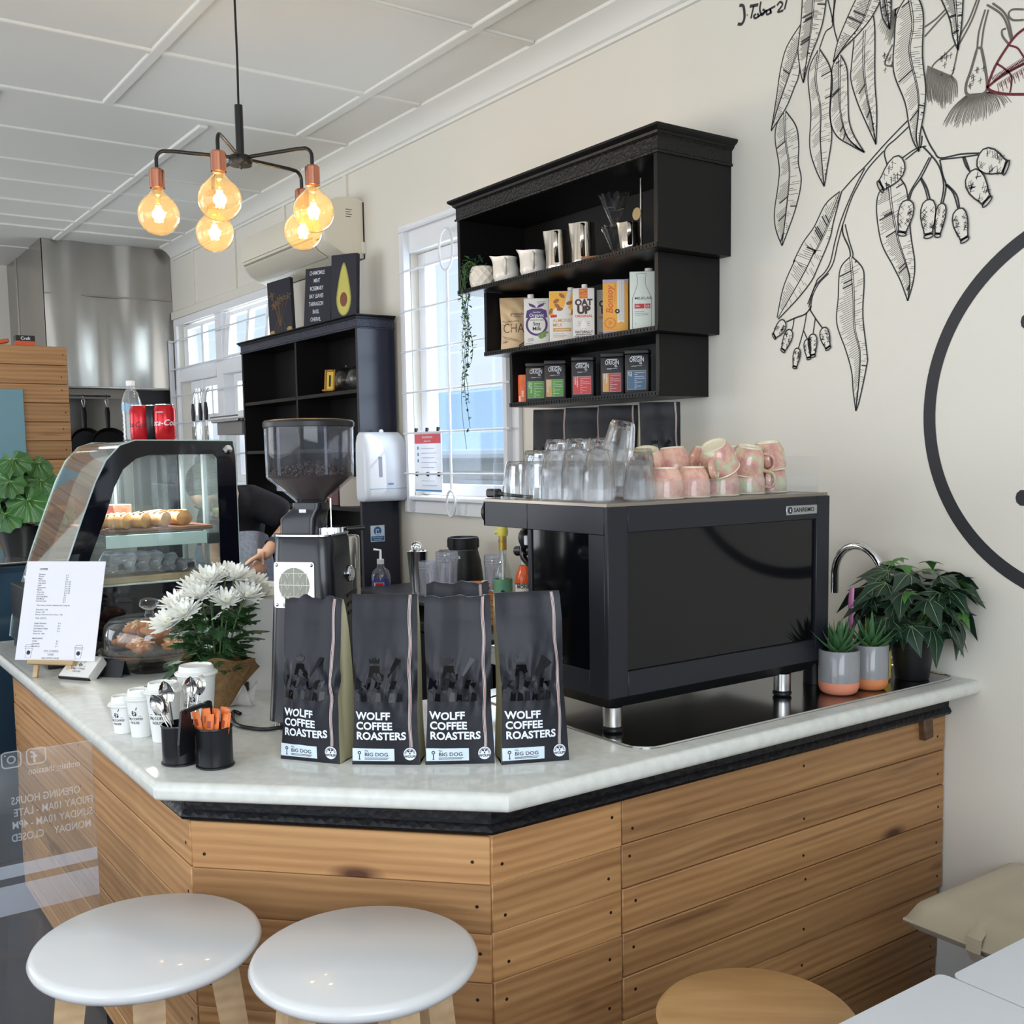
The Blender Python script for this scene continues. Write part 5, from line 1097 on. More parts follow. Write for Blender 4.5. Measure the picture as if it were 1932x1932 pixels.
def creamer(label, loc, s, rz):
    c = thing('ceramic_jug', label, 'jug', (*loc, Z1), rz, 'white ceramic jugs'); n = 40
    prof = [(.036, 0), (.044, .008), (.051, .028), (.050, .05), (.043, .072), (.040, .085), (.043, .098)]
    mb = MB(); vs = []; fs = []
    for ins in (0, 1):
        for r, z in (prof if not ins else list(reversed([(q-.003, max(w, .006)) for q, w in prof]))):
            for i in range(n):
                a = 2*PI*i/n; k = max(0, math.cos(a))**8*max(0, (z-.055)/.043); vs.append(((r+.022*k)*math.cos(a), r*math.sin(a)*(1-.25*k), z+.008*k))
    m_ = 2*len(prof)
    for j in range(m_-1): fs += [(j*n+i, j*n+(i+1) % n, (j+1)*n+(i+1) % n, (j+1)*n+i) for i in range(n)]
    fs += [tuple(reversed(range(n))), tuple(range((m_-1)*n, m_*n))]; mb.add(vs, fs, Matrix.Scale(s, 4)); obj('body', mb, CER, c, angle=70)
    obj('handle', MB().tube(spline([(-.042*s, 0, .084*s), (-.07*s, 0, .080*s), (-.076*s, 0, .055*s), (-.048*s, 0, .03*s)], 5), .006*s, 8), CER, c, RZ(math.radians(-90)))
creamer('white ceramic spouted jug next to the faceted pot', (-3.354, 2.36), 1.0, math.radians(232)); creamer('white ceramic spouted jug next to the steel milk jugs', (-3.200, 2.375), 1.0, math.radians(232))
JUG = mat('jug_steel', rgb(206, 198, 186), .18, 1)
def milk_jug(label, loc, r0, r1, h, rz, group='stainless steel milk jugs', belly=0):
    c = thing('milk_jug', label, 'jug', (*loc, Z1), rz, group); n = 44; mb = MB(); vs = []; fs = []
    zs = [0, .003, .02, h*.4, h*.7, h*.9, h]
    prof = [((r0+(r1-r0)*z/h)*(1+belly*math.sin(PI*min(1, z/h*1.25))) - (.003 if z == 0 else 0), z) for z in zs]
    for ins in (0, 1):
        for r, z in (prof if not ins else list(reversed([(q-.0015, max(w, .004)) for q, w in prof]))):
            for i in range(n):
                a = 2*PI*i/n; k = max(0, math.cos(a))**14*max(0, (z/h-.35)/.65); vs.append(((r+.016*k)*math.cos(a), (r)*math.sin(a)*(1-.2*k), z+.002*k))
    m_ = 2*len(prof)
    for j in range(m_-1): fs += [(j*n+i, j*n+(i+1) % n, (j+1)*n+(i+1) % n, (j+1)*n+i) for i in range(n)]
    fs += [tuple(reversed(range(n))), tuple(range((m_-1)*n, m_*n))]; mb.add(vs, fs); obj('body', mb, JUG, c, angle=60)
    obj('handle', MB().tube(spline([(-r1*.97, 0, h*.92), (-r1-.03, 0, h*.90), (-r1-.036, 0, h*.55), (-r0*1.0, 0, h*.2)], 6), .0055, 8, flat=(1.4, .5)), JUG, c, RZ(math.radians(-95))); return c
milk_jug('tall stainless steel milk jug beside the white ceramic jugs', (-3.041, 2.365), .043, .038, .140, math.radians(232)); milk_jug('tall stainless steel milk jug beside the glass coffee drippers', (-2.907, 2.375), .043, .038, .144, math.radians(232))
milk_jug('small bellied stainless steel milk jug in front of the glass drippers', (-2.634, 2.345), .028, .028, .094, math.radians(232), belly=.22)
brd = tag(obj('dripper_board', MB().box(-.085, .085, -.05, .05, 0, .014, T(-2.785, 2.385, Z1) @ RZ(math.radians(35)), bevel=.003), wood_mat('oak', rgb(176, 116, 62), rgb(146, 92, 46), rgb(100, 60, 30), .5, 3, 30, False)), 'small oak board under the glass coffee drippers on the top shelf', 'board')
DRG = soft_glass('dripper_glass', (1, 1, 1), .2, 1.5)
def dripper(label, loc, r, h, tilt=0, wire=False):
    c = thing('coffee_dripper', label, 'dripper', mtx=T(loc) @ RX(tilt), group='ribbed glass coffee drippers'); n = 48; mb = MB(); vs = []; fs = []
    for ins in (0, 1):
        for j in range(8) if not ins else reversed(range(8)):
            t = j/7; rad = .014+(r-.014)*t-(.0022 if ins else 0)
            for i in range(n): a = 2*PI*i/n; w = 1+.055*t*(1 if i % 4 < 2 else -1); vs.append((rad*w*math.cos(a), rad*w*math.sin(a), .008+h*t+.004*t*math.cos(12*a)))
    for j in range(15): fs += [(j*n+i, j*n+(i+1) % n, (j+1)*n+(i+1) % n, (j+1)*n+i) for i in range(n)]
    fs += [(15*n+i, 15*n+(i+1) % n, (i+1) % n, i) for i in range(n)]
    mb.add(vs, fs); obj('cone', mb, DRG, c, angle=40); obj('collar', MB().lathe([(.014, 0), (.034, 0), (.034, .004), (.016, .009)], 32), DRG, c)
    if wire: obj('wire_ring', MB().tube([(r*.62*math.cos(2*PI*i/28), r*.62*math.sin(2*PI*i/28), .008+h*.55) for i in range(28)], .0018, 6, closed=True), STEEL, c)
dripper('ribbed glass coffee dripper standing on the oak board', (-2.755, 2.39, Z1+.0142), .050, .085); dripper('ribbed glass coffee dripper with wire ring stacked on the other dripper', (-2.755, 2.387, Z1+.107), .051, .095, .06, True)
sp = thing('long_spoon', 'long handled steel spoon standing behind the small steel jug', 'spoon', (-2.675, 2.43, Z1)); obj('rod', MB().tube([(0, 0, 0), (0, .0, .255)], .0042, 10), STEEL, sp)
obj('disc', MB().cyl(.020, -.0012, .0012, 24, T(.012, -.03, .135) @ RX(PI/2)), mat('brass_disc', rgb(170, 150, 110), .3, .9), sp); obj('arm', MB().tube([(0, 0, .15), (.012, -.03, .136)], .003, 6), STEEL, sp)
tag(obj('price_card', MB().box(-.025, .025, -.001, .001, 0, .018, T(-2.493, 2.43, Z1) @ RX(-.3)), PAPER), 'tiny white card standing by the end panel of the top shelf', 'card')
# ------------------------------------------------------------------ middle tier : chai pouch and milk cartons
def carton(label, loc, w, d, h, rz, base, capc, cap=(.0, .0), z=Z2, sc=(1, 1, 1)):
    c = thing('milk_carton', label, 'carton', mtx=T(*loc, z) @ RZ(rz) @ Matrix.Diagonal((*sc, 1)), group='milk cartons on the middle shelf'); obj('box', MB().box(-w/2, w/2, -d/2, d/2, 0, h, bevel=.0015), base, c)
    if capc: obj('screw_cap', MB().lathe([(.0001, h), (.014, h), (.014, h+.003), (.0125, h+.004), (.0125, h+.016), (.0115, h+.0175), (.0001, h+.0175)], 20, T(*cap, 0)), capc, c)
    return c, -d/2
def onf(yf, k=0): return Matrix(((1, 0, 0, 0), (0, 0, -1, yf-.0006-.0003*k), (0, 1, 0, 0), (0, 0, 0, 1)))
def prt(c, name, m, fn, yf, k=0): mb = MB(); fn(mb, onf(yf, k)); return obj(name, mb, m, c, recalc=False)
CW = mat('carton_white', rgb(224, 222, 218), .4); CWG = mat('carton_pale', rgb(222, 228, 218), .4); PUR = mat('print_purple', rgb(78, 46, 110), .45); GRN = mat('print_green', rgb(120, 150, 70), .45)
ORP = mat('print_orange', rgb(206, 150, 70), .45); YEL = mat('print_yellow', rgb(238, 176, 52), .4); ALB = mat('print_almond', rgb(164, 96, 50), .45); ORR = mat('print_orange_red', rgb(214, 84, 44), .45); BRN = mat('print_brown', rgb(64, 40, 34), .5); LIL = mat('print_lilac', rgb(170, 160, 200), .45); CAPW = mat('cap_white', rgb(232, 230, 228), .35)
rzc = math.radians(0)
c, yf = carton('white organic soy milk carton with purple print', (-3.251, 2.425), .095, .06, .180, math.radians(51), CW, CAPW, (-.022, -.005))
def f(mb, M):
    mb.lathe([(.033, 0), (.041, 0)], 40, M @ T(0, .083, 0), cap=False); flat(mb, [(-.041, .108), (.041, .108), (.036, .135), (.018, .142), (-.018, .142), (-.036, .135)], .0001, M)
    for s_ in (1, -1): flat(mb, [(0, .144), (s_*.008, .155), (s_*.030, .163), (s_*.026, .152), (s_*.012, .146)][::s_], 0, M)
prt(c, 'purple_print', PUR, f, yf)
def f(mb, M): put_text(mb, 'Certified', .008, M @ T(0, .126, .0004), .01); put_text(mb, 'Organic', .017, M @ T(0, .112, .0004), .012)
prt(c, 'white_lettering', PRINTW, f, yf, 1)
def f(mb, M):
    put_text(mb, 'Smooth & Creamy', .0070, M @ T(0, .098, .0002), .0); put_text(mb, 'Soy', .019, M @ T(0, .080, .0002), .012); put_text(mb, 'Milk', .019, M @ T(0, .062, .0002), .012)
    for x, y in ((.018, .166), (.02, .159)): ribbon(mb, [(x-.016, y), (x+.016, y)], .0016, 0, M)
    for k in range(3): ribbon(mb, [(-.034, .030-.004*k), (-.012, .033-.004*k)], .0012, 0, M)
    ribbon(mb, [(-.04, .004), (-.018, .004), (-.018, .014), (-.04, .014)], .001, 0, M, True)
prt(c, 'dark_print', INK, f, yf, 2)
prt(c, 'pod_print', GRN, lambda mb, M: [flat(mb, [(x+.006*math.cos(2*PI*i/10)*1.5, y+.0055*math.sin(2*PI*i/10)) for i in range(10)], .0001*j, M) for j, (x, y) in enumerate(((.012, .042), (.02, .046), (.027, .050), (.034, .054), (.016, .036), (.026, .042)))], yf, 3)
c, yf = carton('yellow and white almond milk carton', (-3.097, 2.425), .098, .06, .195, math.radians(51), CW, CAPW, (.034, .01), sc=(.94, .95, .955))
prt(c, 'yellow_panel', YEL, lambda mb, M: flat(mb, [(-.048, .105), (.048, .105), (.048, .192), (-.048, .192)], 0, M), yf)
prt(c, 'milk_splash', CW, lambda mb, M: (flat(mb, disc(.036, 24, .0, .118, .017), .0003, M), flat(mb, [(.006, .125), (.022, .192), (.038, .192), (.022, .122)], .0004, M)), yf)
prt(c, 'almond_print', ALB, lambda mb, M: [flat(mb, [(x+(.0125*math.cos(t))*math.cos(an)-.007*math.sin(t)*math.sin(an), y+.0125*math.cos(t)*math.sin(an)+.007*math.sin(t)*math.cos(an)) for t in [2*PI*i/12 for i in range(12)]], .0007, M) for x, y, an in ((.0, .178, -.6), (-.022, .158, .5), (-.018, .140, -.7), (.028, .150, .3), (-.008, .128, .1), (-.043, .12, 1.2), (.043, .118, 1.2))], yf)
prt(c, 'red_flash', RED, lambda mb, M: flat(mb, [(-.044, .096), (-.020, .098), (-.020, .108), (-.044, .106)], .0009, M), yf)
def f(mb, M):
    put_text(mb, 'ALMOND', .0175, M @ T(-.036, .080, 0), .008, 1, 'LEFT'); put_text(mb, 'MILK', .0175, M @ T(-.036, .063, 0), .008, 1, 'LEFT'); flat(mb, rrect(.070, .013, .003), 0, M @ T(0, .051, 0))
    for k in range(3): ribbon(mb, [(-.036, .036-.006*k), (.008+.01*(k % 2), .036-.006*k)], .0018, 0, M)
prt(c, 'orange_lettering', ORP, f, yf); prt(c, 'panel_lettering', CW, lambda mb, M: put_text(mb, 'unsweetened', .0105, M @ T(0, .0478, .0004), .01), yf)
c, yf = carton('white oat milk carton with heavy dark lettering', (-2.966, 2.42), .092, .066, .215, math.radians(50), CW, CAPW, (.004, -.01), sc=(.83, .83, .835))
prt(c, 'orange_square', ORR, lambda mb, M: flat(mb, [(-.020, .172), (.017, .172), (.017, .212), (-.020, .212)], 0, M), yf)
prt(c, 'square_lettering', YEL, lambda mb, M: [put_text(mb, s, .0125, M @ T(-.0015, .199-.0115*i, .0004), .02) for i, s in enumerate(('DIRTY', 'CLEAN', 'FOOD'))], yf)
def f(mb, M):
    put_text(mb, 'OAT', .035, M @ T(0, .144, 0), .05, 1.0); put_text(mb, 'UP', .043, M @ T(0, .110, 0), .06, 1.05); put_text(mb, 'NATURALLY', .0125, M @ T(.001, .029, 0), .03, 1.05); put_text(mb, 'REGENERATIVELY', .0080, M @ T(.001, .020, 0), .03, 1.08); put_text(mb, 'GROWN', .0155, M @ T(-.008, .006, 0), .03, 1.05)
prt(c, 'dark_lettering', BRN, f, yf)
def f(mb, M):
    for s_ in (1, -1):
        for k in range(3): ribbon(mb, [(s_*.014, .062+.006*k), (s_*.026, .058+.009*k)], .0011, 0, M)
        flat(mb, disc(.0016, 8, s_*.006, .047), 0, M)
prt(c, 'face_drawing', BRN, f, yf); prt(c, 'orange_lettering', ORR, lambda mb, M: put_text(mb, 'ORIGINAL', .0155, M @ T(0, .0935, 0), .03, 1.05), yf)
prt(c, 'drop_print', mat('print_grey', rgb(236, 236, 236), .4), lambda mb, M: flat(mb, [(0, .085), (.011, .066), (.012, .05), (0, .038), (-.012, .05), (-.011, .066)], -.0001, M), yf)
tag(dup(c, T(-2.945, 2.515, Z2) @ RZ(.8) @ Matrix.Scale(.83, 4), 'white oat milk carton standing half hidden in the second row'), group='milk cartons on the middle shelf')
YB = mat('carton_yellow', rgb(232, 166, 44), .38); c, yf = carton('yellow soy milk carton with red script and white ribbon print', (-2.80, 2.425), .090, .062, .205, math.radians(49), YB, None, sc=(.965, .9, .91))
prt(c, 'lilac_bands', LIL, lambda mb, M: (flat(mb, [(-.045, 0), (.045, 0), (.045, .016), (-.045, .016)], 0, M), flat(mb, [(-.045, .194), (.045, .194), (.045, .2045), (-.045, .2045)], 0, M)), yf)
prt(c, 'fine_lines', ORP, lambda mb, M: [ribbon(mb, [(-.044, .022+.0105*k), (.044, .022+.0105*k)], .0009, 0, M) for k in range(17)], yf)
prt(c, 'white_ribbon', CW, lambda mb, M: flat(mb, [(.006, .045), (.0185, .050), (.031, .045), (.031, .2), (.006, .2)], .0002, M), yf)
prt(c, 'ribbon_lines', INK, lambda mb, M: [ribbon(mb, [(.009+.004*k, .055), (.009+.004*k, .198)], .0006, .0003, M) for k in range(6)]+[mb.lathe([(.0035, 0), (.0085, 0)], 24, M @ T(.006, .088, .0006), cap=False)], yf)
def f(mb, M):
    put_text(mb, 'Bonsoy', .034, M @ T(-.010, .130, .0003) @ RZ(PI/2) , .012, 1.0, 'CENTER', lambda x, y: (x+.22*y, y, 0)); ribbon(mb, [(-.0035, .12), (-.0005, .19)], .0016, .0003, M)
    mb.lathe([(.0165, 0), (.0185, 0)], 28, M @ T(-.019, .045, .0003), cap=False); mb.lathe([(.0205, 0), (.0212, 0)], 28, M @ T(-.019, .045, .0003), cap=False)
    for x, y in ((-.022, .05), (-.016, .046), (-.021, .040)): mb.lathe([(.003, 0), (.0042, 0)], 12, M @ T(x, y, .0003), cap=False)
prt(c, 'script_lettering', ORR, f, yf)
c, yf = carton('pale milk carton with a line drawn bottle', (-2.665, 2.425), .078, .07, .222, math.radians(48), CWG, CAPW, (.02, .012), sc=(1.07, .85, .87))
def f(mb, M):
    ribbon(mb, [(-.030, .002), (-.031, .10), (-.030, .125), (-.020, .155), (-.015, .175), (-.015, .200), (-.018, .206), (-.018, .214), (.012, .214), (.012, .206), (.009, .200), (.009, .175), (.016, .155), (.027, .125), (.028, .10), (.027, .002)], .0010, 0, M)
    put_text(mb, 'MILKLAB', .0135, M @ T(-.024, .118, 0), .004, 1, 'LEFT')
    for k in range(3): ribbon(mb, [(-.024, .072-.006*k), (.006+.012*(k > 0), .072-.006*k)], .0013, 0, M)
    put_text(mb, '1L', .006, M @ T(-.024, .026, 0), 0, 1, 'LEFT')
prt(c, 'dark_print', INK, f, yf); prt(c, 'red_boxes', RED, lambda mb, M: (flat(mb, [(-.024, .084), (.006, .084), (.006, .102), (-.024, .102)], 0, M), flat(mb, [(.009, .084), (.024, .084), (.024, .102), (.009, .102)], 0, M)), yf)
prt(c, 'white_mark', PRINTW, lambda mb, M: (mb.lathe([(.003, 0), (.005, 0)], 14, M @ T(.0165, .092, .0004), cap=False), [ribbon(mb, [(-.021, .096-.005*k), (-.010+.003*k, .096-.005*k)], .0014, .0004, M) for k in range(2)]), yf)
# chai pouch
CHB = mat('chai_kraft', rgb(206, 182, 148), .38, bump=(45, .35), var=(18, .2, rgb(194, 168, 132))); CHP = mat('chai_print', rgb(84, 52, 38), .5)
ch = thing('chai_pouch', 'tan foil chai pouch with brown lettering and spice drawings', 'pouch', (-3.395, 2.435, Z2), math.radians(50), None)
def pf(a, c, back=0):
    u = 2*a-1; w = .062*(1-.05*math.sin(PI*c*1.3)+.03*c); d = .042*(1-c)**.5*(1-u*u*.55)+.002; wv = .003*math.sin(9*u+14*c)*math.exp(-((c-.62)/.15)**2)+.002*math.sin(23*c+6*u)*c
    return (w*u, (d if back else -d)+(-wv if not back else 0), c*.205)
mb = MB(); mb.grid(lambda a, c: pf(a, c), 16, 26); mb.grid(lambda a, c: pf(1-a, c, 1), 16, 26); mb.grid(lambda a, c: tuple(Vector(pf(a, 0)).lerp(Vector(pf(a, 0, 1)), c)), 16, 1)
mb.grid(lambda a, c: tuple(Vector(pf(0, c)).lerp(Vector(pf(0, c, 1)), a)), 1, 26); mb.grid(lambda a, c: tuple(Vector(pf(1, c, 1)).lerp(Vector(pf(1, c)), a)), 1, 26)
obj('pouch_foil', mb, CHB, ch, recalc=False, angle=80)
def cm(x, y): p = pf((x/.061+1)/2, y/.205); return (p[0], p[1]-.0012, p[2])
mb = MB(); put_text(mb, 'CHAI', .052, None, -.012, .78, 'CENTER', lambda x, y: cm(x-.006, y+.068)); put_text(mb, 'grounded', .016, None, 0, .9, 'CENTER', lambda x, y: cm(x+.006+.2*y, y+.136)); put_text(mb, 'PLEASURES', .007, None, 0, 1.1, 'CENTER', lambda x, y: cm(x+.006, y+.128)); put_text(mb, 'DESERT SPRING', .0065, None, .01, 1, 'CENTER', lambda x, y: cm(x-.012, y+.110))
def cr(pts, w):
    q = [Vector(p) for p in pts]; vs = []
    for i, p in enumerate(q): t = (q[min(i+1, len(q)-1)]-q[max(i-1, 0)]).normalized(); n_ = Vector((-t.y, t.x))*w/2; vs += [cm(*(p+n_)), cm(*(p-n_))]
    mb.add(vs, [(2*i, 2*i+1, 2*i+3, 2*i+2) for i in range(len(q)-1)])
for a, b_, wd in (((-.055, .055), (.01, .038), .0016), ((-.05, .048), (.012, .033), .0014), ((.01, .018), (.055, .044), .0045), ((.008, .012), (.05, .03), .003), ((-.055, .115), (-.035, .105), .002), ((-.055, .1), (-.04, .095), .0015)): cr([(a[0]+(b_[0]-a[0])*k/6, a[1]+(b_[1]-a[1])*k/6) for k in range(7)], wd)
for k in range(8): a = 2*PI*k/8; cr([(.040+.003*math.cos(a), .172+.003*math.sin(a)), (.040+.014*math.cos(a), .172+.014*math.sin(a))], .0028)
for k in range(7): a = .3+.5*k; cr([(-.042, .03), (-.042+.014*math.cos(a), .03+.012*math.sin(a))], .001)
for k in range(9): cr([(.045+.012*math.cos(k*1.1), .008+.01*math.sin(k*1.7)), (.052+.006*math.cos(k*2), .018+.008*math.sin(k))], .0022)
obj('print', mb, CHP, ch, recalc=False)
# ------------------------------------------------------------------ lower tier : tea tins and an orange tube
TEA = mat('tea_tin_black', rgb(36, 35, 38), .4, spec=.45)
def tin(label, x, lab, strip, rz, words_):
    c = thing('tea_tin', label, 'tin', mtx=T(x, 2.46, Z3) @ RZ(rz) @ Matrix.Diagonal((.86, .95, 1.156, 1)), group='black tea tins'); w, d, h = .094, .07, .128
    obj('tin_body', MB().box(-w/2, w/2, -d/2, d/2, 0, h-.014, bevel=.004, seg=2), TEA, c); obj('lid', MB().box(-w/2-.0008, w/2+.0008, -d/2-.0008, d/2+.0008, h-.0138, h, bevel=.004, seg=2), TEA, c); yf = -d/2
    def f(mb, M):
        ribbon(mb, [(-.021, .107), (.021, .107)], .0018, 0, M); put_text(mb, 'ORIGIN', .0195, M @ T(0, .0915, 0), .008, .82, space=1.05); put_text(mb, 'TEA', .0085, M @ T(.021, .0838, 0), .02, .8, 'RIGHT'); ribbon(mb, [(-.021, .080), (.021, .080)], .0007, 0, M); ribbon(mb, [(-.021, .0785), (-.002, .0785)], .0006, 0, M)
    prt(c, 'white_lettering', PRINTW, f, yf); lb = prt(c, 'coloured_label', lab, lambda mb, M: flat(mb, [(-.038, .012), (.036, .012), (.036, .066), (-.038, .066)], 0, M), yf)
    if strip: prt(c, 'side_strip', strip, lambda mb, M: flat(mb, [(-.038, .012), (-.014, .012), (-.014, .066), (-.038, .066)], .0003, M), yf)
    def f(mb, M):
        for i, s in enumerate(words_): put_text(mb, s, .0085, M @ T(-.0325+.0085*i, .064, .0007) @ RZ(-PI/2), .02, 1, 'LEFT')
        for k in range(9): ribbon(mb, [(-.009, .060-.0055*k), (-.009+(.040, .012, .038, .042, .008, .03, .009, .026, .007)[k], .060-.0055*k)], .0009, .0007, M)
        ribbon(mb, [(-.038, .012), (.036, .012), (.036, .066), (-.038, .066)], .0007, .0006, M, True)
    prt(c, 'label_print', PRINTW, f, yf)
G1 = mat('label_green', rgb(92, 152, 72), .45); R1 = mat('label_red', rgb(204, 66, 66), .45); R2 = mat('label_crimson', rgb(176, 66, 70), .45); B1 = mat('label_blue', rgb(72, 104, 132), .45); O1 = mat('label_ochre', rgb(206, 160, 92), .45)
tin('black tea tin with an all green label beside the orange tube', -3.300, G1, None, math.radians(44), ('green', 'tea sencha')); tin('black tea tin with an ochre and green label', -3.182, G1, O1, math.radians(44), ('lemongrass', 'ginger')); tin('black tea tin with a bright red label', -3.018, R1, None, math.radians(42), ('english', 'breakfast')); tin('black tea tin with an ochre and crimson label', -2.855, R2, O1, math.radians(42), ('chai', 'rooibos')); tin('black tea tin with a blue label', -2.726, B1, None, math.radians(40), ('earl', 'grey'))
ot = thing('snack_tube', 'orange and white cardboard tube at the end of the tea tins', 'tube', (0, 0, 0), mtx=T(-3.335, 2.425, Z3) @ RZ(.8) @ Matrix.Diagonal((.75, .75, 1.2, 1))); OT = mat('tube_orange', rgb(222, 110, 52), .5, var=(34, .12, rgb(206, 92, 44)))
obj('tube_body', MB().lathe([(.0001, 0), (.0335, 0), (.0345, .001), (.0345, .086), (.033, .087), (.0001, .087)], 36), OT, ot); mpz = lambda x, y: (.0349*math.sin(x/.0349), -.0349*math.cos(x/.0349), y)
mb = MB(); put_text(mb, '500', .013, None, .03, 1, 'CENTER', lambda x, y: mpz(-y-.002, x+.026)); mb.add([mpz(x, y) for x, y in ((-.020, .002), (-.03, .002), (-.03, .02), (-.02, .02))], [(0, 1, 2, 3)]); obj('white_print', mb, CW, ot, recalc=False)
mb = MB()
for k in range(6): mb.add([mpz(x, y) for x, y in ((-.008, .062-.006*k), (.018, .062-.006*k), (.018, .0632-.006*k), (-.008, .0632-.006*k))], [(0, 1, 2, 3)])
obj('pale_print', mb, O1, ot, recalc=False)
# ================================================================== TALL BLACK BOOKCASE
bc = thing('bookcase', 'tall black open bookcase with carved cornice beside the sash window', 'bookcase', (-5.39, 2.49, FL)); BI = T(-5.39, 2.49, FL).inverted()
a, b, yf, zt_ = -6.145, -4.640, 2.384, 2.19
obj('side_panel', MB().box(a, a+.022, yf, WY-.022, FL, zt_), SHB, bc, BI); obj('side_panel', MB().box(b-.022, b, yf, WY-.022, FL, zt_), mat('bookcase_side', rgb(34, 36, 52), .26, spec=.5, bump=(6, .1)), bc, BI)
obj('back_panel', MB().box(a+.022, b-.022, WY-.032, WY-.022, FL, zt_), SHB, bc, BI)
obj('divider', MB().box(-5.385, -5.363, yf+.004, WY-.032, FL+.05, zt_-.001), SHB, bc, BI)
for z in (1.885, 1.60, 1.305, .97, .5, .12):
    obj('shelf_board', MB().box(a+.022, -5.385, yf+.003, WY-.032, z-.009, z+.009), SHB, bc, BI); obj('shelf_board', MB().box(-5.363, b-.022, yf+.003, WY-.032, z-.009, z+.009), SHB, bc, BI)
obj('top_board', MB().box(a, b, yf, WY-.022, zt_, zt_+.02), SHB, bc, BI)
P = [(a, WY-.022), (a, yf), (b, yf), (b, WY-.022)]
moulding(P, bc, [(-.01, 2.182), (.005, 2.182), (.007, 2.188), (.002, 2.192), (.002, 2.226), (.008, 2.231), (-.01, 2.231)], mat('bookcase_carved', rgb(48, 50, 66), .35, spec=.5, bump=(120, 1.0, 'voronoi')), BI)
moulding(P, bc, [(-.01, 2.2312), (.010, 2.2312), (.012, 2.237), (.022, 2.243), (.022, 2.248), (-.01, 2.248)], SHB, BI, 'cornice_moulding')
obj('top_cover', MB().box(a+.008, b-.008, yf+.008, WY-.022, 2.226, 2.246), SHB, bc, BI)
ZB = 2.2485
# small yellow frame and round glasses inside
fr = thing('framed_picture', 'small gold frame with yellow mat leaning in the bookcase', 'picture frame', mtx=T(-5.10, 2.45, 1.903) @ RZ(.75) @ RX(-.18)); obj('frame', frame(MB(), -.03, .03, 0, .12, -.006, .006, .012, .012, .012, .012), mat('gold_frame', rgb(176, 124, 60), .4, .3), fr); obj('picture', MB().box(-.018, .018, -.002, .002, .012, .108), mat('yellow_mat', rgb(226, 196, 70), .5), fr); obj('dark_bar', MB().box(-.005, .005, -.0035, -.0022, .03, .09), INK, fr); obj('foot', MB().box(-.03, .03, -.03, .0, -.0, .008), MATS['gold_frame'], fr)
def orb(label, x):
    g = thing('glass_bauble', label, 'glass ornament', (x, 2.475, 1.8945), -.8, 'glass baubles in the bookcase'); r = .062; mb = MB()
    prof = [(r*math.sin(t), r-r*math.cos(t)) for t in [PI*i/20 for i in range(1, 17)]]; pin = [(q*.97, z_*.99+.001) for q, z_ in reversed(prof)]; mb.lathe(prof+pin, 36, T(0, 0, r) @ RX(1.25) @ T(0, 0, -r), cap=False); obj('bowl', mb, soft_glass('bauble_glass', (1, 1, 1), .35, 1.35) if 'bauble_glass' not in D.materials else D.materials['bauble_glass'], g); obj('loop', MB().tube([(.008*math.cos(t), 0, .132+.008*math.sin(t)) for t in [2*PI*i/16 for i in range(16)]], .0022, 6, closed=True), CHROME, g)
orb('round open glass bauble beside the small gold frame', -4.95); orb('round open glass bauble against the end panel of the bookcase', -4.81)
for i, (x, w, h, m, lb) in enumerate(((-5.12, .03, .13, mat('book_orange', rgb(176, 92, 48), .5), 'orange ribbed jar on the bookcase shelf behind the grinder hopper'), (-5.05, .045, .15, mat('book_maroon', rgb(96, 60, 62), .5), 'maroon box on the bookcase shelf behind the grinder hopper'), (-4.88, .12, .145, mat('speaker_white', rgb(218, 208, 196), .5, bump=(260, .6, 'wave', 0)), 'white ribbed box on the bookcase shelf beside the towel dispenser'))):
    o = thing(('jar', 'storage_box', 'ribbed_box')[i], lb, ('jar', 'box', 'box')[i], (x, 2.46, 1.3145), .6 if i else 0)
    if i == 0:
        obj('body', MB().lathe([(.0001, 0)]+[(.024+.003*(k % 2), .01*k) for k in range(12)]+[(.0001, .11)], 20), m, o); obj('lid', MB().cyl(.022, .11, .128, 18), BLKPL, o)
    else: obj('body', MB().box(-w/2, w/2, -.04, .04, 0, h, bevel=.004), m, o); obj('lid', MB().box(-w/2+.004, w/2-.004, -.036, .036, h, h+.006, bevel=.002), m, o)
# towel dispenser on the end panel
pd = thing('towel_dispenser', 'white paper towel dispenser fixed to the side of the bookcase', 'dispenser', (-4.6395, 2.475, 1.35))
def dsec(z): return .05+.018*math.sin(PI*min(1, z/.33))**.5
mb = MB(); vs = []; fs = []; zs = [0, .012, .03, .06, .065, .2, .28, .315, .333]; ws = [.108, .116, .118, .119, .119, .119, .117, .110, .098]; ds = [.085, .098, .104, .106, .106, .105, .098, .08, .06]; n = 12
for z, w, d in zip(zs, ws, ds):
    r = .03
    for i in range(n): t = -PI/2+PI*i/(n-1); vs.append((d-r+r*math.cos(t) if True else 0, (w-r)*(1 if t > 0 else -1)*(0 if False else 1)+r*math.sin(t), z))
    vs += [(0, w, z), (0, -w, z)]
m = n+2
for j in range(len(zs)-1): fs += [(j*m+i, j*m+(i+1) % m, (j+1)*m+(i+1) % m, (j+1)*m+i) for i in range(m)]
fs += [tuple(reversed(range(m))), tuple(range((len(zs)-1)*m, len(zs)*m))]; mb.add(vs, fs); obj('cover', mb, mat('dispenser_white', rgb(226, 230, 238), .28), pd, angle=50)
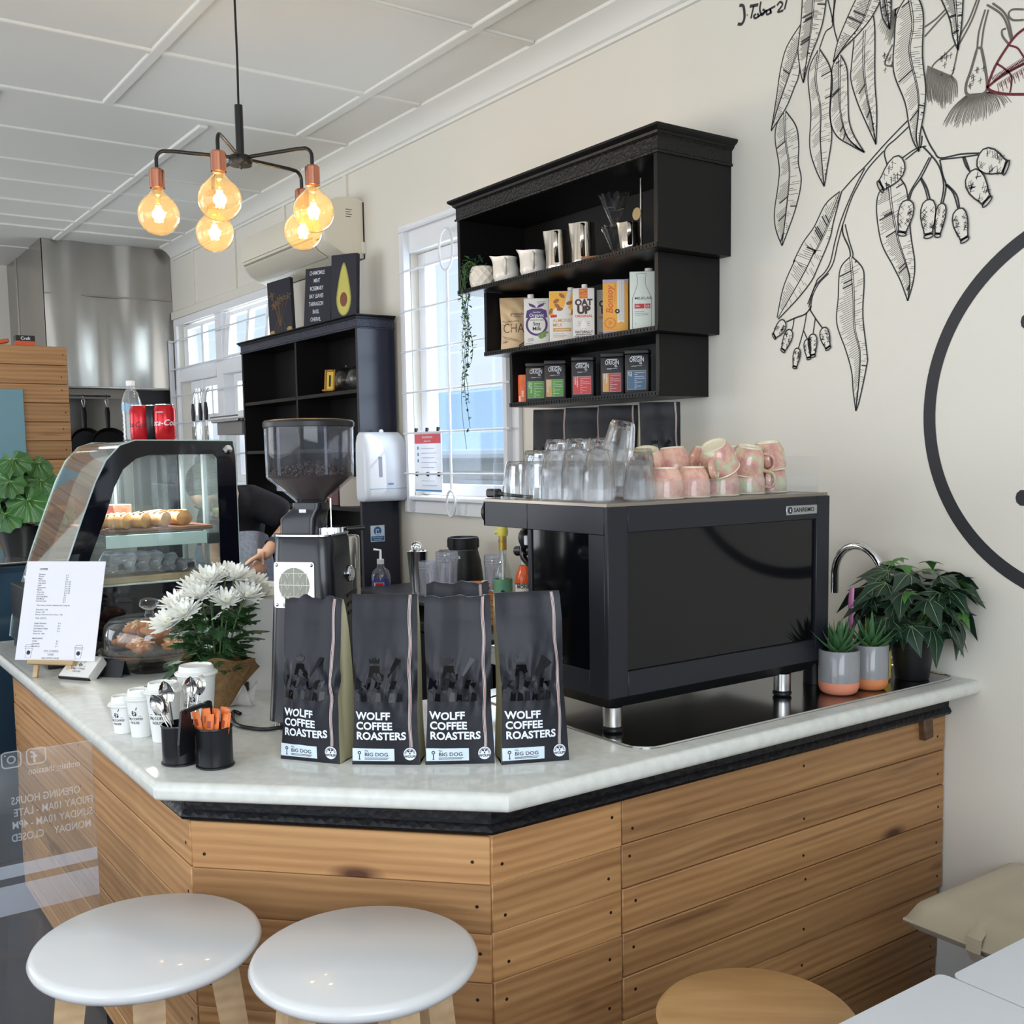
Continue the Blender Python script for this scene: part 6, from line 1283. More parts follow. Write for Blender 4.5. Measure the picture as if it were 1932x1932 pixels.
obj('level_window', MB().box(.100, .1058, -.052, -.030, .115, .215, bevel=.002), mat('grey_window', rgb(150, 152, 164), .2), pd); obj('maker_badge', MB().prism(disc(.017, 20, 0, 0, .005), .1045, .1068, T(0, .012, .083) @ Matrix(((0, 0, 1, 0), (1, 0, 0, 0), (0, 1, 0, 0), (0, 0, 0, 1)))), mat('badge_blue', rgb(120, 150, 200), .3), pd); obj('lower_lip', MB().box(.098, .1068, -.1, .1, .058, .0645, bevel=.002), mat('dispenser_grey', rgb(176, 190, 216), .3), pd); obj('key_tab', MB().lathe([(.0001, 0), (.011, 0), (.011, .006), (.0001, .007)], 18, T(.05, -.005, .336) @ RY(PI/2)), WHITEPL, pd)
# hand washing sticker below it
st = obj('wash_sign', MB().box(-4.6397, -4.6380, 2.425, 2.502, 1.148, 1.228), mat('sign_white', rgb(216, 228, 240), .4)); tag(st, 'small blue and white hand washing sign on the side of the bookcase', 'sign')
BLUE = mat('sign_blue', rgb(44, 106, 168), .4); SF = face((-4.6377, 2.4635, 1.188), (0, 1, 0), (1, 0, 0))
mb = MB(); flat(mb, disc(.0215, 28, 0, .013), 0, SF); flat(mb, [(-.036, -.036), (.036, -.036), (.036, -.013), (-.036, -.013)], 0, SF); bl = obj('blue_print', mb, BLUE, st, recalc=False)
mb = MB()
for i, s_ in enumerate(('Now wash your', 'hands please')): put_text(mb, s_, .0085, SF @ T(0, -.022-.0098*i, .0004), .012)
ribbon(mb, [(-.008, .0), (-.008, .02), (.004, .021), (.004, .012)], .004, .0004, SF); flat(mb, [(-.012, .0), (.014, .003), (.008, -.006), (-.008, -.006)], .0005, SF); obj('white_print', mb, PRINTW, bl, recalc=False)
# ------------------------------------------------------------------ air conditioner
ac = thing('air_conditioner', 'white wall mounted split air conditioner above the bookcase', 'air conditioner', (-5.53, WY, 2.58)); ACM = mat('ac_cream', rgb(226, 218, 200), .38); ACD = mat('ac_shadow', rgb(150, 142, 128), .5)
prof = [(0, .0), (0, .285), (-.03, .296), (-.10, .297), (-.155, .288), (-.195, .262), (-.222, .20), (-.226, .14), (-.216, .095), (-.18, .05), (-.12, .018), (-.06, .003)]
TX = Matrix(((0, 0, 1, 0), (1, 0, 0, 0), (0, 1, 0, 0), (0, 0, 0, 1)))
obj('casing', MB().prism(prof, -.545, .56, TX), ACM, ac, angle=28)
obj('front_flap', MB().prism([(-.195, .264), (-.224, .20), (-.229, .14), (-.2265, .122), (-.232, .122), (-.2345, .14), (-.2295, .202), (-.20, .268)], -.53, .44, TX), ACM, ac, angle=40)
obj('air_vane', MB().prism([(-.219, .092), (-.183, .047), (-.135, .021), (-.137, .016), (-.188, .041), (-.224, .088)], -.50, .40, TX), mat('ac_vane', rgb(214, 206, 190), .2), ac, angle=40)
mb = MB(); mb.prism([(-.2275, .106), (-.223, .097), (-.2225, .0985), (-.2268, .107)], -.51, .43, TX); obj('dark_gap', mb, ACD, ac)
mb = MB(); mb.box(.45, .50, -.219, -.214, .083, .092); obj('indicator', mb, BLKPL, ac)
mb = MB()
for k in range(4): mb.box(.5602, .5606, -.10, -.10+.035-.006*(k % 2), .235-.012*k, .238-.012*k)
obj('rating_print', mb, INK, ac); obj('side_cap', MB().prism([(-.06, .03), (-.012, .03), (-.012, .085), (-.05, .085), (-.06, .075)], .5601, .5615, TX), ACM, ac); obj('back_plate', MB().box(-.54, .568, -.004, -.0005, -.004, .28), BLKPL, ac)
# ------------------------------------------------------------------ three canvases leaning on top of the bookcase
CAN = mat('canvas_black', rgb(34, 33, 44), .6)
def canvas(label, x, w, h, rz, roll, lean):
    c = thing('canvas', label, 'canvas', mtx=T(x, 2.435, ZB) @ RZ(rz) @ RX(-lean) @ RY(roll), group='dark canvases on top of the bookcase'); obj('stretched_cloth', MB().box(-w/2, w/2, -.014, .014, 0, h, bevel=.003), CAN, c); return c
def CF(k=0): return Matrix(((1, 0, 0, 0), (0, 0, -1, -.0145-.0004*k), (0, 1, 0, 0), (0, 0, 0, 1)))
c1 = canvas('dark canvas with a faint golden bouquet, tilted, at the window end', -5.64, .170, .315, .45, -.14, .13)
GOLD = mat('dull_gold_paint', rgb(104, 78, 50), .6); rg = random.Random(12); mb = MB()
for k in range(9):
    bx_, by_ = rg.uniform(-.06, .07), rg.uniform(.13, .25); ribbon(mb, spline([(0.0+rg.uniform(-.01, .01), .05), (bx_*.4, .12), (bx_, by_)], 5), .0028, .0001*k, CF())
    for q in range(5): t = q*1.25+rg.random(); flat(mb, [(bx_, by_), (bx_+.012*math.cos(t-.3), by_+.016*math.sin(t-.3)), (bx_+.026*math.cos(t), by_+.026*math.sin(t)), (bx_+.012*math.cos(t+.3), by_+.016*math.sin(t+.3))], .0002+.0001*q, CF())
for k in range(4): ribbon(mb, [(-.05+.03*k, .02), (-.02+.012*k, .085)], .003, .0003, CF())
obj('painted_bouquet', mb, GOLD, c1, recalc=False); mb = MB(); flat(mb, disc(.018, 16, -.062, .018, .016), 0, CF(1)); flat(mb, disc(.018, 16, .062, .020, .016), 0, CF(1)); obj('painted_gold_spots', mb, mat('gold_paint', rgb(176, 140, 84), .55), c1, recalc=False)
c2 = canvas('black canvas lettered with a list of herbs in white', -5.175, .185, .305, .42, .0, .10); mb = MB()
for i, s_ in enumerate(('CHAMOMILE', 'MINT', 'ROSEMARY', 'BAY LEAVES', 'TARRAGON', 'BASIL', 'CHERVIL')): put_text(mb, s_, .0300, CF() @ T(-.01, .268-.0405*i, 0), .006, .60)
obj('lettering', mb, PRINTW, c2, recalc=False)
c3 = canvas('black canvas painted with a halved avocado', -4.865, .155, .322, .50, .0, .06); mb = MB()
av = lambda k, s_=1: [(k*.045*math.sin(t)*(1-.42*max(0, -math.cos(t)*-1)**1.0*(1 if math.cos(t) > 0 else 0))*s_, .105+(.175 if math.cos(t) > 0 else .088)*math.cos(t)*s_) for t in [2*PI*i/36 for i in range(36)]]
flat(mb, av(1), 0, CF()); sk = obj('avocado_skin', mb, mat('avocado_rind', rgb(150, 150, 70), .5), c3, recalc=False); mb = MB(); flat(mb, av(.9, .94), 0, CF(1)); obj('avocado_flesh', mb, mat('avocado_flesh', rgb(206, 194, 104), .5, var=(12, .3, rgb(186, 180, 84))), sk, recalc=False); mb = MB(); flat(mb, disc(.022, 22, 0, .098, .036), 0, CF(2)); obj('avocado_stone', mb, mat('avocado_stone', rgb(124, 70, 46), .4), sk, recalc=False)
# ================================================================== BENCH UNDER THE WINDOW
bn_ = thing('back_bench', 'black service bench along the wall under the sash window', 'bench', (-3.45, 2.34, FL)); NI = T(-3.45, 2.34, FL).inverted()
obj('bench_top', MB().box(-4.63, -2.30, 2.06, WY-.003, .885, .92, bevel=.003), BLACK, bn_, NI)
for x0_, x1_ in ((-4.62, -3.86), (-3.85, -3.08), (-3.07, -2.31)):
    obj('cabinet_body', MB().box(x0_, x1_, 2.10, WY-.003, FL+.08, .8849), BLACK, bn_, NI); dd = obj('door', MB().box(x0_+.004, x1_-.004, 2.08, 2.0995, FL+.09, .875, bevel=.002), BLACK, bn_, NI); obj('handle', MB().tube([(x1_-.06, 2.068, .6), (x1_-.06, 2.068, .75)], .006, 8), STEEL, dd)
mt_ = thing('metal_stand', 'low dark grey metal stand on the bench under the blender jars', 'stand', (-3.87, 2.27, .92)); DG = mat('dark_grey_metal', rgb(58, 58, 64), .4, .5)
obj('stand_top', MB().box(-.36, .50, -.16, .20, .052, .066, bevel=.002), DG, mt_)
for sx in (-.34, .48):
    for sy in (-.145, .185): obj('leg', MB().box(sx-.01, sx+.01, sy-.01, sy+.01, 0, .0521), DG, mt_)
ZS = .9865
shk = thing('milkshake_cup', 'tall stainless steel milkshake cup holding metal strainers on the dark stand', 'cup', (-3.935, 2.28, ZS)); mb = MB(); mb.lathe([(.0001, 0), (.031, 0), (.032, .012), (.0335, .02), (.046, .172), (.048, .174), (.0455, .175), (.033, .022), (.0001, .008)], 44, cap=False); obj('body', mb, mat('shaker_steel', (.92, .91, .9), .16, 1), shk, angle=60)
for i, (x, y, z, r) in enumerate(((-.03, .012, .185, .026), (.0, -.012, .178, .017))):
    s_ = thing('strainer', ('round coiled bar strainer, larger, in the milkshake cup', 'round coiled bar strainer, smaller, in the milkshake cup')[i], 'strainer', (-3.935+x, 2.28+y, ZS+z), .6); obj('coil', MB().tube([((r*(1-.09*(t/6.28)))*math.cos(t), .003*math.sin(3*t), (r*(1-.09*(t/6.28)))*math.sin(t)) for t in [.3*q for q in range(100)]], .0022, 6), CHROME, s_); obj('handle', MB().tube([(0, 0, -r), (.012, 0, -r-.09)], .003, 8), CHROME, s_)
bl_ = thing('blender', 'black blender base with clear jar collar on the dark stand', 'blender', (-3.79, 2.42, ZS), .5); mb = MB(); mb.lathe([(.0001, 0), (.085, 0), (.088, .02), (.075, .13), (.062, .18), (.0001, .182)], 36); obj('motor_base', mb, BLKPL, bl_, angle=40)
mb = MB(); mb.lathe([(.062, .183), (.064, .185), (.066, .232), (.060, .234), (.058, .21), (.052, .19)], 36, cap=False)
for k in range(6): mb.box(.063, .0685, -.006, .006, .19, .225, RZ(k*PI/3+.3))
obj('collar', mb, BLKPL, bl_, angle=40); mb = MB(); mb.box(-.10, -.055, -.040, .045, .128, .180, bevel=.006); hd = obj('logo_block', mb, BLKPL, bl_, RZ(.75)); mb = MB(); put_text(mb, 'ninja', .022, face((-.0, -.0925, .150), (1, 0, 0), (0, -1, 0)), .03); obj('lettering', mb, PRINTW, bl_, RZ(.15), recalc=False)
JAR = clear_mat('jar_plastic', (.90, .91, .95), 3.0, haze=.15, haze_col=(.9, .91, .97))
def jar(label, loc, r, h):
    j = thing('blender_jar', label, 'jar', (*loc, ZS), .3, 'clear blender jars'); mb = MB(); prof = [(.0001, .003), (r*.80, .003), (r*.82, .008), (r*.94, h*.72), (r*.98, h*.76), (r*.98, h), (r*.955, h), (r*.955, h*.77), (r*.91, h*.73), (r*.79, .012), (.0001, .010)]; mb.lathe(prof, 40, cap=False); obj('jar_wall', mb, JAR, j, recalc=False, angle=45)
    mb = MB()
    for k in range(6): mb.box(r*.82, r*.865, -.004, .004, .012, h*.7, RZ(k*PI/3) @ RY(.045))
    obj('jar_rib', mb, JAR, j); j.children[-1]['kind'] = 'stuff'; mb = MB()
    for k in range(3): mb.lathe([(r*.985, h*.80+k*h*.06), (r*1.02, h*.815+k*h*.06), (r*.985, h*.83+k*h*.06)], 40, cap=False)
    obj('thread', mb, JAR, j); j.children[-1]['kind'] = 'stuff'
    mb = MB()
    for k in range(4): a_ = k*PI/2; mb.add([(.004*math.cos(a_+1.5), .004*math.sin(a_+1.5), .02), (.026*math.cos(a_), .026*math.sin(a_), .03+.012*(k % 2)), (.004*math.cos(a_-1.5), .004*math.sin(a_-1.5), .022), (.003*math.cos(a_), .003*math.sin(a_), .028)], [(0, 1, 2, 3)])
    mb.cyl(.008, .0105, .024, 12); obj('blade', mb, CHROME, j); return j
jar('shorter clear blender jar upside beside the milkshake cup', (-3.76, 2.235), .048, .145); jar('taller clear blender jar in front of the black blender', (-3.625, 2.235), .045, .195); jar('clear blender jar standing alone beside the terracotta saucers', (-3.545, 2.415), .046, .175)
TC = mat('terracotta', rgb(206, 134, 82), .75, var=(20, .25, rgb(190, 116, 70)))
def saucer_stack(x, y, n, lb):
    for k in range(n):
        z = .9205+k*.024 if x > -3.36 else ZS+k*.020
        o = thing('terracotta_saucer', lb % ('bottom', 'second', 'third', 'fourth', 'top')[k if k < n-1 else 4], 'saucer', (x, y, z), 0, 'terracotta saucers'); obj('saucer', MB().lathe([(.0001, 0), (.040, 0), (.0495, .019), (.0515, .0235), (.048, .0235), (.046, .018), (.038, .0045), (.0001, .0045)], 36, cap=False), TC, o, angle=50)
saucer_stack(-3.445, 2.26, 4, 'terracotta saucer, %s of the stack beside the clear jars'); saucer_stack(-3.315, 2.275, 5, 'terracotta saucer, %s of the stack beside the syrup bottles')
BGL = clear_mat('bottle_clear', (.93, .95, .93), 2.2, haze=.05)
def bottle(label, loc, h, r, parts, z=.9205, rz=.9):
    b_ = thing('syrup_bottle', label, 'bottle', (*loc, z), rz, 'syrup bottles'); s_ = h/.30; P_ = [(.0001, 0), (r*.95, 0), (r, .004), (r, .17*s_), (r*.92, .19*s_), (r*.5, .225*s_), (r*.42, .24*s_), (r*.40, .285*s_), (r*.46, .288*s_), (r*.46, .298*s_), (.0001, .30*s_)]
    obj('glass_body', MB().lathe(P_, 36, cap=False), BGL, b_, recalc=False, angle=45); parts(b_, r, s_); return b_
def band(nm, b_, r, z0, z1, m, off=.0008): return obj(nm, MB().lathe([(r+off, z0), (r+off, z1)], 36, cap=False), m, b_, recalc=False)
def cyl_txt(b_, nm, s, sz, z, r, m, xs=1.0, off=.0016): mb = MB(); put_text(mb, s, sz, None, .02, xs, 'CENTER', lambda x, y: ((r+off)*math.sin(x/r), -(r+off)*math.cos(x/r), z+y)); return obj(nm, mb, m, b_, recalc=False)
def pv(b_, r, s_):
    band('label_upper', b_, r, .10, .165*s_, mat('label_teal', rgb(70, 160, 150), .5, var=(40, .12, rgb(120, 150, 90)))); band('label_lower', b_, r, .03, .1, mat('label_tan', rgb(206, 178, 112), .5)); cyl_txt(b_, 'label_text', 'Vanilla', .02, .068, r, mat('label_brown', rgb(110, 74, 40), .5)); cyl_txt(b_, 'label_script', 'da Vinci', .016, .112, r, MATS['label_brown']); mb = MB(); mb.add([((r+.0018)*math.sin(x/r), -(r+.0018)*math.cos(x/r), .13+y) for x, y in [(.010*math.cos(2*PI*i/14), .016*math.sin(2*PI*i/14)) for i in range(14)]], [tuple(range(14))]); obj('label_figure', mb, INK, b_, recalc=False)
    obj('cap', MB().cyl(r*.44, .262*s_, .308*s_, 24), mat('cap_gold', rgb(200, 160, 70), .3, .5), b_); obj('pump', MB().lathe([(.0001, .308*s_), (.019, .308*s_), (.021, .325*s_), (.017, .345*s_), (.0001, .348*s_)], 24), mat('pump_yellow', rgb(222, 212, 96), .45), b_); obj('spout', MB().tube([(0, 0, .33*s_), (-.03, 0, .318*s_)], .006, 8), MATS['pump_yellow'], b_); obj('pump_stem', MB().cyl(.005, .02, .26*s_, 10), WHITEPL, b_)
bottle('clear vanilla syrup bottle with yellow pump and teal label', (-3.235, 2.24), .335, .034, pv)
def pm(b_, r, s_):
    band('label', b_, r, .03, .16*s_, mat('label_cream', rgb(222, 212, 204), .5)); cyl_txt(b_, 'label_text', 'MONIN', .019, .148*s_, r, INK, .9); cyl_txt(b_, 'label_script', 'Almond', .011, .09, r, mat('label_mid_brown', rgb(130, 96, 70), .5)); obj('syrup', MB().lathe([(r*1.005, .166*s_), (r*1.005, .172*s_), (r*.94, .19*s_), (r*.55, .224*s_)], 32, cap=False), mat('amber_syrup', rgb(222, 92, 36), .15), b_, recalc=False); obj('cap', MB().cyl(r*.47, .285*s_, .318*s_, 24), mat('cap_pale', rgb(226, 208, 206), .4), b_)
    mb = MB(); 
    for k, (x, y) in enumerate(((.015, .115), (.022, .10), (.02, .06), (.012, .05))): mb.add([((r+.0017)*math.sin((x+q)/r), -(r+.0017)*math.cos((x+q)/r), y+w) for q, w in ((-.006, -.003), (.005, -.004), (.006, .003), (-.004, .004))], [(0, 1, 2, 3)])
    obj('label_figure', mb, MATS['label_mid_brown'], b_, recalc=False)
bottle('almond syrup bottle with cream label and amber syrup behind the steam wand', (-3.14, 2.27), .32, .034, pm)
bottle('syrup bottle standing in the shade behind the almond syrup', (-3.08, 2.40), .30, .034, pm)
# soaps at the bookcase end
hs_ = thing('hand_sanitiser', 'clear pump bottle of blue violet hand wash beside the grinder', 'bottle', (-4.255, 2.27, .9205), .9); mb = MB(); prof = [(.0001, 0), (.9, 0), (1, .006), (1, .105), (.85, .128), (.4, .145), (.36, .16)]
obj('bottle_body', MB().lathe([(q*.043, z) for q, z in prof], 36, Matrix.Diagonal((1, .7, 1, 1)), cap=False), BGL, hs_, recalc=False); obj('blue_liquid', MB().lathe([(.0001, .003), (.9*.041, .003), (.0415, .008), (.0415, .095), (.0001, .095)], 32, Matrix.Diagonal((1, .69, 1, 1)), cap=False), mat('blue_liquid', rgb(72, 62, 190), .1, trans=.4, ior=1.33), hs_)
obj('pump_collar', MB().cyl(.016, .16, .182, 20), WHITEPL, hs_); obj('pump_head', MB().tube([(0, 0, .18), (0, 0, .222), (-.03, -.004, .226)], .006, 10), WHITEPL, hs_); lb_ = obj('label', MB().box(-.026, .020, -.0318, -.0310, .022, .078), mat('label_pale', rgb(226, 218, 214), .5), hs_); obj('label_red', MB().box(-.02, .018, -.0324, -.0318, .062, .076), RED, lb_); obj('label_green', MB().box(-.024, .02, -.0326, -.0318, .026, .04), mat('label_lime', rgb(190, 206, 130), .5), lb_); obj('label_hands', MB().box(-.018, .016, -.0324, -.0318, .043, .06), mat('label_skin', rgb(206, 150, 126), .5), lb_)
so = thing('soap_bottle', 'cream coloured soap pump bottle behind the milkshake cup', 'bottle', (-4.20, 2.44, .9205)); obj('bottle_body', MB().lathe([(.0001, 0), (.038, 0), (.04, .005), (.04, .07), (.03, .09), (.014, .098), (.0001, .1)], 30), mat('cream_soap', rgb(228, 218, 180), .3), so); obj('pump_collar', MB().cyl(.015, .0985, .12, 18), clear_mat('soap_pump', (.9, .9, .86), 1.5, haze=.4), so); obj('pump_head', MB().tube([(0, 0, .12), (0, 0, .14), (-.026, 0, .142)], .005, 8), MATS['soap_pump'], so)
# stack of ribbed lids between the bags
ls = thing('lid_stack', 'cream stack of ribbed cup lids showing between two coffee bags', 'lid stack', (-1.975, 1.068, .95))
for k in range(15): obj('lid', MB().lathe([(.0001, 0), (.031, 0), (.0325, .003), (.029, .0095), (.0295, .0155), (.0001, .0155)], 32, T(0, 0, k*.0158)), mat('lid_cream', rgb(222, 212, 190), .45) if k > 5 else mat('lid_tan', rgb(196, 150, 120), .45), ls)
# ================================================================== GLASS DISPLAY CASE
dc = thing('display_case', 'curved glass cake display case with black printed edges on the worktop', 'display case', (-3.60, .96, .9505)); DI = T(-3.60, .96, .9505).inverted()
xn, xf = -3.34, -3.86
OUT = [(1.262, .985), (1.262, 1.615), (1.252, 1.626), (.945, 1.628), (.90, 1.613), (.857, 1.568), (.823, 1.503), (.779, 1.393), (.732, 1.269), (.691, 1.145), (.66, 1.05), (.65, .985)]
INN = [(1.198, 1.183), (1.200, 1.57), (1.188, 1.583), (.985, 1.584), (.945, 1.572), (.905, 1.54), (.876, 1.485), (.845, 1.395), (.792, 1.265), (.758, 1.183)]
DCG = clear_mat('case_glass', (.95, .985, .975), 1.3, haze=.02); DCB = mat('case_black_glass', rgb(12, 13, 22), .05, spec=.7)
TXm = Matrix(((0, 0, 1, 0), (1, 0, 0, 0), (0, 1, 0, 0), (0, 0, 0, 1)))
obj('base', MB().box(xf, xn, .66, 1.262, .9505, 1.165, bevel=.003), BLKPL, dc, DI); obj('lower_deck', MB().box(xf+.012, xn-.012, .70, 1.24, 1.1655, 1.185), mat('deck_white', rgb(226, 232, 230), .4), dc, DI)
for x in (xn, xf):
    s_ = 1 if x == xn else -1
    sd = obj('side_glass', MB().prism(list(reversed(INN)), x-.0025, x+.0025, TXm), DCG, dc, DI)
    mb = MB(); n1, n2 = len(OUT), len(INN)
    # black printed border as a ring between outer outline and clear window
    import itertools
    ring = []; 
    o2 = [(1.262, .985), (1.262, 1.183), (1.262, 1.57), (1.254, 1.624), (.945, 1.628), (.90, 1.613), (.857, 1.568), (.823, 1.503), (.779, 1.393), (.732, 1.269), (.70, 1.183), (.65, .985)]
    i2 = [(1.198, 1.183), (1.198, 1.183), (1.200, 1.57), (1.188, 1.583), (.985, 1.584), (.945, 1.572), (.905, 1.54), (.876, 1.485), (.845, 1.395), (.792, 1.265), (.758, 1.183), (.758, 1.183)]
    for xx in (x-.003, x+.003): mb.add([(xx, p[0], p[1]) for p in o2] + [(xx, p[0], p[1]) for p in i2], [(k, k+1, 12+k+1, 12+k) for k in range(11)]+[(11, 0, 12, 23)])
    obj('printed_border', mb, DCB, sd, recalc=False, smooth=False)
    obj('edge_strip', MB().tube([(x, p[0]+.0, p[1]) for p in OUT], .0035, 6), clear_mat('glass_edge', (.75, .9, .86), 2.0, haze=.35, haze_col=(.8, .95, .92)), sd)
fr_ = [(.945, 1.626)] + OUT[4:]
def fg(u, v):
    t = v*(len(FS)-1); i = min(int(t), len(FS)-2); a_, b_ = FS[i], FS[i+1]; k = t-i; return (xf+.004+(xn-xf-.008)*u, a_[0]+(b_[0]-a_[0])*k, a_[1]+(b_[1]-a_[1])*k)
FS = [tuple(p) for p in spline(fr_, 4)]
obj('front_glass', MB().sheet(fg, 2, 40, .003), DCG, dc, DI, recalc=False)
obj('top_glass', MB().box(xf+.004, xn-.004, .945, 1.255, 1.6225, 1.6265), mat('case_top', rgb(196, 206, 220), .12), dc, DI)
mb = MB(); frame(mb, xf+.01, xn-.01, 1.19, 1.615, 1.240, 1.258, .014, .014, .03, .014); mb.box(-3.61, -3.59, 1.24, 1.252, 1.205, 1.585); rd = obj('rear_door_frame', mb, mat('case_alloy', rgb(190, 194, 196), .3, .6), dc, DI); obj('rear_pane', MB().box(xf+.024, xn-.024, 1.247, 1.250, 1.204, 1.585), DCG, rd)
us = obj('upper_shelf', MB().box(xf+.015, xn-.015, .86, 1.225, 1.336, 1.342), DCG, dc, DI); obj('shelf_rail', MB().box(xf+.016, xn-.022, 1.05, 1.1, 1.300, 1.3355, bevel=.002), mat('rail_white', rgb(206, 216, 212), .5), us); obj('shelf_front', MB().box(xn-.024, xn-.018, .85, 1.165, 1.298, 1.337, bevel=.001), mat('shelf_lip', rgb(196, 212, 208), .45), us); obj('shelf_clip', MB().box(xn-.03, xn-.014, 1.166, 1.21, 1.295, 1.33, bevel=.003), BLKPL, us)
obj('latch_button', MB().lathe([(.0001, .006), (.014, .005), (.0165, .0), (.0165, -.002)], 28, T(xn+.0032, 1.236, 1.598) @ RY(PI/2), cap=False), CHROME, dc, DI)
LED = mat('case_led', (1, 1, 1), .5, emit=(.93, 1, .98, 6)); obj('light_strip', MB().box(xf+.03, xn-.03, .96, .975, 1.608, 1.615), LED, dc, DI)
la = D.lights.new('case_lamp', 'AREA'); la.shape = 'RECTANGLE'; la.size = .44; la.size_y = .03; la.energy = 11; la.color = (.93, 1, .98); lo = D.objects.new('case_lamp', la); COL.objects.link(lo); lo.parent = dc; lo.matrix_local = DI @ T(-3.60, .968, 1.602)
# food on the two decks
BRD = wood_mat('food_board', rgb(196, 168, 128), rgb(168, 138, 98), rgb(120, 92, 60), .5, 3, 24, False)
tag(obj('serving_board', MB().box(-.20, .20, -.19, .17, 0, .011, T(-3.60, 1.03, 1.3424), bevel=.002), mat('board_red_wood', rgb(130, 84, 58), .5)), 'dark red wooden board under the pastry rolls in the display case', 'board')
tag(obj('serving_board', MB().box(-.22, .22, -.20, .20, 0, .02, T(-3.60, .965, 1.1854), bevel=.002), BRD), 'pale wooden board under the wrapped brownies in the display case', 'board')
ROLL = mat('pastry_roll', rgb(206, 152, 92), .5, var=(26, .2, rgb(176, 118, 62)), bump=(80, .5))
def roll_mesh():
    mb = MB(); n = 14; pts = [(0, -.075+.15*i/n, 0) for i in range(n+1)]; mb.tube(pts, [.012]+[.033*(1+.05*math.sin(i*2.2)) for i in range(n-1)]+[.012], 16, flat=(1.12, .8)); mb.cur = 1
    for k in range(5): mb.box(-.022, .022, -.052+.024*k, -.046+.024*k, .024, .028, RZ(.12))
    return mb.mesh('sausage_roll', [ROLL, mat('roll_score', rgb(160, 104, 56), .6)], angle=60)
RM_ = roll_mesh()
for k, (x, y, rz) in enumerate(((-3.43, .885, -.75), (-3.44, .945, -.75), (-3.455, 1.015, -.8), (-3.49, 1.10, -1.2))): tag(link('sausage_roll', RM_, None, T(x, y, 1.378) @ RZ(rz) @ Matrix.Scale(.86, 4) @ RY((.12, .1, .1, .0)[k])), ('golden pastry roll next to the curved glass in the display case', 'golden pastry roll second from the curved glass', 'golden pastry roll third from the curved glass', 'golden pastry roll lying towards the rear doors of the case')[k], 'pastry', 'golden pastry rolls')
SL = mat('salmon_slice', rgb(200, 118, 92), .7, var=(50, .15, rgb(176, 92, 70)), bump=(90, .6))
for k, (x, y, z) in enumerate(((-3.60, .93, 1.3536), (-3.61, .99, 1.3536), (-3.60, .955, 1.3885))): tag(obj('coconut_slice', MB().box(-.026, .026, -.033, .033, 0, .0345, T(x, y, z) @ RZ(.3), bevel=.002), SL), ('salmon coloured cake slice behind the pastry rolls, lower by the curved glass', 'salmon coloured cake slice behind the pastry rolls, lower by the doors', 'salmon coloured cake slice behind the pastry rolls, topmost')[k], 'cake slice', 'salmon coloured slices')
for k, (x, y, rz) in enumerate(((-3.66, 1.15, .2), (-3.70, 1.1, .9))): tag(obj('pale_roll', MB().tube([(0, -.06, 0), (0, -.05, .004), (0, .05, .004), (0, .06, 0)], [.006, .02, .02, .006], 12, mtx=T(x, y, 1.372) @ RZ(rz)), mat('pale_wrap', rgb(186, 190, 130), .5)), ('pale green wrap roll at the rear of the upper shelf', 'pale green wrap roll deeper in the upper shelf')[k], 'wrap', 'pale wraps')
BRN_ = mat('brownie', rgb(58, 40, 36), .6, bump=(60, .8)); FILM = clear_mat('cling_film', (.94, .95, 1), 3.0, haze=.22, haze_col=(.78, .8, .88), rough=.12)
def brownie_mesh():
    mb = MB(); mb.box(-.024, .024, -.055, .055, -.0185, .0185, bevel=.003); return mb.mesh('cake', BRN_)
def film_mesh():
    r = random.Random(5); mb = MB()
    def f(u, v):
        a = 2*PI*u; y = -.062+.124*v; k = 1+.12*math.sin(a*7+y*90)*.5+.08*math.sin(a*11-y*140); e = .55 if v in (0, 1) else 1; c, s_ = math.cos(a), math.sin(a); m_ = max(abs(c), abs(s_)); return (.0265*c/m_*k*e, y, .021*s_/m_*k*e)
    mb.grid(f, 40, 14); return mb.mesh('film', FILM, recalc=False, smooth=False)
BM_, FM_ = brownie_mesh(), film_mesh()
for k, (x, y, z, ry, rz) in enumerate(((-3.42, .855, 1.238, .0, -.9), (-3.43, .90, 1.245, .75, -.7), (-3.44, .945, 1.243, .75, -.7), (-3.45, .99, 1.243, .75, -.75), (-3.455, 1.035, 1.238, .6, -.75), (-3.46, 1.10, 1.2265, .05, -1.2), (-3.53, .93, 1.245, .7, -.7), (-3.55, 1.01, 1.24, .7, -.8))):
    o = thing('wrapped_brownie', ('cling wrapped dark brownie at the curved glass end of the row', 'cling wrapped dark brownie tilted, second in the row', 'cling wrapped dark brownie tilted, third in the row', 'cling wrapped dark brownie tilted, fourth in the row', 'cling wrapped dark brownie leaning at the doors end of the row', 'cling wrapped dark brownie lying flat beside the leaning row', 'cling wrapped dark brownie in the rear row by the curved glass', 'cling wrapped dark brownie in the rear row by the doors')[k], 'brownie', mtx=T(x, y, z) @ RZ(rz) @ RY(ry) @ Matrix.Diagonal((1, 1, .74, 1)), group='cling wrapped brownies'); link('cake', BM_, o); link('cling_film', FM_, o)
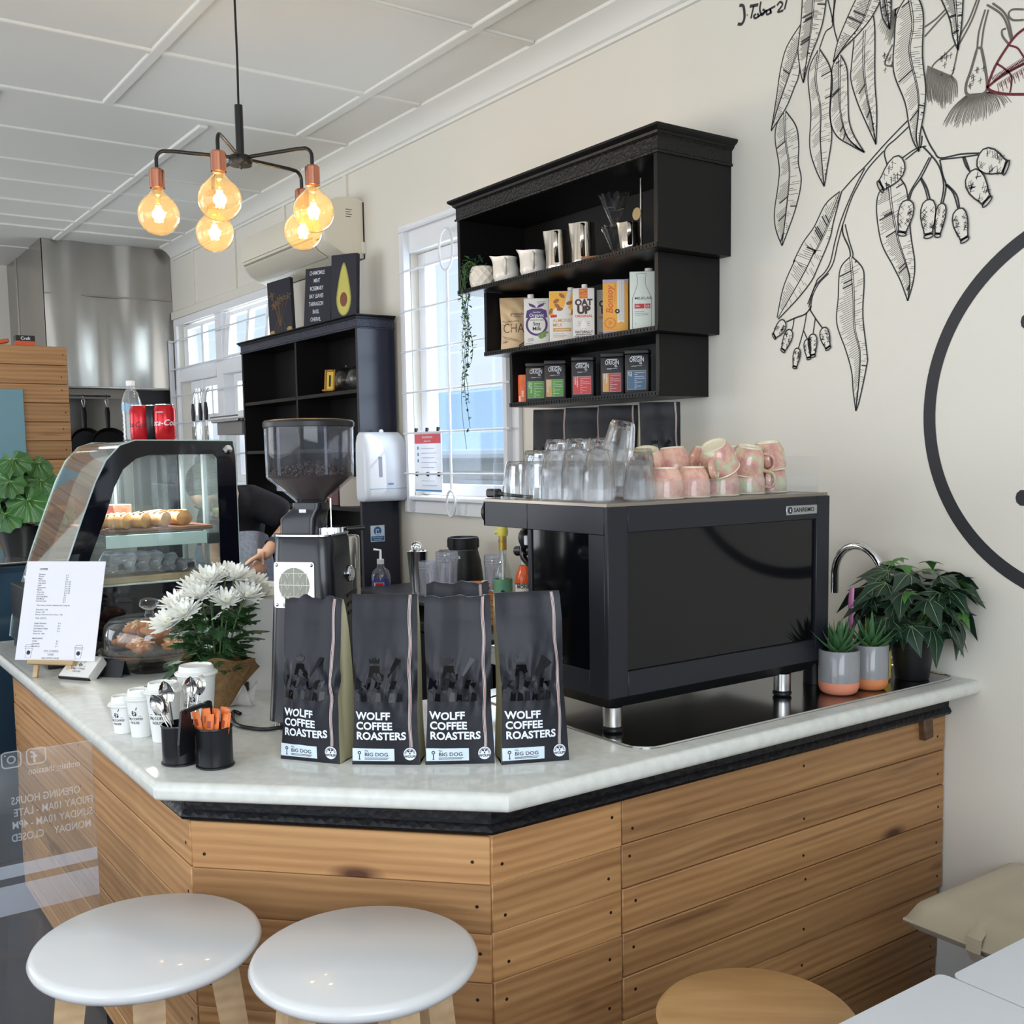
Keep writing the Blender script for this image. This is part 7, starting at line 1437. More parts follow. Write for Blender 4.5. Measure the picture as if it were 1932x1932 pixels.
# drinks on top of the case
zc = 1.628
wb_ = thing('water_bottle', 'clear plastic water bottle with white cap on the display case', 'bottle', (-3.66, 1.03, zc)); prof = [(.0001, .002), (.026, 0), (.031, .006)]+[(.0315 if k % 2 else .0290, .012+.0075*k) for k in range(12)]+[(.0318, .104), (.0318, .128), (.030, .14), (.022, .163), (.0125, .178), (.0125, .186)]
obj('bottle_wall', MB().lathe(prof, 36, cap=False), clear_mat('pet_plastic', (.93, .96, .99), 3.2, haze=.10), wb_, recalc=False, angle=50); obj('cap', MB().lathe([(.0001, .204), (.0135, .204), (.0145, .202), (.0145, .187), (.0001, .187)], 24), WHITEPL, wb_); obj('label', MB().lathe([(.0321, .105), (.0321, .127)], 36, cap=False), clear_mat('bottle_label', (.6, .8, .95), 1, haze=.35, haze_col=(.5, .75, .95)), wb_, recalc=False)
def can(label, loc, m, deco, rz=0):
    c = thing('drink_can', label, 'can', (*loc, zc), rz, 'drink cans on the display case'); obj('can_body', MB().lathe([(.0001, .006), (.022, .006), (.025, 0), (.0275, .004), (.033, .012), (.033, .100), (.0275, .112)], 36, cap=False), m, c, angle=50); obj('can_rim', MB().lathe([(.0272, .1115), (.0285, .113), (.0285, .1155), (.0262, .1155), (.0255, .111), (.0001, .111)], 36, cap=False), STEEL, c); deco(c); return c
CR = mat('can_red', rgb(186, 26, 36), .22, .4); CB = mat('can_black', rgb(22, 24, 30), .25, .3); cw = lambda x, y: (.0334*math.sin(x/.0334), -.0334*math.cos(x/.0334), y)
def d_red(c): mb = MB(); put_text(mb, 'Coca-Cola', .0265, None, .006, .95, 'CENTER', lambda x, y: cw(x+.30*y+.004, .048+y)); put_text(mb, 'CLASSIC', .006, None, .01, 1.2, 'CENTER', lambda x, y: cw(x, .088+y)); obj('lettering', mb, PRINTW, c, recalc=False)
def d_mix(c):
    for nm, m, poly in (('blue_panel', mat('can_blue', rgb(40, 160, 214), .3), [(-.018, .03), (.02, .03), (.02, .07), (-.018, .066)]), ('yellow_panel', mat('can_yellow', rgb(222, 176, 60), .3), [(-.018, .067), (.02, .071), (.02, .086), (-.018, .08)])): mb = MB(); mb.add([cw(x, y) for x, y in poly], [(0, 1, 2, 3)]); obj(nm, mb, m, c, recalc=False)
def d_none(c):
    mb = MB(); put_text(mb, 'Coca-Cola', .024, None, .004, .9, 'CENTER', lambda x, y: cw(x+.3*y, .045+y)); obj('lettering', mb, INK, c, recalc=False)
can('red drink can with black script lettering next to the water bottle', (-3.50, 1.012), CR, d_none, .5); can('black drink can with blue and yellow panels between two red cans', (-3.49, 1.045), CB, d_mix, .95); can('red drink can with white script lettering on the display case', (-3.42, 1.065), CR, d_red, .75)
# ================================================================== KITCHEN END : STEEL HOOD, PANS, PARTITION
hd_ = thing('range_hood', 'large boxy stainless steel range hood in the kitchen corner up to the ceiling', 'range hood', (-8.7, 2.15, 2.1)); HI = T(-8.7, 2.15, 2.1).inverted()
HM = mat('hood_steel', (.50, .48, .45), .32, 1, var=(1.6, .35, (.34, .33, .31)), bump=(2.2, .35)); nt = HM.node_tree
hx, hy0, hy1 = -8.08, 1.71, 2.604
def hf(u, v): return (hx+.012*math.sin(7*u+1.6*v)+.009*math.sin(14*u-2*v)+.004*math.sin(29*u+v), hy0+(hy1-hy0)*u, 2.10+1.022*v)
obj('front_sheet', MB().sheet(hf, 40, 12, .003), HM, hd_, HI, recalc=False, angle=60); obj('side_sheet', MB().sheet(lambda u, v: (-9.34+(hx-.004+9.34)*u, hy0+.006*math.sin(5*u), 2.10+1.022*v), 12, 6, .003), HM, hd_, HI, recalc=False, angle=60)
obj('seam_strip', MB().box(hx, hx+.012, hy0, hy1, 2.742, 2.752, bevel=.002), HM, hd_, HI); obj('lower_lip', MB().box(hx-.01, hx+.014, hy0, hy1, 2.088, 2.1005, bevel=.002), STEEL, hd_, HI); obj('seam_strip', MB().box(-9.0, -8.985, hy0-.008, hy0, 2.10, 3.12), HM, hd_, HI); obj('filter_bank', MB().box(-9.33, hx-.02, hy0+.02, hy1-.02, 2.16, 2.20), BLKPL, hd_, HI)
tag(obj('splashback', MB().box(-9.345, -9.335, 1.2, 2.604, FL+.9, 2.08), STEEL), 'stainless steel splashback sheet behind the hanging pans', 'splashback'); tag(obj('dark_side_panel', MB().box(-8.32, -8.12, 2.33, 2.60, FL, 2.085), BLKPL), 'dark panel standing under the steel hood by the kitchen windows', 'panel')
rl = thing('pan_rail', 'steel rail under the hood holding the black frying pans', 'rail', (-8.85, 2.2, 2.075)); obj('rod', MB().tube([(0, -.5, 0), (0, .13, 0)], .008, 10), STEEL, rl); obj('bracket', MB().box(-.45, .006, -.5, -.49, -.01, .01), STEEL, rl)
def pan(label, y, r, hl):
    p = thing('frying_pan', label, 'frying pan', (-8.85+(.055 if y > 2.2 else 0), y, 2.066), 0, 'black frying pans'); obj('hook', MB().tube([(.0, 0, .018), (.012, .0, .01), (.0, -.012, -.03), (-.0, .0, -.085), (.0, .012, -.03), (-.01, .0, .012)], .004, 6), STEEL, p); obj('handle', MB().tube([(0, 0, -.08), (0, 0, -.12), (0, 0, -.08-hl)], [.012, .018, .014], 10, flat=(.6, 1.2)), BLKPL, p); obj('pan_body', MB().lathe([(.0001, 0), (r*.82, 0), (r, .045), (r-.004, .045), (r*.8, .005), (.0001, .005)], 40, T(.0, 0, -.07-hl-r) @ RY(PI/2) , cap=False), BLKPL, p)
pan('black frying pan hanging beside the wooden partition', 2.12, .13, .17); pan('larger black frying pan hanging next to the drink cans', 2.285, .155, .17)
kb_ = thing('kitchen_bench', 'stainless kitchen bench under the hood at the back', 'bench', (-8.7, 2.0, FL)); obj('bench_top', MB().box(-.63, .55, -.8, .31, .85, .89, bevel=.004), STEEL, kb_); obj('cabinet', MB().box(-.62, .50, -.78, .30, .02, .849), STEEL, kb_)
tag(obj('steel_pot', MB().lathe([(.0001, 0), (.05, 0), (.05, .74), (.046, .74), (.046, .02), (.0001, .02)], 24, T(-8.42, 2.24, FL+.8905)), STEEL), 'narrow steel canister beside the dark panel', 'canister')
pw = thing('plank_partition', 'pine plank partition at the kitchen entrance behind the green plant', 'partition', (-6.0, 1.0, FL)); PI_ = T(-6.0, 1.0, FL).inverted(); z = 2.167
while z > .15: zb = max(z-.0985, FL+.02); plank(pw, (-5.98, .25), (-5.98, 1.363), zb, z, (1, 0), .018, True, PI_); z = zb
obj('partition_core', MB().box(-6.06, -5.999, .26, 1.355, FL, 2.16), PINE, pw, PI_)
tag(obj('blue_board', MB().box(-5.976, -5.955, .45, 1.133, 1.25, 1.94, bevel=.002), mat('pale_blue_board', rgb(116, 156, 168), .45)), 'plain pale blue board on the pine partition', 'board')
ob_ = thing('tool_box_carton', 'black and orange carton lying on top of the pine partition', 'carton', (-6.02, 1.165, 2.1675)); obj('carton_body', MB().box(-.03, .03, -.045, .045, 0, .022), mat('carton_orange', rgb(214, 92, 52), .45), ob_); obj('carton_lid', MB().box(-.031, .031, -.046, .046, .0221, .05), BLKPL, ob_); mb = MB(); put_text(mb, 'Craft', .022, face((.0315, 0, .028), (0, 1, 0), (1, 0, 0)), .02); obj('lettering', mb, PRINTW, ob_)
tag(obj('orange_packet', MB().box(-.03, .03, -.06, .06, 0, .02, T(-6.02, 1.03, 2.168) @ RX(.2), bevel=.004), MATS['carton_orange']), 'flat orange packet on top of the pine partition by the wall', 'packet')
# drinks fridge with plant
fg_ = thing('drinks_fridge', 'dark blue glass fronted drinks fridge under the leafy plant', 'fridge', (-4.62, .62, FL)); obj('cabinet', MB().box(-.38, .38, -.34, .33, 0, 1.12, bevel=.01), mat('fridge_dark', rgb(34, 44, 56), .15, spec=.6), fg_); obj('top', MB().box(-.385, .385, -.345, .335, 1.1205, 1.13, bevel=.003), STEEL, fg_); obj('side_glass', MB().box(.3805, .384, -.30, .29, .08, 1.09), mat('fridge_glass', rgb(40, 56, 70), .05, spec=.7), fg_)
pp = thing('round_leaf_plant', 'large round leaved green plant with pale veins in a black pot on the fridge', 'potted plant', (-4.50, .815, FL+1.1302)); obj('pot', MB().lathe([(.0001, 0), (.06, 0), (.085, .115), (.088, .12), (.082, .12), (.078, .10), (.0001, .10)], 32, cap=False), BLKPL, pp)
RLD = mat('round_leaf', rgb(44, 86, 40), .4, var=(8, .3, rgb(58, 108, 50))); RLV = mat('round_leaf_vein', rgb(140, 172, 104), .5)
def rleaf():
    mb = MB(); n = 30; bend = lambda x, y: (x, y, -3.2*(x*x+y*y)+.006*math.sin(8*math.atan2(y, x))); pts = []
    for i in range(n+1): a = -PI/2+.22+(2*PI-.44)*i/n; r = .072*(1+.07*math.sin(a*9)); pts.append((r*math.cos(a), r*math.sin(a)))
    mb.add([bend(0, -.012)]+[bend(x*.5, y*.5) for x, y in pts]+[bend(*p) for p in pts], [(0, 1+i, 2+i) for i in range(n)]+[(1+i, n+2+i, n+3+i, 2+i) for i in range(n)]); mb.cur = 1
    for k in range(9):
        a = -PI/2+.6+(2*PI-1.2)*k/8; vs = []
        for q in range(6):
            t = q/5; r = .068*t; w = .0013*(1-.7*t)
            for s_ in (-1, 1): b_ = bend(r*math.cos(a)-math.sin(a)*w*s_, r*math.sin(a)+math.cos(a)*w*s_-.010*(1-t)); vs.append((b_[0], b_[1], b_[2]+.001))
        mb.add(vs, [(2*q, 2*q+1, 2*q+3, 2*q+2) for q in range(5)])
    return mb.mesh('leaf', [RLD, RLV], recalc=False, angle=60)
RL_ = rleaf(); rp = random.Random(14)
for k in range(30):
    a = k*2.4+rp.uniform(-.3, .3); t = (k+.5)/30; rad = .06+.12*math.sqrt(t)*rp.uniform(.7, 1.1); zz = .36-.22*t+rp.uniform(-.02, .03); p = Vector((rad*math.cos(a), rad*math.sin(a), zz)); q = (Vector((math.cos(a), math.sin(a), 0))*(.45+.7*t)+Vector((.55, -.3, .8))).normalized().to_track_quat('Z', 'Y').to_matrix().to_4x4()
    link('leaf', RL_, pp, T(p) @ q @ RZ(rp.uniform(-.5, .5)+PI) @ Matrix.Scale(rp.uniform(.75, 1.15), 4)); obj('stalk', MB().tube(spline([(.02*math.cos(a), .02*math.sin(a), .10), (rad*.4*math.cos(a), rad*.4*math.sin(a), .10+zz*.5), tuple(p)], 4), .0025, 5), STEMG, pp)
gm = tag(obj('reflected_grass', MB().box(-6.7, -5.02, .35, 1.18, FL+.0005, FL+.012), mat('reflected_grass_green', rgb(46, 84, 40), .9, bump=(500, 1), var=(60, .2, rgb(64, 104, 50)))), 'green mat standing in for reflected grass beyond the counter end', 'mat')  # mat put in to imitate outdoor grass reflected in glass
chh = thing('reflected_chair', 'black metal cafe chair standing in for a reflected one beyond the counter', 'chair', (-5.75, .78, FL+.0125), .4); obj('seat', MB().box(-.19, .19, -.19, .19, .44, .46, bevel=.008), BLKPL, chh)  # chair put in to imitate chair legs seen as a reflection
for sx in (-.17, .17):
    obj('leg', MB().tube([(sx, -.17, 0), (sx*.95, -.16, .44)], .011, 8), BLKPL, chh); obj('leg', MB().tube([(sx, .19, 0), (sx*.95, .17, .45), (sx*.95, .20, .80)], .011, 8), BLKPL, chh)
obj('back_rail', MB().box(-.16, .16, .185, .205, .66, .80, bevel=.006), BLKPL, chh)
# knives and ladle hanging on the kitchen window bars
for k, (x, lb) in enumerate(((-7.48, 'black handled masher hanging on the kitchen window bar beside the hood'), (-7.33, 'black handled tongs and whisk bundle hanging on the kitchen window bar'), (-7.22, 'black handled spatula hanging on the kitchen window bar'))):
    u = thing('kitchen_utensil', lb, 'utensil', (x, WY-.075, 2.034), 0, 'utensils hanging at the kitchen windows'); obj('hook', MB().tube([(0, .03, .008), (0, .022, .018), (0, .012, .0), (0, .0, -.06), (.006, -.004, -.09)], .004, 6), STEEL, u); obj('handle', MB().tube([(0, 0, -.08), (.004, 0, -.14), (0, 0, -.20)], [.010, .016, .013], 10), BLKPL, u); obj('head', MB().box(-.035, .035, -.004, .004, -.34, -.24, bevel=.003) if k != 1 else MB().tube([(0, 0, -.2), (.02, 0, -.28), (0, 0, -.36), (-.02, 0, -.28), (0, 0, -.2)], .004, 6), STEEL, u); obj('neck', MB().tube([(0, 0, -.19), (0, 0, -.26)], .005, 6), STEEL, u)
wsf = thing('steel_wall_shelf', 'small steel wall shelf on the kitchen window frame beside the bookcase', 'shelf', (-6.42, 2.45, 1.79)); obj('shelf_board', MB().box(-.2, .26, -.1, .10, 0, .02, bevel=.004), STEEL, wsf); obj('front_bar', MB().tube([(-.2, -.1, .035), (.26, -.1, .035)], .005, 6), STEEL, wsf); obj('under_box', MB().box(-.17, .25, -.07, .10, -.075, -.0005), mat('shelf_grey', rgb(130, 128, 126), .5), wsf)
tag(obj('blue_notice', MB().box(-6.36, -6.16, 2.53, 2.534, 1.60, 1.70), mat('notice_blue', rgb(74, 148, 196), .5)), 'blue notice taped below the small steel wall shelf', 'notice')
# food notice hung on the sash window bars
for k, (z0, z1) in enumerate(((1.49, 1.685), (1.395, 1.478))):
    ps = thing('window_notice', ('white notice with red heading clipped to the sash window bars', 'white notice clipped to the lowest sash window bar')[k], 'notice', (-4.30, WY-.0475, z0)); obj('sheet', MB().box(-.125, .125, -.001, .001, 0, z1-z0), clear_mat('translucent_paper', (.9, .92, .96), .5, haze=.7, haze_col=(.93, .94, .97)), ps)
    FN = Matrix(((1, 0, 0, 0), (0, 0, -1, -.0016), (0, 1, 0, 0), (0, 0, 0, 1))); h = z1-z0
    if k == 0:
        mb = MB(); flat(mb, [(-.118, h-.062), (.118, h-.062), (.118, h-.018), (-.118, h-.018)], 0, FN); obj('red_heading', mb, mat('notice_red', rgb(222, 92, 100), .5), ps, recalc=False); mb = MB(); put_text(mb, 'Food allergens', .016, FN @ T(0, h-.037, .0004), .02); put_text(mb, 'please tell us', .012, FN @ T(0, h-.054, .0004), .02); obj('heading_text', mb, PRINTW, ps, recalc=False)
    mb = MB(); [ribbon(mb, [(-.06, (h-.085 if k == 0 else h-.03)-.022*q), (.06+.02*(q % 2), (h-.085 if k == 0 else h-.03)-.022*q)], .0022, 0, FN) for q in range(5 if k == 0 else 2)]; obj('text_lines', mb, mat('notice_text', rgb(150, 156, 176), .6), ps, recalc=False)
    mb = MB()
    if k == 0: [flat(mb, [(-.095, h-.09-.030*q), (-.082, h-.09-.030*q), (-.082, h-.075-.030*q), (-.095, h-.075-.030*q)], 0, FN) for q in range(3)]; obj('icons', mb, mat('notice_teal', rgb(90, 150, 170), .5), ps, recalc=False)
    else: flat(mb, [(-.118, .004), (.118, .004), (.118, .012), (-.118, .012)], 0, FN); obj('blue_footer', mb, mat('notice_blue_line', rgb(90, 150, 210), .5), ps, recalc=False)
    for sx in (-.1, 0, .1): obj('clip', MB().box(sx-.007, sx+.007, -.008, .006, h-.008, h+.012, bevel=.002), BLKPL, ps)
LEAVES=[([(-2.1654,2.8244),(-2.217,2.7767),(-2.2409,2.7189),(-2.2557,2.6435),(-2.2767,2.545)],[(-2.1654,2.8244),(-2.1687,2.7572),(-2.1708,2.6846),(-2.1913,2.6444),(-2.2212,2.5967),(-2.2767,2.545)],[(-2.1653,2.8199),(-2.1706,2.7669),(-2.2129,2.6829),(-2.2461,2.6174),(-2.2767,2.5474)],1),([(-2.1599,2.9086),(-2.1637,2.8375),(-2.1719,2.781),(-2.1745,2.7452),(-2.1649,2.6875),(-2.1537,2.6522)],[(-2.072,2.8781),(-2.0824,2.8152),(-2.0989,2.7715),(-2.1271,2.7217),(-2.1441,2.6814),(-2.1537,2.6522)],[(-2.1178,2.894),(-2.1253,2.8114),(-2.1389,2.7344),(-2.1538,2.6545)],0),([(-2.1011,2.7296),(-2.1268,2.699),(-2.1367,2.6565),(-2.1249,2.5621),(-2.1277,2.4621),(-2.1051,2.3927),(-2.0737,2.3365)],[(-2.0954,2.7301),(-2.0605,2.6749),(-2.0485,2.6224),(-2.0557,2.544),(-2.049,2.4704),(-2.0647,2.3837),(-2.0737,2.3365)],[(-2.0994,2.7268),(-2.1087,2.6485),(-2.0902,2.5621),(-2.0887,2.4619),(-2.0737,2.3379)],0),([(-2.0273,2.6916),(-2.0492,2.6671),(-2.0539,2.6061),(-2.0555,2.526),(-2.0322,2.4708),(-1.9819,2.4319),(-1.9356,2.4012)],[(-2.0218,2.6921),(-1.9992,2.648),(-1.9941,2.5719),(-1.9897,2.5046),(-1.9714,2.4559),(-1.9356,2.4012)],[(-2.0245,2.6863),(-2.0233,2.6153),(-2.0193,2.5344),(-1.9932,2.4568),(-1.9372,2.4029)],0),([(-1.976,2.7195),(-1.983,2.6564),(-1.985,2.6132),(-1.9622,2.5457),(-1.929,2.476),(-1.898,2.4141)],[(-1.9135,2.7638),(-1.9075,2.7193),(-1.905,2.5904),(-1.8971,2.5023),(-1.898,2.4141)],[(-1.9417,2.7345),(-1.9427,2.6444),(-1.9305,2.5544),(-1.9135,2.4893),(-1.8985,2.4164)],0),([(-1.9621,2.84),(-1.9988,2.7876),(-2.0307,2.7323),(-2.0466,2.6797)],[(-1.8835,2.8044),(-1.9186,2.7612),(-1.9602,2.7318),(-2.0138,2.705),(-2.0466,2.6797)],[(-1.9172,2.8202),(-1.9501,2.7587),(-1.9977,2.7219),(-2.0455,2.6811)],1),([(-1.8081,2.7784),(-1.8369,2.7426),(-1.8431,2.6778),(-1.8438,2.594),(-1.8071,2.5039),(-1.7934,2.4416),(-1.7802,2.3965),(-1.761,2.3626)],[(-1.774,2.7667),(-1.7562,2.7158),(-1.7561,2.6095),(-1.7446,2.5241),(-1.7479,2.4632),(-1.7586,2.4079),(-1.761,2.3626)],[(-1.8008,2.7759),(-1.787,2.7014),(-1.7951,2.6296),(-1.7686,2.5266),(-1.7648,2.4676),(-1.7697,2.4064),(-1.7615,2.3648)],0),([(-1.8937,2.8079),(-1.8824,2.7493),(-1.8588,2.71)],[(-1.8555,2.7947),(-1.856,2.7447),(-1.8588,2.71)],[(-1.8758,2.8017),(-1.8661,2.7481),(-1.8588,2.7109)],1),([(-1.7101,2.7486),(-1.6786,2.6781),(-1.6683,2.6309),(-1.6529,2.5922)],[(-1.6416,2.725),(-1.6442,2.6549),(-1.6529,2.5922)],[(-1.6664,2.7335),(-1.6577,2.6593),(-1.6529,2.5942)],1),([(-2.2284,2.587),(-2.2548,2.5585),(-2.2606,2.5126),(-2.2442,2.4329),(-2.2468,2.3811),(-2.2617,2.298),(-2.2549,2.2439),(-2.2305,2.1918)],[(-2.2211,2.5897),(-2.181,2.5351),(-2.1701,2.4814),(-2.1706,2.4258),(-2.1592,2.372),(-2.1752,2.3052),(-2.205,2.2399),(-2.2305,2.1918)],[(-2.2247,2.586),(-2.2202,2.5028),(-2.2037,2.405),(-2.2177,2.2802),(-2.2305,2.1942)],0),([(-2.0185,2.3106),(-2.0689,2.2844),(-2.1087,2.2274),(-2.1497,2.1878),(-2.1854,2.1368),(-2.1798,2.1414),(-2.2125,2.0888),(-2.2308,2.0449),(-2.2475,1.9768)],[(-2.0118,2.3115),(-2.0396,2.2287),(-2.0531,2.1808),(-2.0953,2.1045),(-2.1175,2.0698),(-2.1674,2.0253),(-2.2429,1.9716)],[(-2.0156,2.3078),(-2.0678,2.2063),(-2.1076,2.1482),(-2.1045,2.1578),(-2.1536,2.0862),(-2.2445,1.9753)],0),([(-1.9809,2.1188),(-2.0138,2.0884),(-2.0192,2.0066),(-2.0229,1.9351),(-1.9898,1.8544),(-1.9687,1.792),(-1.9624,1.7364),(-1.9521,1.6779)],[(-1.973,2.1192),(-1.9377,2.0826),(-1.9305,2.0439),(-1.9333,1.9472),(-1.917,1.8372),(-1.9177,1.8047),(-1.9407,1.7077),(-1.9521,1.6779)],[(-1.9776,2.1178),(-1.9659,2.0162),(-1.9609,1.9176),(-1.942,1.8502),(-1.942,1.7791),(-1.9487,1.7081),(-1.9521,1.6806)],0),([(-1.8682,2.2928),(-1.8885,2.2753),(-1.8928,2.2282),(-1.8755,2.142),(-1.8381,2.075),(-1.8118,2.0278),(-1.788,1.9707)],[(-1.8177,2.3036),(-1.7996,2.2743),(-1.7911,2.2216),(-1.7819,2.1434),(-1.769,2.0731),(-1.7718,2.0223),(-1.788,1.9707)],[(-1.8527,2.2896),(-1.8439,2.2318),(-1.8218,2.1416),(-1.7978,2.0775),(-1.7828,2.0281),(-1.7876,1.9737)],1)]
LINES=[([(-1.7938,2.4564),(-1.8255,2.4371),(-1.8755,2.4044),(-1.9323,2.3632),(-1.9694,2.3405),(-2.0101,2.3111)],0.0042),([(-1.7861,2.4419),(-1.835,2.414),(-1.8611,2.401),(-1.871,2.384),(-1.8617,2.3518)],0.0042),([(-1.8727,2.3909),(-1.9215,2.3565),(-1.9529,2.3193),(-1.9793,2.2803),(-2.0058,2.218),(-2.0245,2.1624),(-2.0379,2.1143),(-2.0602,2.0854),(-2.1063,2.05),(-2.1263,1.9938)],0.0042),([(-1.9348,2.3572),(-1.9636,2.3171),(-1.9902,2.2735),(-2.017,2.22),(-2.0358,2.1642),(-2.0493,2.116),(-2.0689,2.089),(-2.0948,2.0718),(-2.1031,2.0566),(-2.1309,2.0036)],0.0042),([(-2.0546,2.0833),(-2.089,2.0603),(-2.1133,2.0241),(-2.1199,1.9853)],0.004),([(-2.0085,2.214),(-2.0053,2.1863),(-1.9824,2.1419),(-1.9792,2.1121)],0.005),([(-1.9991,2.2146),(-1.9857,2.1694),(-1.9713,2.1311),(-1.971,2.1175)],0.004),([(-1.7537,2.4025),(-1.7579,2.3744),(-1.7794,2.3627),(-1.8038,2.3515)],0.004),([(-1.741,2.3725),(-1.7748,2.3721),(-1.8138,2.358)],0.004),([(-1.7543,2.4276),(-1.7366,2.3859),(-1.7168,2.3523),(-1.6976,2.3314),(-1.6379,2.3278),(-1.5844,2.3174)],0.0045),([(-1.6975,2.3273),(-1.6377,2.3197),(-1.5843,2.3142)],0.004),([(-1.6332,2.3187),(-1.6236,2.2943),(-1.6097,2.2752)],0.005),([(-1.6287,2.3196),(-1.6144,2.2843)],0.004),([(-1.7237,2.3415),(-1.7536,2.2941),(-1.7797,2.266),(-1.789,2.2403)],0.0045),([(-1.7308,2.3411),(-1.7586,2.2994),(-1.787,2.2633),(-1.7925,2.241)],0.004),([(-1.7536,2.292),(-1.736,2.2612),(-1.7257,2.2278)],0.005),([(-1.756,2.2904),(-1.7408,2.258),(-1.7329,2.2292)],0.004),([(-1.7506,2.3727),(-1.731,2.3515),(-1.7018,2.3118),(-1.6865,2.2591),(-1.6938,2.2132)],0.0045),([(-1.6998,2.3278),(-1.6894,2.2844),(-1.6795,2.2556),(-1.6877,2.212)],0.0045),([(-1.6819,2.2602),(-1.6582,2.2328),(-1.6434,2.1891)],0.0045),([(-1.6772,2.2592),(-1.6489,2.2268),(-1.6388,2.1882)],0.0045),([(-2.0719,2.8693),(-2.051,2.7872),(-2.0761,2.7732),(-2.0983,2.731)],0.004),([(-2.0466,2.8606),(-2.0482,2.7863),(-2.0335,2.7332)],0.004),([(-2.041,2.8586),(-2.0539,2.7926)],0.004),([(-2.1165,1.9962),(-2.1377,1.976),(-2.1741,1.9686),(-2.2111,1.96)],0.005),([(-2.1814,1.9683),(-2.1849,1.9467),(-2.1899,1.9328)],0.004),([(-2.1342,1.9784),(-2.1444,1.931),(-2.1641,1.8754)],0.004),([(-2.1443,1.9253),(-2.1295,1.898)],0.004),([(-2.1017,1.9577),(-2.1096,1.9132)],0.004),([(-2.1235,1.9886),(-2.0981,1.9545),(-2.0745,1.9266)],0.0045)]
NUTS=[((-1.8087,2.3505),(-1.8847,2.2919),0.0297),((-1.5885,2.3084),(-1.5081,2.2627),0.0262),((-1.6119,2.2737),(-1.5582,2.1867),0.0275),((-1.7905,2.2406),(-1.8104,2.1492),0.0271),((-1.7301,2.2299),(-1.7267,2.1289),0.0262),((-1.6877,2.212),(-1.7006,2.1265),0.0177),((-1.6433,2.1883),(-1.6194,2.1012),0.0235),((-2.2148,1.9604),(-2.26,1.9181),0.0179),((-2.1921,1.933),(-2.2237,1.8701),0.0177),((-2.1641,1.8754),(-2.1759,1.8155),0.0153),((-2.131,1.8982),(-2.1215,1.8384),0.0144),((-2.1096,1.9121),(-2.1073,1.8441),0.0191),((-2.0717,1.9263),(-2.0499,1.8619),0.0188)]
FLASK=[[(-1.6588,2.612),(-1.6902,2.5936),(-1.7223,2.579),(-1.7266,2.564),(-1.6935,2.5422),(-1.6704,2.5355),(-1.662,2.5611),(-1.6539,2.5985)],[(-1.6004,2.582),(-1.6165,2.5318),(-1.629,2.4997),(-1.6261,2.475),(-1.5971,2.4631),(-1.5713,2.4717),(-1.5771,2.5242),(-1.5894,2.5786)],[(-1.8504,2.6675),(-1.8724,2.632),(-1.8696,2.6185),(-1.8441,2.6088)]]
FANS=[([(-1.7412,2.5805),(-1.6704,2.5335)],[(-1.7389,2.4855),(-1.6508,2.4778)]),([(-1.6239,2.4744),(-1.5625,2.4634)],[(-1.6996,2.4138),(-1.5066,2.4229)]),([(-1.8323,2.7598),(-1.8447,2.7577)],[(-1.9027,2.739),(-1.8479,2.6709)])]
GREY=[[(-1.6037,2.7041),(-1.6244,2.6603),(-1.6437,2.635),(-1.6587,2.61)],[(-1.5971,2.7018),(-1.6176,2.6541),(-1.6519,2.6058)],[(-1.5811,2.6693),(-1.597,2.6201),(-1.6004,2.582)],[(-1.5725,2.6664),(-1.5842,2.6237),(-1.5894,2.5786)],[(-1.5771,2.6795),(-1.5424,2.6486),(-1.5248,2.6199),(-1.511,2.5735)],[(-1.5622,2.6783),(-1.534,2.6497),(-1.5187,2.6217),(-1.507,2.5761)],[(-1.693,2.7068),(-1.7203,2.6918),(-1.753,2.6822)],[(-1.6882,2.6992),(-1.7154,2.6821),(-1.7524,2.6575)],[(-1.4794,2.6352),(-1.509,2.6451),(-1.5191,2.6371),(-1.5083,2.6202),(-1.4787,2.6105)],[(-1.5244,2.6045),(-1.5348,2.604),(-1.5322,2.5879),(-1.5149,2.5633)]]
REDL=[[(-1.5715,2.4756),(-1.5514,2.5205),(-1.5189,2.5607),(-1.4949,2.5817),(-1.4668,2.5916)],[(-1.5715,2.4756),(-1.5295,2.4948),(-1.4755,2.5057),(-1.4523,2.5101)],[(-1.5715,2.4756),(-1.5539,2.461),(-1.5155,2.4446),(-1.4497,2.4265)],[(-1.5452,2.5264),(-1.5258,2.5091),(-1.5085,2.4887),(-1.5059,2.4688),(-1.5094,2.4468)],[(-1.5148,2.5614),(-1.4939,2.5492),(-1.4811,2.5301),(-1.4641,2.5023)]]
SIG=[[(-2.4097,2.9592),(-2.393,2.9512),(-2.3882,2.9161),(-2.3993,2.9005),(-2.416,2.906)],[(-2.3777,2.9212),(-2.3763,2.9188)],[(-2.3667,2.9423),(-2.3323,2.9354)],[(-2.3504,2.9387),(-2.3618,2.9045)],[(-2.3405,2.9107),(-2.3502,2.9083),(-2.3436,2.899),(-2.3308,2.9018),(-2.336,2.9107)],[(-2.3215,2.9411),(-2.3258,2.9191),(-2.3167,2.8995),(-2.3053,2.9075),(-2.3149,2.9154)],[(-2.299,2.9101),(-2.2976,2.8956),(-2.2831,2.8954),(-2.2851,2.9077),(-2.2799,2.892)],[(-2.3339,2.8996),(-2.3053,2.9051),(-2.2645,2.9087)],[(-2.2583,2.908),(-2.246,2.9145),(-2.2367,2.903),(-2.255,2.8884),(-2.2335,2.8858)],[(-2.2203,2.9112),(-2.2292,2.8867)]]
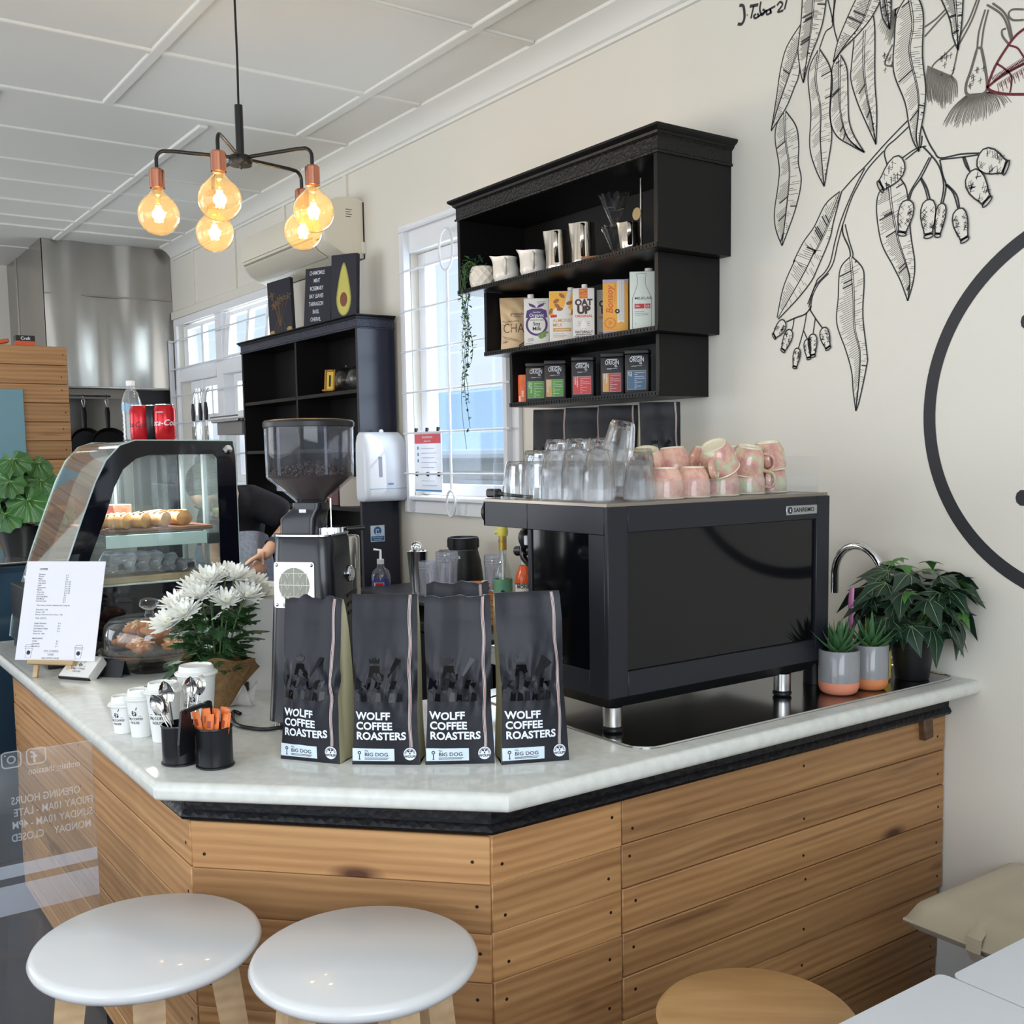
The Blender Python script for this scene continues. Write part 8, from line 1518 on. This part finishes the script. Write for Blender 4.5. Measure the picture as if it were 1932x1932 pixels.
# ================================================================== BARISTA, bending forward behind the case
SKIN = mat('skin', rgb(206, 160, 136), .5, spec=.4, bump=(120, .1)); SHIRT = mat('black_tee', rgb(27, 26, 33), .85, bump=(220, .3)); DENIM = mat('denim_apron', rgb(172, 176, 192), .85, bump=(420, .6, 'wave', 1), var=(90, .15, rgb(146, 152, 174))); HAIRM = mat('brown_hair', rgb(66, 46, 36), .5, bump=(60, .9, 'wave', 3)); TROU = mat('dark_trousers', rgb(36, 38, 48), .85)
pe = thing('person', 'person in a black tee and grey denim apron bending forward behind the display case', 'person', (-4.12, 1.555, FL)); PIv = T(-3.98, 1.50, FL).inverted()
def skin_obj(name, chains, m, parent, root=0, sub=2):
    """one continuous skinned surface: chains of (point, radius); a chain that starts with an int joins the vertex made with that index"""
    vs, es, rr = [], [], []
    for ch in chains:
        prev = None
        for it in ch:
            if isinstance(it, int): prev = it; continue
            p, r = it; vs.append(PIv @ Vector(p)); rr.append(r if hasattr(r, '__len__') else (r, r)); k = len(vs)-1
            if prev is not None: es.append((prev, k))
            prev = k
    me = D.meshes.new(name); me.from_pydata([tuple(v) for v in vs], es, []); me.materials.append(m); o = link(name, me, parent)
    md = o.modifiers.new('skin', 'SKIN'); md.use_smooth_shade = True
    for i, sv in enumerate(me.skin_vertices[0].data): sv.radius = rr[i]; sv.use_root = (i == root)
    if sub: s = o.modifiers.new('sub', 'SUBSURF'); s.levels = sub; s.render_levels = sub
    return o
# body under the clothes: pelvis, spine, neck, head core, arms, legs - one surface
B_ = [[((-4.02, 1.50, .98), (.10, .11)), ((-4.00, 1.48, 1.12), (.08, .09)), ((-3.945, 1.45, 1.28), (.065, .07)), ((-3.895, 1.43, 1.37), (.055, .055)), ((-3.825, 1.405, 1.425), .052), ((-3.79, 1.36, 1.445), .046), ((-3.755, 1.315, 1.455), (.05, .055))],
      [3, ((-3.868, 1.53, 1.390), .040), ((-3.835, 1.595, 1.357), .036), ((-3.795, 1.665, 1.318), .038), ((-3.745, 1.585, 1.262), .033), ((-3.705, 1.512, 1.214), .024), ((-3.685, 1.482, 1.185), (.018, .032))],
      [3, ((-3.878, 1.36, 1.388), .040), ((-3.863, 1.345, 1.30), .036), ((-3.83, 1.335, 1.20), .037), ((-3.76, 1.345, 1.14), .031), ((-3.70, 1.355, 1.09), .024), ((-3.69, 1.36, 1.055), (.018, .032))],
      [0, ((-4.01, 1.59, .88), .095), ((-4.0, 1.60, .55), .065), ((-4.02, 1.60, .16), .045), ((-3.93, 1.59, .105), .04)], [0, ((-4.03, 1.41, .88), .095), ((-4.02, 1.40, .55), .065), ((-4.04, 1.40, .16), .045), ((-3.95, 1.40, .105), .04)]]
body = skin_obj('body', B_, SKIN, pe)
def hand(base, d, palmn, side):
    """five fingers of unequal length rooted in the palm, slightly curled"""
    d = Vector(d).normalized(); pn = Vector(palmn).normalized(); ac = d.cross(pn).normalized()*side; b = Vector(base); ch = [[(b, (.014, .030)), (b+d*.04, (.013, .036)), (b+d*.070, (.011, .036))]]
    for k, (off, ln) in enumerate(((-.027, .062), (-.009, .072), (.010, .068), (.027, .052))):
        p0 = b+d*.066+ac*off; ch.append([2, (p0+d*.010, .0085), (p0+d*ln*.45+pn*.006, .0082), (p0+d*ln*.75+pn*.018, .0075), (p0+d*ln+pn*.034, .0062)])
    t0 = b+d*.022-ac*.030; ch.append([0, (t0+(-ac*.012), .0095), (t0+(-ac*.026+d*.022+pn*.008), .009), (t0+(-ac*.030+d*.046+pn*.018), .0075)])
    return ch
skin_obj('hand', hand((-3.690, 1.490, 1.195), (.12, -.55, -.95), (-.8, -.5, .15), 1), SKIN, pe); skin_obj('hand', hand((-3.693, 1.358, 1.07), (.1, .3, -.95), (-.8, .4, .1), -1), SKIN, pe)
tee = skin_obj('tee_shirt', [[((-4.025, 1.50, .99), (.135, .165)), ((-4.005, 1.48, 1.12), (.125, .155)), ((-3.935, 1.45, 1.28), (.140, .170)), ((-3.88, 1.435, 1.375), (.118, .138)), ((-3.845, 1.415, 1.405), (.078, .078)), ((-3.808, 1.392, 1.432), (.062, .062))], [3, ((-3.87, 1.53, 1.395), .075), ((-3.835, 1.595, 1.36), .070), ((-3.805, 1.645, 1.33), .066)], [3, ((-3.88, 1.36, 1.39), .072), ((-3.865, 1.345, 1.31), .064), ((-3.85, 1.345, 1.25), .06)]], SHIRT, pe)
skin_obj('trousers', [[((-4.02, 1.50, .97), (.142, .172)), ((-4.02, 1.50, .90), (.13, .165))], [1, ((-4.01, 1.59, .82), .108), ((-4.0, 1.60, .55), .082), ((-4.02, 1.60, .15), .062)], [1, ((-4.03, 1.41, .82), .108), ((-4.02, 1.40, .55), .082), ((-4.04, 1.40, .15), .062)]], TROU, pe)
def apr(u, v):
    a = -1.55+3.1*u; z = 1.27-.62*v; wd = .178*(1-.25*(1-v)**3)+.022*v; fx = .165+.05*(1-v)*.6+.012*math.sin(7*a+3*v); return (-4.02+.06*(1-v)+fx*math.cos(a)*1.0, 1.49-.03*(1-v)+wd*math.sin(a), z+.02*math.cos(a*2)*(1-v))
ap = obj('apron', MB().sheet(apr, 30, 24, .004), DENIM, pe, PIv, recalc=False, angle=70); obj('apron_string', MB().tube(spline([(-3.99, 1.665, 1.16), (-3.93, 1.67, 1.10), (-3.90, 1.665, 1.0), (-3.91, 1.66, .92)], 5), .006, 6, flat=(1.8, .4)), mat('apron_tape', rgb(170, 150, 128), .8), ap, None)
ap.children[-1].matrix_local = Matrix.Identity(4)
# head: nose, eyes, mouth, ears, tied back hair; turned down to the work
HMx = PIv @ T(-3.745, 1.300, 1.462) @ RZ(math.radians(-25)) @ RY(math.radians(88)) @ Matrix.Scale(.93, 4); mb = MB()
def hd(u, v):
    a = 2*PI*u; t = PI*v; r = Vector((math.sin(t)*math.cos(a), math.sin(t)*math.sin(a), math.cos(t))); x, y, z_ = r.x*.092, r.y*.074, r.z*.112
    if z_ < 0: y *= 1-.28*(-z_/.112)**1.5; x *= 1-.10*(-z_/.112)
    f = max(0, r.x); x += .020*f**30*math.exp(-((z_+.018)/.02)**2) if abs(r.y) < .5 else 0; x -= .007*math.exp(-((abs(y)-.03)/.014)**2-((z_-.008)/.012)**2)*(f > .3); return (x, y, z_)
mb.grid(hd, 40, 30); head = obj('head', mb, SKIN, pe, HMx, recalc=False, angle=80)
for s_ in (-1, 1): obj('eye', MB().ball((.078, s_*.030, .008), .011, 12, 8), mat('eye_white', rgb(225, 222, 216), .2), head); obj('iris', MB().ball((.087, s_*.030, .006), .0045, 8, 6), INK, head); obj('eyebrow', MB().tube([(.083, s_*.016, .026), (.084, s_*.032, .031), (.074, s_*.048, .027)], .003, 6), HAIRM, head); obj('ear', MB().ball((-.005, s_*.072, -.005), .028, 12, 8, (.6, .28, 1)), SKIN, head)
obj('mouth', MB().tube([(.078, -.022, -.058), (.086, 0, -.056), (.078, .022, -.058)], .005, 8), mat('lips', rgb(176, 104, 100), .45), head)
mb = MB(); mb.grid(lambda u, v: tuple(Vector((-.012+.098*math.sin(PI*.62*v)*math.cos(2*PI*u)*(1 if math.cos(2*PI*u) < 0 else .80), .083*math.sin(PI*.62*v)*math.sin(2*PI*u), .008+.116*math.cos(PI*.62*v)))*(1+.012*math.sin(40*u))), 48, 18); mb.ball((-.105, 0, .035), .042, 16, 10, (.9, 1, 1)); obj('hair', mb, HAIRM, head, recalc=False, angle=80)
obj('wrist_band', MB().lathe([(.030, -.012), (.031, -.011), (.031, .011), (.030, .012)], 24, PIv @ T(-3.722, 1.542, 1.234) @ Vector((-.04, .075, .05)).to_track_quat('Z', 'Y').to_matrix().to_4x4(), cap=False), mat('watch_strap', rgb(58, 60, 70), .5), pe); obj('watch_face', MB().box(-.016, .016, -.005, .005, -.018, .018, PIv @ T(-3.70, 1.555, 1.262) @ RZ(.9) @ RX(.3), bevel=.003), mat('watch_blue', rgb(72, 110, 140), .15), pe)
# ================================================================== WALL PAINTING
MF = Matrix(((1, 0, 0, -2.0), (0, 0, 1, WY-.0008), (0, 1, 0, 2.5), (0, 0, 0, 1))); NEGY = lambda k: -.0004*k
mu = thing('wall_mural', 'black ink mural of hanging gum leaves, gumnuts and blossoms on the cream wall', 'mural', mtx=T(-2.0, WY, 2.5)); MI = T(-2.0, WY, 2.5).inverted() @ T(0, 0, 0)
MINK = mat('mural_ink', rgb(52, 52, 54), .7); MGREY = mat('mural_grey_brown', rgb(104, 98, 90), .7); MRED = mat('mural_wine', rgb(104, 36, 44), .65)
def MM(k): return Matrix(((1, 0, 0, 2.0), (0, 0, 1, -.0008-.0006*k), (0, 1, 0, -2.5), (0, 0, 0, 1)))
def lerp_path(P, t):
    P = [Vector(p) for p in P]; d = [0]
    for i in range(1, len(P)): d.append(d[-1]+(P[i]-P[i-1]).length)
    s = t*d[-1]
    for i in range(1, len(P)):
        if d[i] >= s: k = (s-d[i-1])/max(d[i]-d[i-1], 1e-9); return P[i-1].lerp(P[i], k)
    return P[-1]
rm = random.Random(31); LAYER = [1, 2.5, 2, 2, 1.5, 3, 4, 3.5, 3, .5, 1, 1, .2]
for i, (l, r, m, _) in enumerate(LEAVES):
    l, r, m = spline(l, 5), spline(r, 5), spline(m, 5); mb = MB(); K = MM(LAYER[i]+.3)
    fl_ = [(p.x, p.y) for p in l]+[(p.x, p.y) for p in reversed(r)]; n = 24
    fb = MB(); vs = []
    for k in range(n+1): a, b = lerp_path(l, k/n), lerp_path(r, k/n); vs += [(a.x, a.y, 0), (b.x, b.y, 0)]
    fb.add(vs, [(2*k, 2*k+1, 2*k+3, 2*k+2) for k in range(n)], MM(LAYER[i])); lf = obj('leaf', fb, WALLM, mu, recalc=False)
    for P_, w in ((l, .0042), (r, .0042)): ribbon(mb, P_, w, 0, K)
    for sg in (-1, 1): ribbon(mb, [(p.x+sg*.0035*(1-j/len(m)), p.y) for j, p in enumerate(m)], .0024, 0, K)
    dense = 74 if len(l) > 20 else 52; t = .03; skip = 0
    while t < .95:
        q = lerp_path(m, min(1, t)); sl = lerp_path(l, max(0, min(1, t+.055*(1 if i not in (0, 5, 10) else -.6))))
        if skip <= 0 or rm.random() < .25:
            e = q.lerp(sl, rm.uniform(.55, .98)); ribbon(mb, [q, e], .0014 if rm.random() > .07 else .0046, 0, K)
        if rm.random() < .62:
            sr = lerp_path(r, max(0, min(1, t+.006))); st = q.lerp(sr, 0) if rm.random() < .5 else sr; en = q.lerp(sr, rm.uniform(.35, .95)) if st == q else sr.lerp(q, rm.uniform(.3, .8)); ribbon(mb, [st, en], .0013 if rm.random() > .04 else .004, 0, K)
        skip -= 1
        if rm.random() < .05: skip = rm.randint(2, 5)
        t += 1.05/dense
    obj('inked_lines', mb, MINK, lf, recalc=False)
for p, w in LINES: mb = MB(); ribbon(mb, spline(p, 4), w, 0, MM(.25)); obj('branch', mb, MINK, mu, recalc=False)
for j, (a, b, hw) in enumerate(NUTS):
    a, b = Vector(a), Vector(b); ax = b-a; L_ = ax.length; u = ax.normalized(); v = Vector((-u.y, u.x)); v = Vector((v.x*.72, v.y)); sc_ = hw*1.18; prof = [(0, .25), (.06, .7), (.2, .98), (.4, 1.02), (.6, .86), (.78, .62), (.86, .56), (.90, .60)]
    def pt(t, s_): return a+u*L_*t+v*s_*sc_
    out = [pt(t, w) for t, w in prof]+[pt(t, -w) for t, w in reversed(prof)]; fb = MB(); flat(fb, [tuple(p) for p in out], 0, MM(4.6)); g = obj('gumnut', fb, WALLM, mu, recalc=False); mb = MB(); K = MM(5); ribbon(mb, out, .0042, 0, K, True)
    rim = [a+u*L_*.95+v*sc_*.62*math.cos(q)+u*L_*.055*math.sin(q) for q in [2*PI*k/16 for k in range(16)]]; ribbon(mb, rim, .0036, 0, K, True); ribbon(mb, [pt(.86, .58), pt(.875, 0), pt(.86, -.58)], .0028, 0, K)
    for k in range(16 if hw > .015 else 8):
        t = rm.uniform(.12, .74); s_ = rm.choice((-1, 1))*rm.uniform(.35, .72); dx = .26; ribbon(mb, [pt(t, s_-dx), pt(t+.10, s_+dx)], .0013, 0, K); ribbon(mb, [pt(t+.06, s_-dx), pt(t-.05, s_+dx)], .0013, 0, K)
    obj('inked_lines', mb, MINK, g, recalc=False)
for j, fl_ in enumerate(FLASK):
    mb = MB(); ribbon(mb, spline(fl_, 4), .0075 if j == 1 else .0045, 0, MM(.2), j != 2); cx = sum(p[0] for p in fl_)/len(fl_); cz = sum(p[1] for p in fl_)/len(fl_)
    for k in range(9): x, y = cx+rm.uniform(-.02, .02), cz+rm.uniform(-.03, .02); ribbon(mb, [(x-.006, y), (x+.006, y+.002)], .0016, 0, MM(.2)); ribbon(mb, [(x, y-.008), (x+.001, y+.008)], .0016, 0, MM(.2))
    bl = obj('blossom', mb, MGREY, mu, recalc=False); mb = MB(); (a0, a1), (b0, b1) = [[Vector(q) for q in f] for f in FANS[j]]
    nf = (34, 46, 16)[j]
    for k in range(nf):
        t = k/(nf-1); s0 = a0.lerp(a1, t); e0 = b0.lerp(b1, t)+Vector((0, -.022*math.sin(PI*t))); e0 = s0.lerp(e0, rm.uniform(.82, 1.05)); mid = s0.lerp(e0, .5)+Vector((.006*(t-.5)*2, .006)); ribbon(mb, spline([s0, mid, e0], 3), [.0017]*6+[.0010], 0, MM(.15))
    obj('stamens', mb, MGREY, bl, recalc=False)
mb = MB(); [ribbon(mb, spline(p, 4), .0050, 0, MM(.1)) for p in GREY]; obj('twig', mb, MGREY, mu, recalc=False)
mb = MB(); [ribbon(mb, spline(p, 4), .007 if k < 3 else .0045, 0, MM(.3)) for k, p in enumerate(REDL)]
rx0, rz0 = REDL[0][0]; a_, b_ = Vector(REDL[1][0]), Vector(REDL[1][-1])
for k in range(26): t = .2+.75*k/26; q = a_.lerp(b_, t); ribbon(mb, [q+Vector((-.004, .0)), q+Vector((-.012, .016))], .0014, 0, MM(.3)); ribbon(mb, [q+Vector((.004, -.004)), q+Vector((.010, -.03 if k % 3 == 0 else -.018))], .0014, 0, MM(.3))
for k in range(6): t = .35+.6*k/6; q = a_.lerp(b_, t)+Vector((-.004, .010)); ribbon(mb, [q, q+Vector((.02, .008))], .0014, 0, MM(.3))
obj('red_bloom', mb, MRED, mu, recalc=False)
mb = MB(); [ribbon(mb, spline(p, 4), .0095 if k in (0, 2) else .0065, 0, MM(.1)) for k, p in enumerate(SIG)]; obj('signature', mb, MINK, mu, recalc=False)
# black painted ring emblem
rg_ = thing('painted_ring', 'large thick black ring painted on the wall above the bench cushion', 'wall emblem', (-1.237, WY, 1.66)); RK = mat('ring_black', rgb(46, 46, 50), .6); RM2 = Matrix(((1, 0, 0, 0), (0, 0, 1, -.001), (0, 1, 0, 0), (0, 0, 0, 1)))
mb = MB(); ribbon(mb, [(.4775*math.cos(2*PI*k/120), .4775*math.sin(2*PI*k/120)) for k in range(120)], .036, 0, RM2, True); obj('ring', mb, RK, rg_, recalc=False)
for zz in (.219, -.222):
    mb = MB(); flat(mb, [(-.215, zz+.02), (-.225, zz+.012), (-.228, zz), (-.225, zz-.012), (-.215, zz-.02), (.18, zz-.02), (.18, zz+.02)], 0, RM2); obj('bar', mb, RK, rg_, recalc=False)
# ================================================================== PENDANT LAMP
pl_ = thing('pendant_lamp', 'black five arm pendant lamp with copper sockets and amber globe bulbs', 'pendant lamp', (-3.255, 1.285, 2.49)); COP = mat('copper', rgb(206, 138, 112), .18, 1); BKM = mat('lamp_black', rgb(22, 20, 20), .35, spec=.5)
obj('hub', MB().lathe([(.0001, -.014), (.034, -.014), (.036, -.011), (.036, .011), (.034, .014), (.0001, .014)], 36), BKM, pl_); obj('stem', MB().lathe([(.0125, .012), (.0125, .168), (.0001, .169)], 20), BKM, pl_); obj('finial', MB().lathe([(.0001, -.026), (.004, -.024), (.006, -.014)], 14, cap=False), BKM, pl_)
obj('cord', MB().tube([(0, 0, .166), (.002, .001, .3), (.0, 0, CEIL-2.49-.02)], .0035, 8), BKM, pl_); obj('ceiling_cup', MB().lathe([(.0001, CEIL-2.49-.028), (.045, CEIL-2.49-.026), (.055, CEIL-2.49-.001)], 28), BKM, pl_)
AMB = clear_mat('amber_glass', (1.0, .90, .70), 1.8, haze=.06, haze_col=(1, .82, .5)); FIL = mat('filament', (1, .7, .3), .5, emit=(1, .66, .24, 42)); R_ = .25
for k in range(5):
    a = math.radians(-36+72*k); A = RZ(a); pts = [(.034, 0, .010), (R_-.05, 0, .016)]+[(R_-.028+.028*math.sin(q), 0, .016-.028+.028*math.cos(q)) for q in [PI/2*i/6 for i in range(1, 7)]]+[(R_, 0, -.042)]
    obj('arm', MB().tube(pts, .0058, 10, mtx=A), BKM, pl_); S0 = A @ T(R_, 0, -.175)
    obj('socket', MB().lathe([(.0001, .136), (.018, .136), (.0225, .131), (.0225, .078), (.018, .076), (.0001, .076)], 32, S0), COP, pl_)
    bp = [(.0001, -.0625)]+[(.0625*math.sin(t), -.0625*math.cos(t)) for t in [PI*i/24 for i in range(1, 20)]]+[(.026, .062), (.0185, .068), (.0180, .090)]
    bb = obj('bulb', MB().lathe(bp, 40, S0, cap=False), AMB, pl_, recalc=False, angle=70)
    for q in range(6): an = q*PI/3; obj('filament', MB().tube([(.007*math.cos(an), .007*math.sin(an), .026), (.012*math.cos(an+.4), .012*math.sin(an+.4), -.022)], .0017, 6, mtx=S0), FIL, bb)
    obj('glass_stem', MB().lathe([(.0001, .03), (.006, .034), (.011, .075)], 14, S0, cap=False), clear_mat('stem_glass', (1, .92, .75), 1, haze=.1, haze_col=(1, .8, .5)), bb)
    lp = D.lights.new('bulb_light', 'POINT'); lp.energy = 2.2; lp.color = (1, .72, .38); lp.shadow_soft_size = .02; lo = D.objects.new('bulb_light', lp); COL.objects.link(lo); lo.parent = pl_; lo.matrix_local = S0
# ================================================================== ADDED LOW GLASS SCREEN CARRYING PAINTED REFLECTIONS
gs_ = thing('reflection_screen', 'low glass screen added to carry painted reflections of a rail and mirrored lettering', 'glass screen', (-2.45, .10, FL)); GI = T(-2.45, .10, FL).inverted()  # made-up screen; its bands, haze and letters imitate reflections in glass
pn_ = obj('glass_panel', MB().box(-2.453, -2.447, -.45, .566, FL, .945), clear_mat('reflection_veil_glass', (.97, .985, .98), 1.2, haze=.05, haze_col=(.85, .86, .88)), gs_, GI)  # haze in the pane stands in for the pale reflected veil
obj('floor_channel', MB().box(-2.465, -2.435, -.45, .566, FL, FL+.03), DCB, gs_, GI)
RAILM = clear_mat('reflected_rail_band', (1, 1, 1), .6, haze=.22, haze_col=(.78, .84, .95)); DEC = clear_mat('reflected_print', (1, 1, 1), .5, haze=.30, haze_col=(.9, .92, .95))  # pale diffuse mixes that paint the reflected rail and lettering
for z0_, z1_ in ((.672, .700), (.590, .655)): obj('reflected_rail_band', MB().box(-2.4466, -2.4460, -.449, .565, z0_, z1_), RAILM, pn_)  # strips painted as the reflection of a white bottom rail
GF = face((-2.4458, 0, 0), (0, -1, 0), (1, 0, 0)); mb = MB(); GF = Matrix(((0, 0, 1, -2.4458), (-1, 0, 0, 0), (0, 1, 0, 0), (0, 0, 0, 1)))     # letters run towards -y: mirrored, painted as a reflection of lettering
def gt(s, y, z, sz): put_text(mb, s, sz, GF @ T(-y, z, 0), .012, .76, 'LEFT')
gt('OPENING HOURS', .536, .832, .0235); gt('FRIDAY 10AM - LATE', .562, .805, .0235); gt('SUNDAY 10AM - 4PM', .560, .778, .0235); gt('MONDAY    CLOSED', .555, .750, .0235); gt('nmhair_thesalon', .538, .892, .0210); obj('reflected_lettering', mb, DEC, pn_, recalc=False)
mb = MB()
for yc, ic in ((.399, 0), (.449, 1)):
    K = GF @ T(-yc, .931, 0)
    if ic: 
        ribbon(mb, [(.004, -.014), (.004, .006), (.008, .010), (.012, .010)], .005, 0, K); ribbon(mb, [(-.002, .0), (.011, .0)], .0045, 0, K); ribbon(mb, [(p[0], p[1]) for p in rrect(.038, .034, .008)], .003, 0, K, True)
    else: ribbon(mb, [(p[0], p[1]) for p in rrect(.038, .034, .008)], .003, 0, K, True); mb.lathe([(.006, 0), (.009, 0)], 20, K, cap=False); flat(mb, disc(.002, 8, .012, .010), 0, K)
obj('reflected_icons', mb, DEC, pn_, recalc=False)
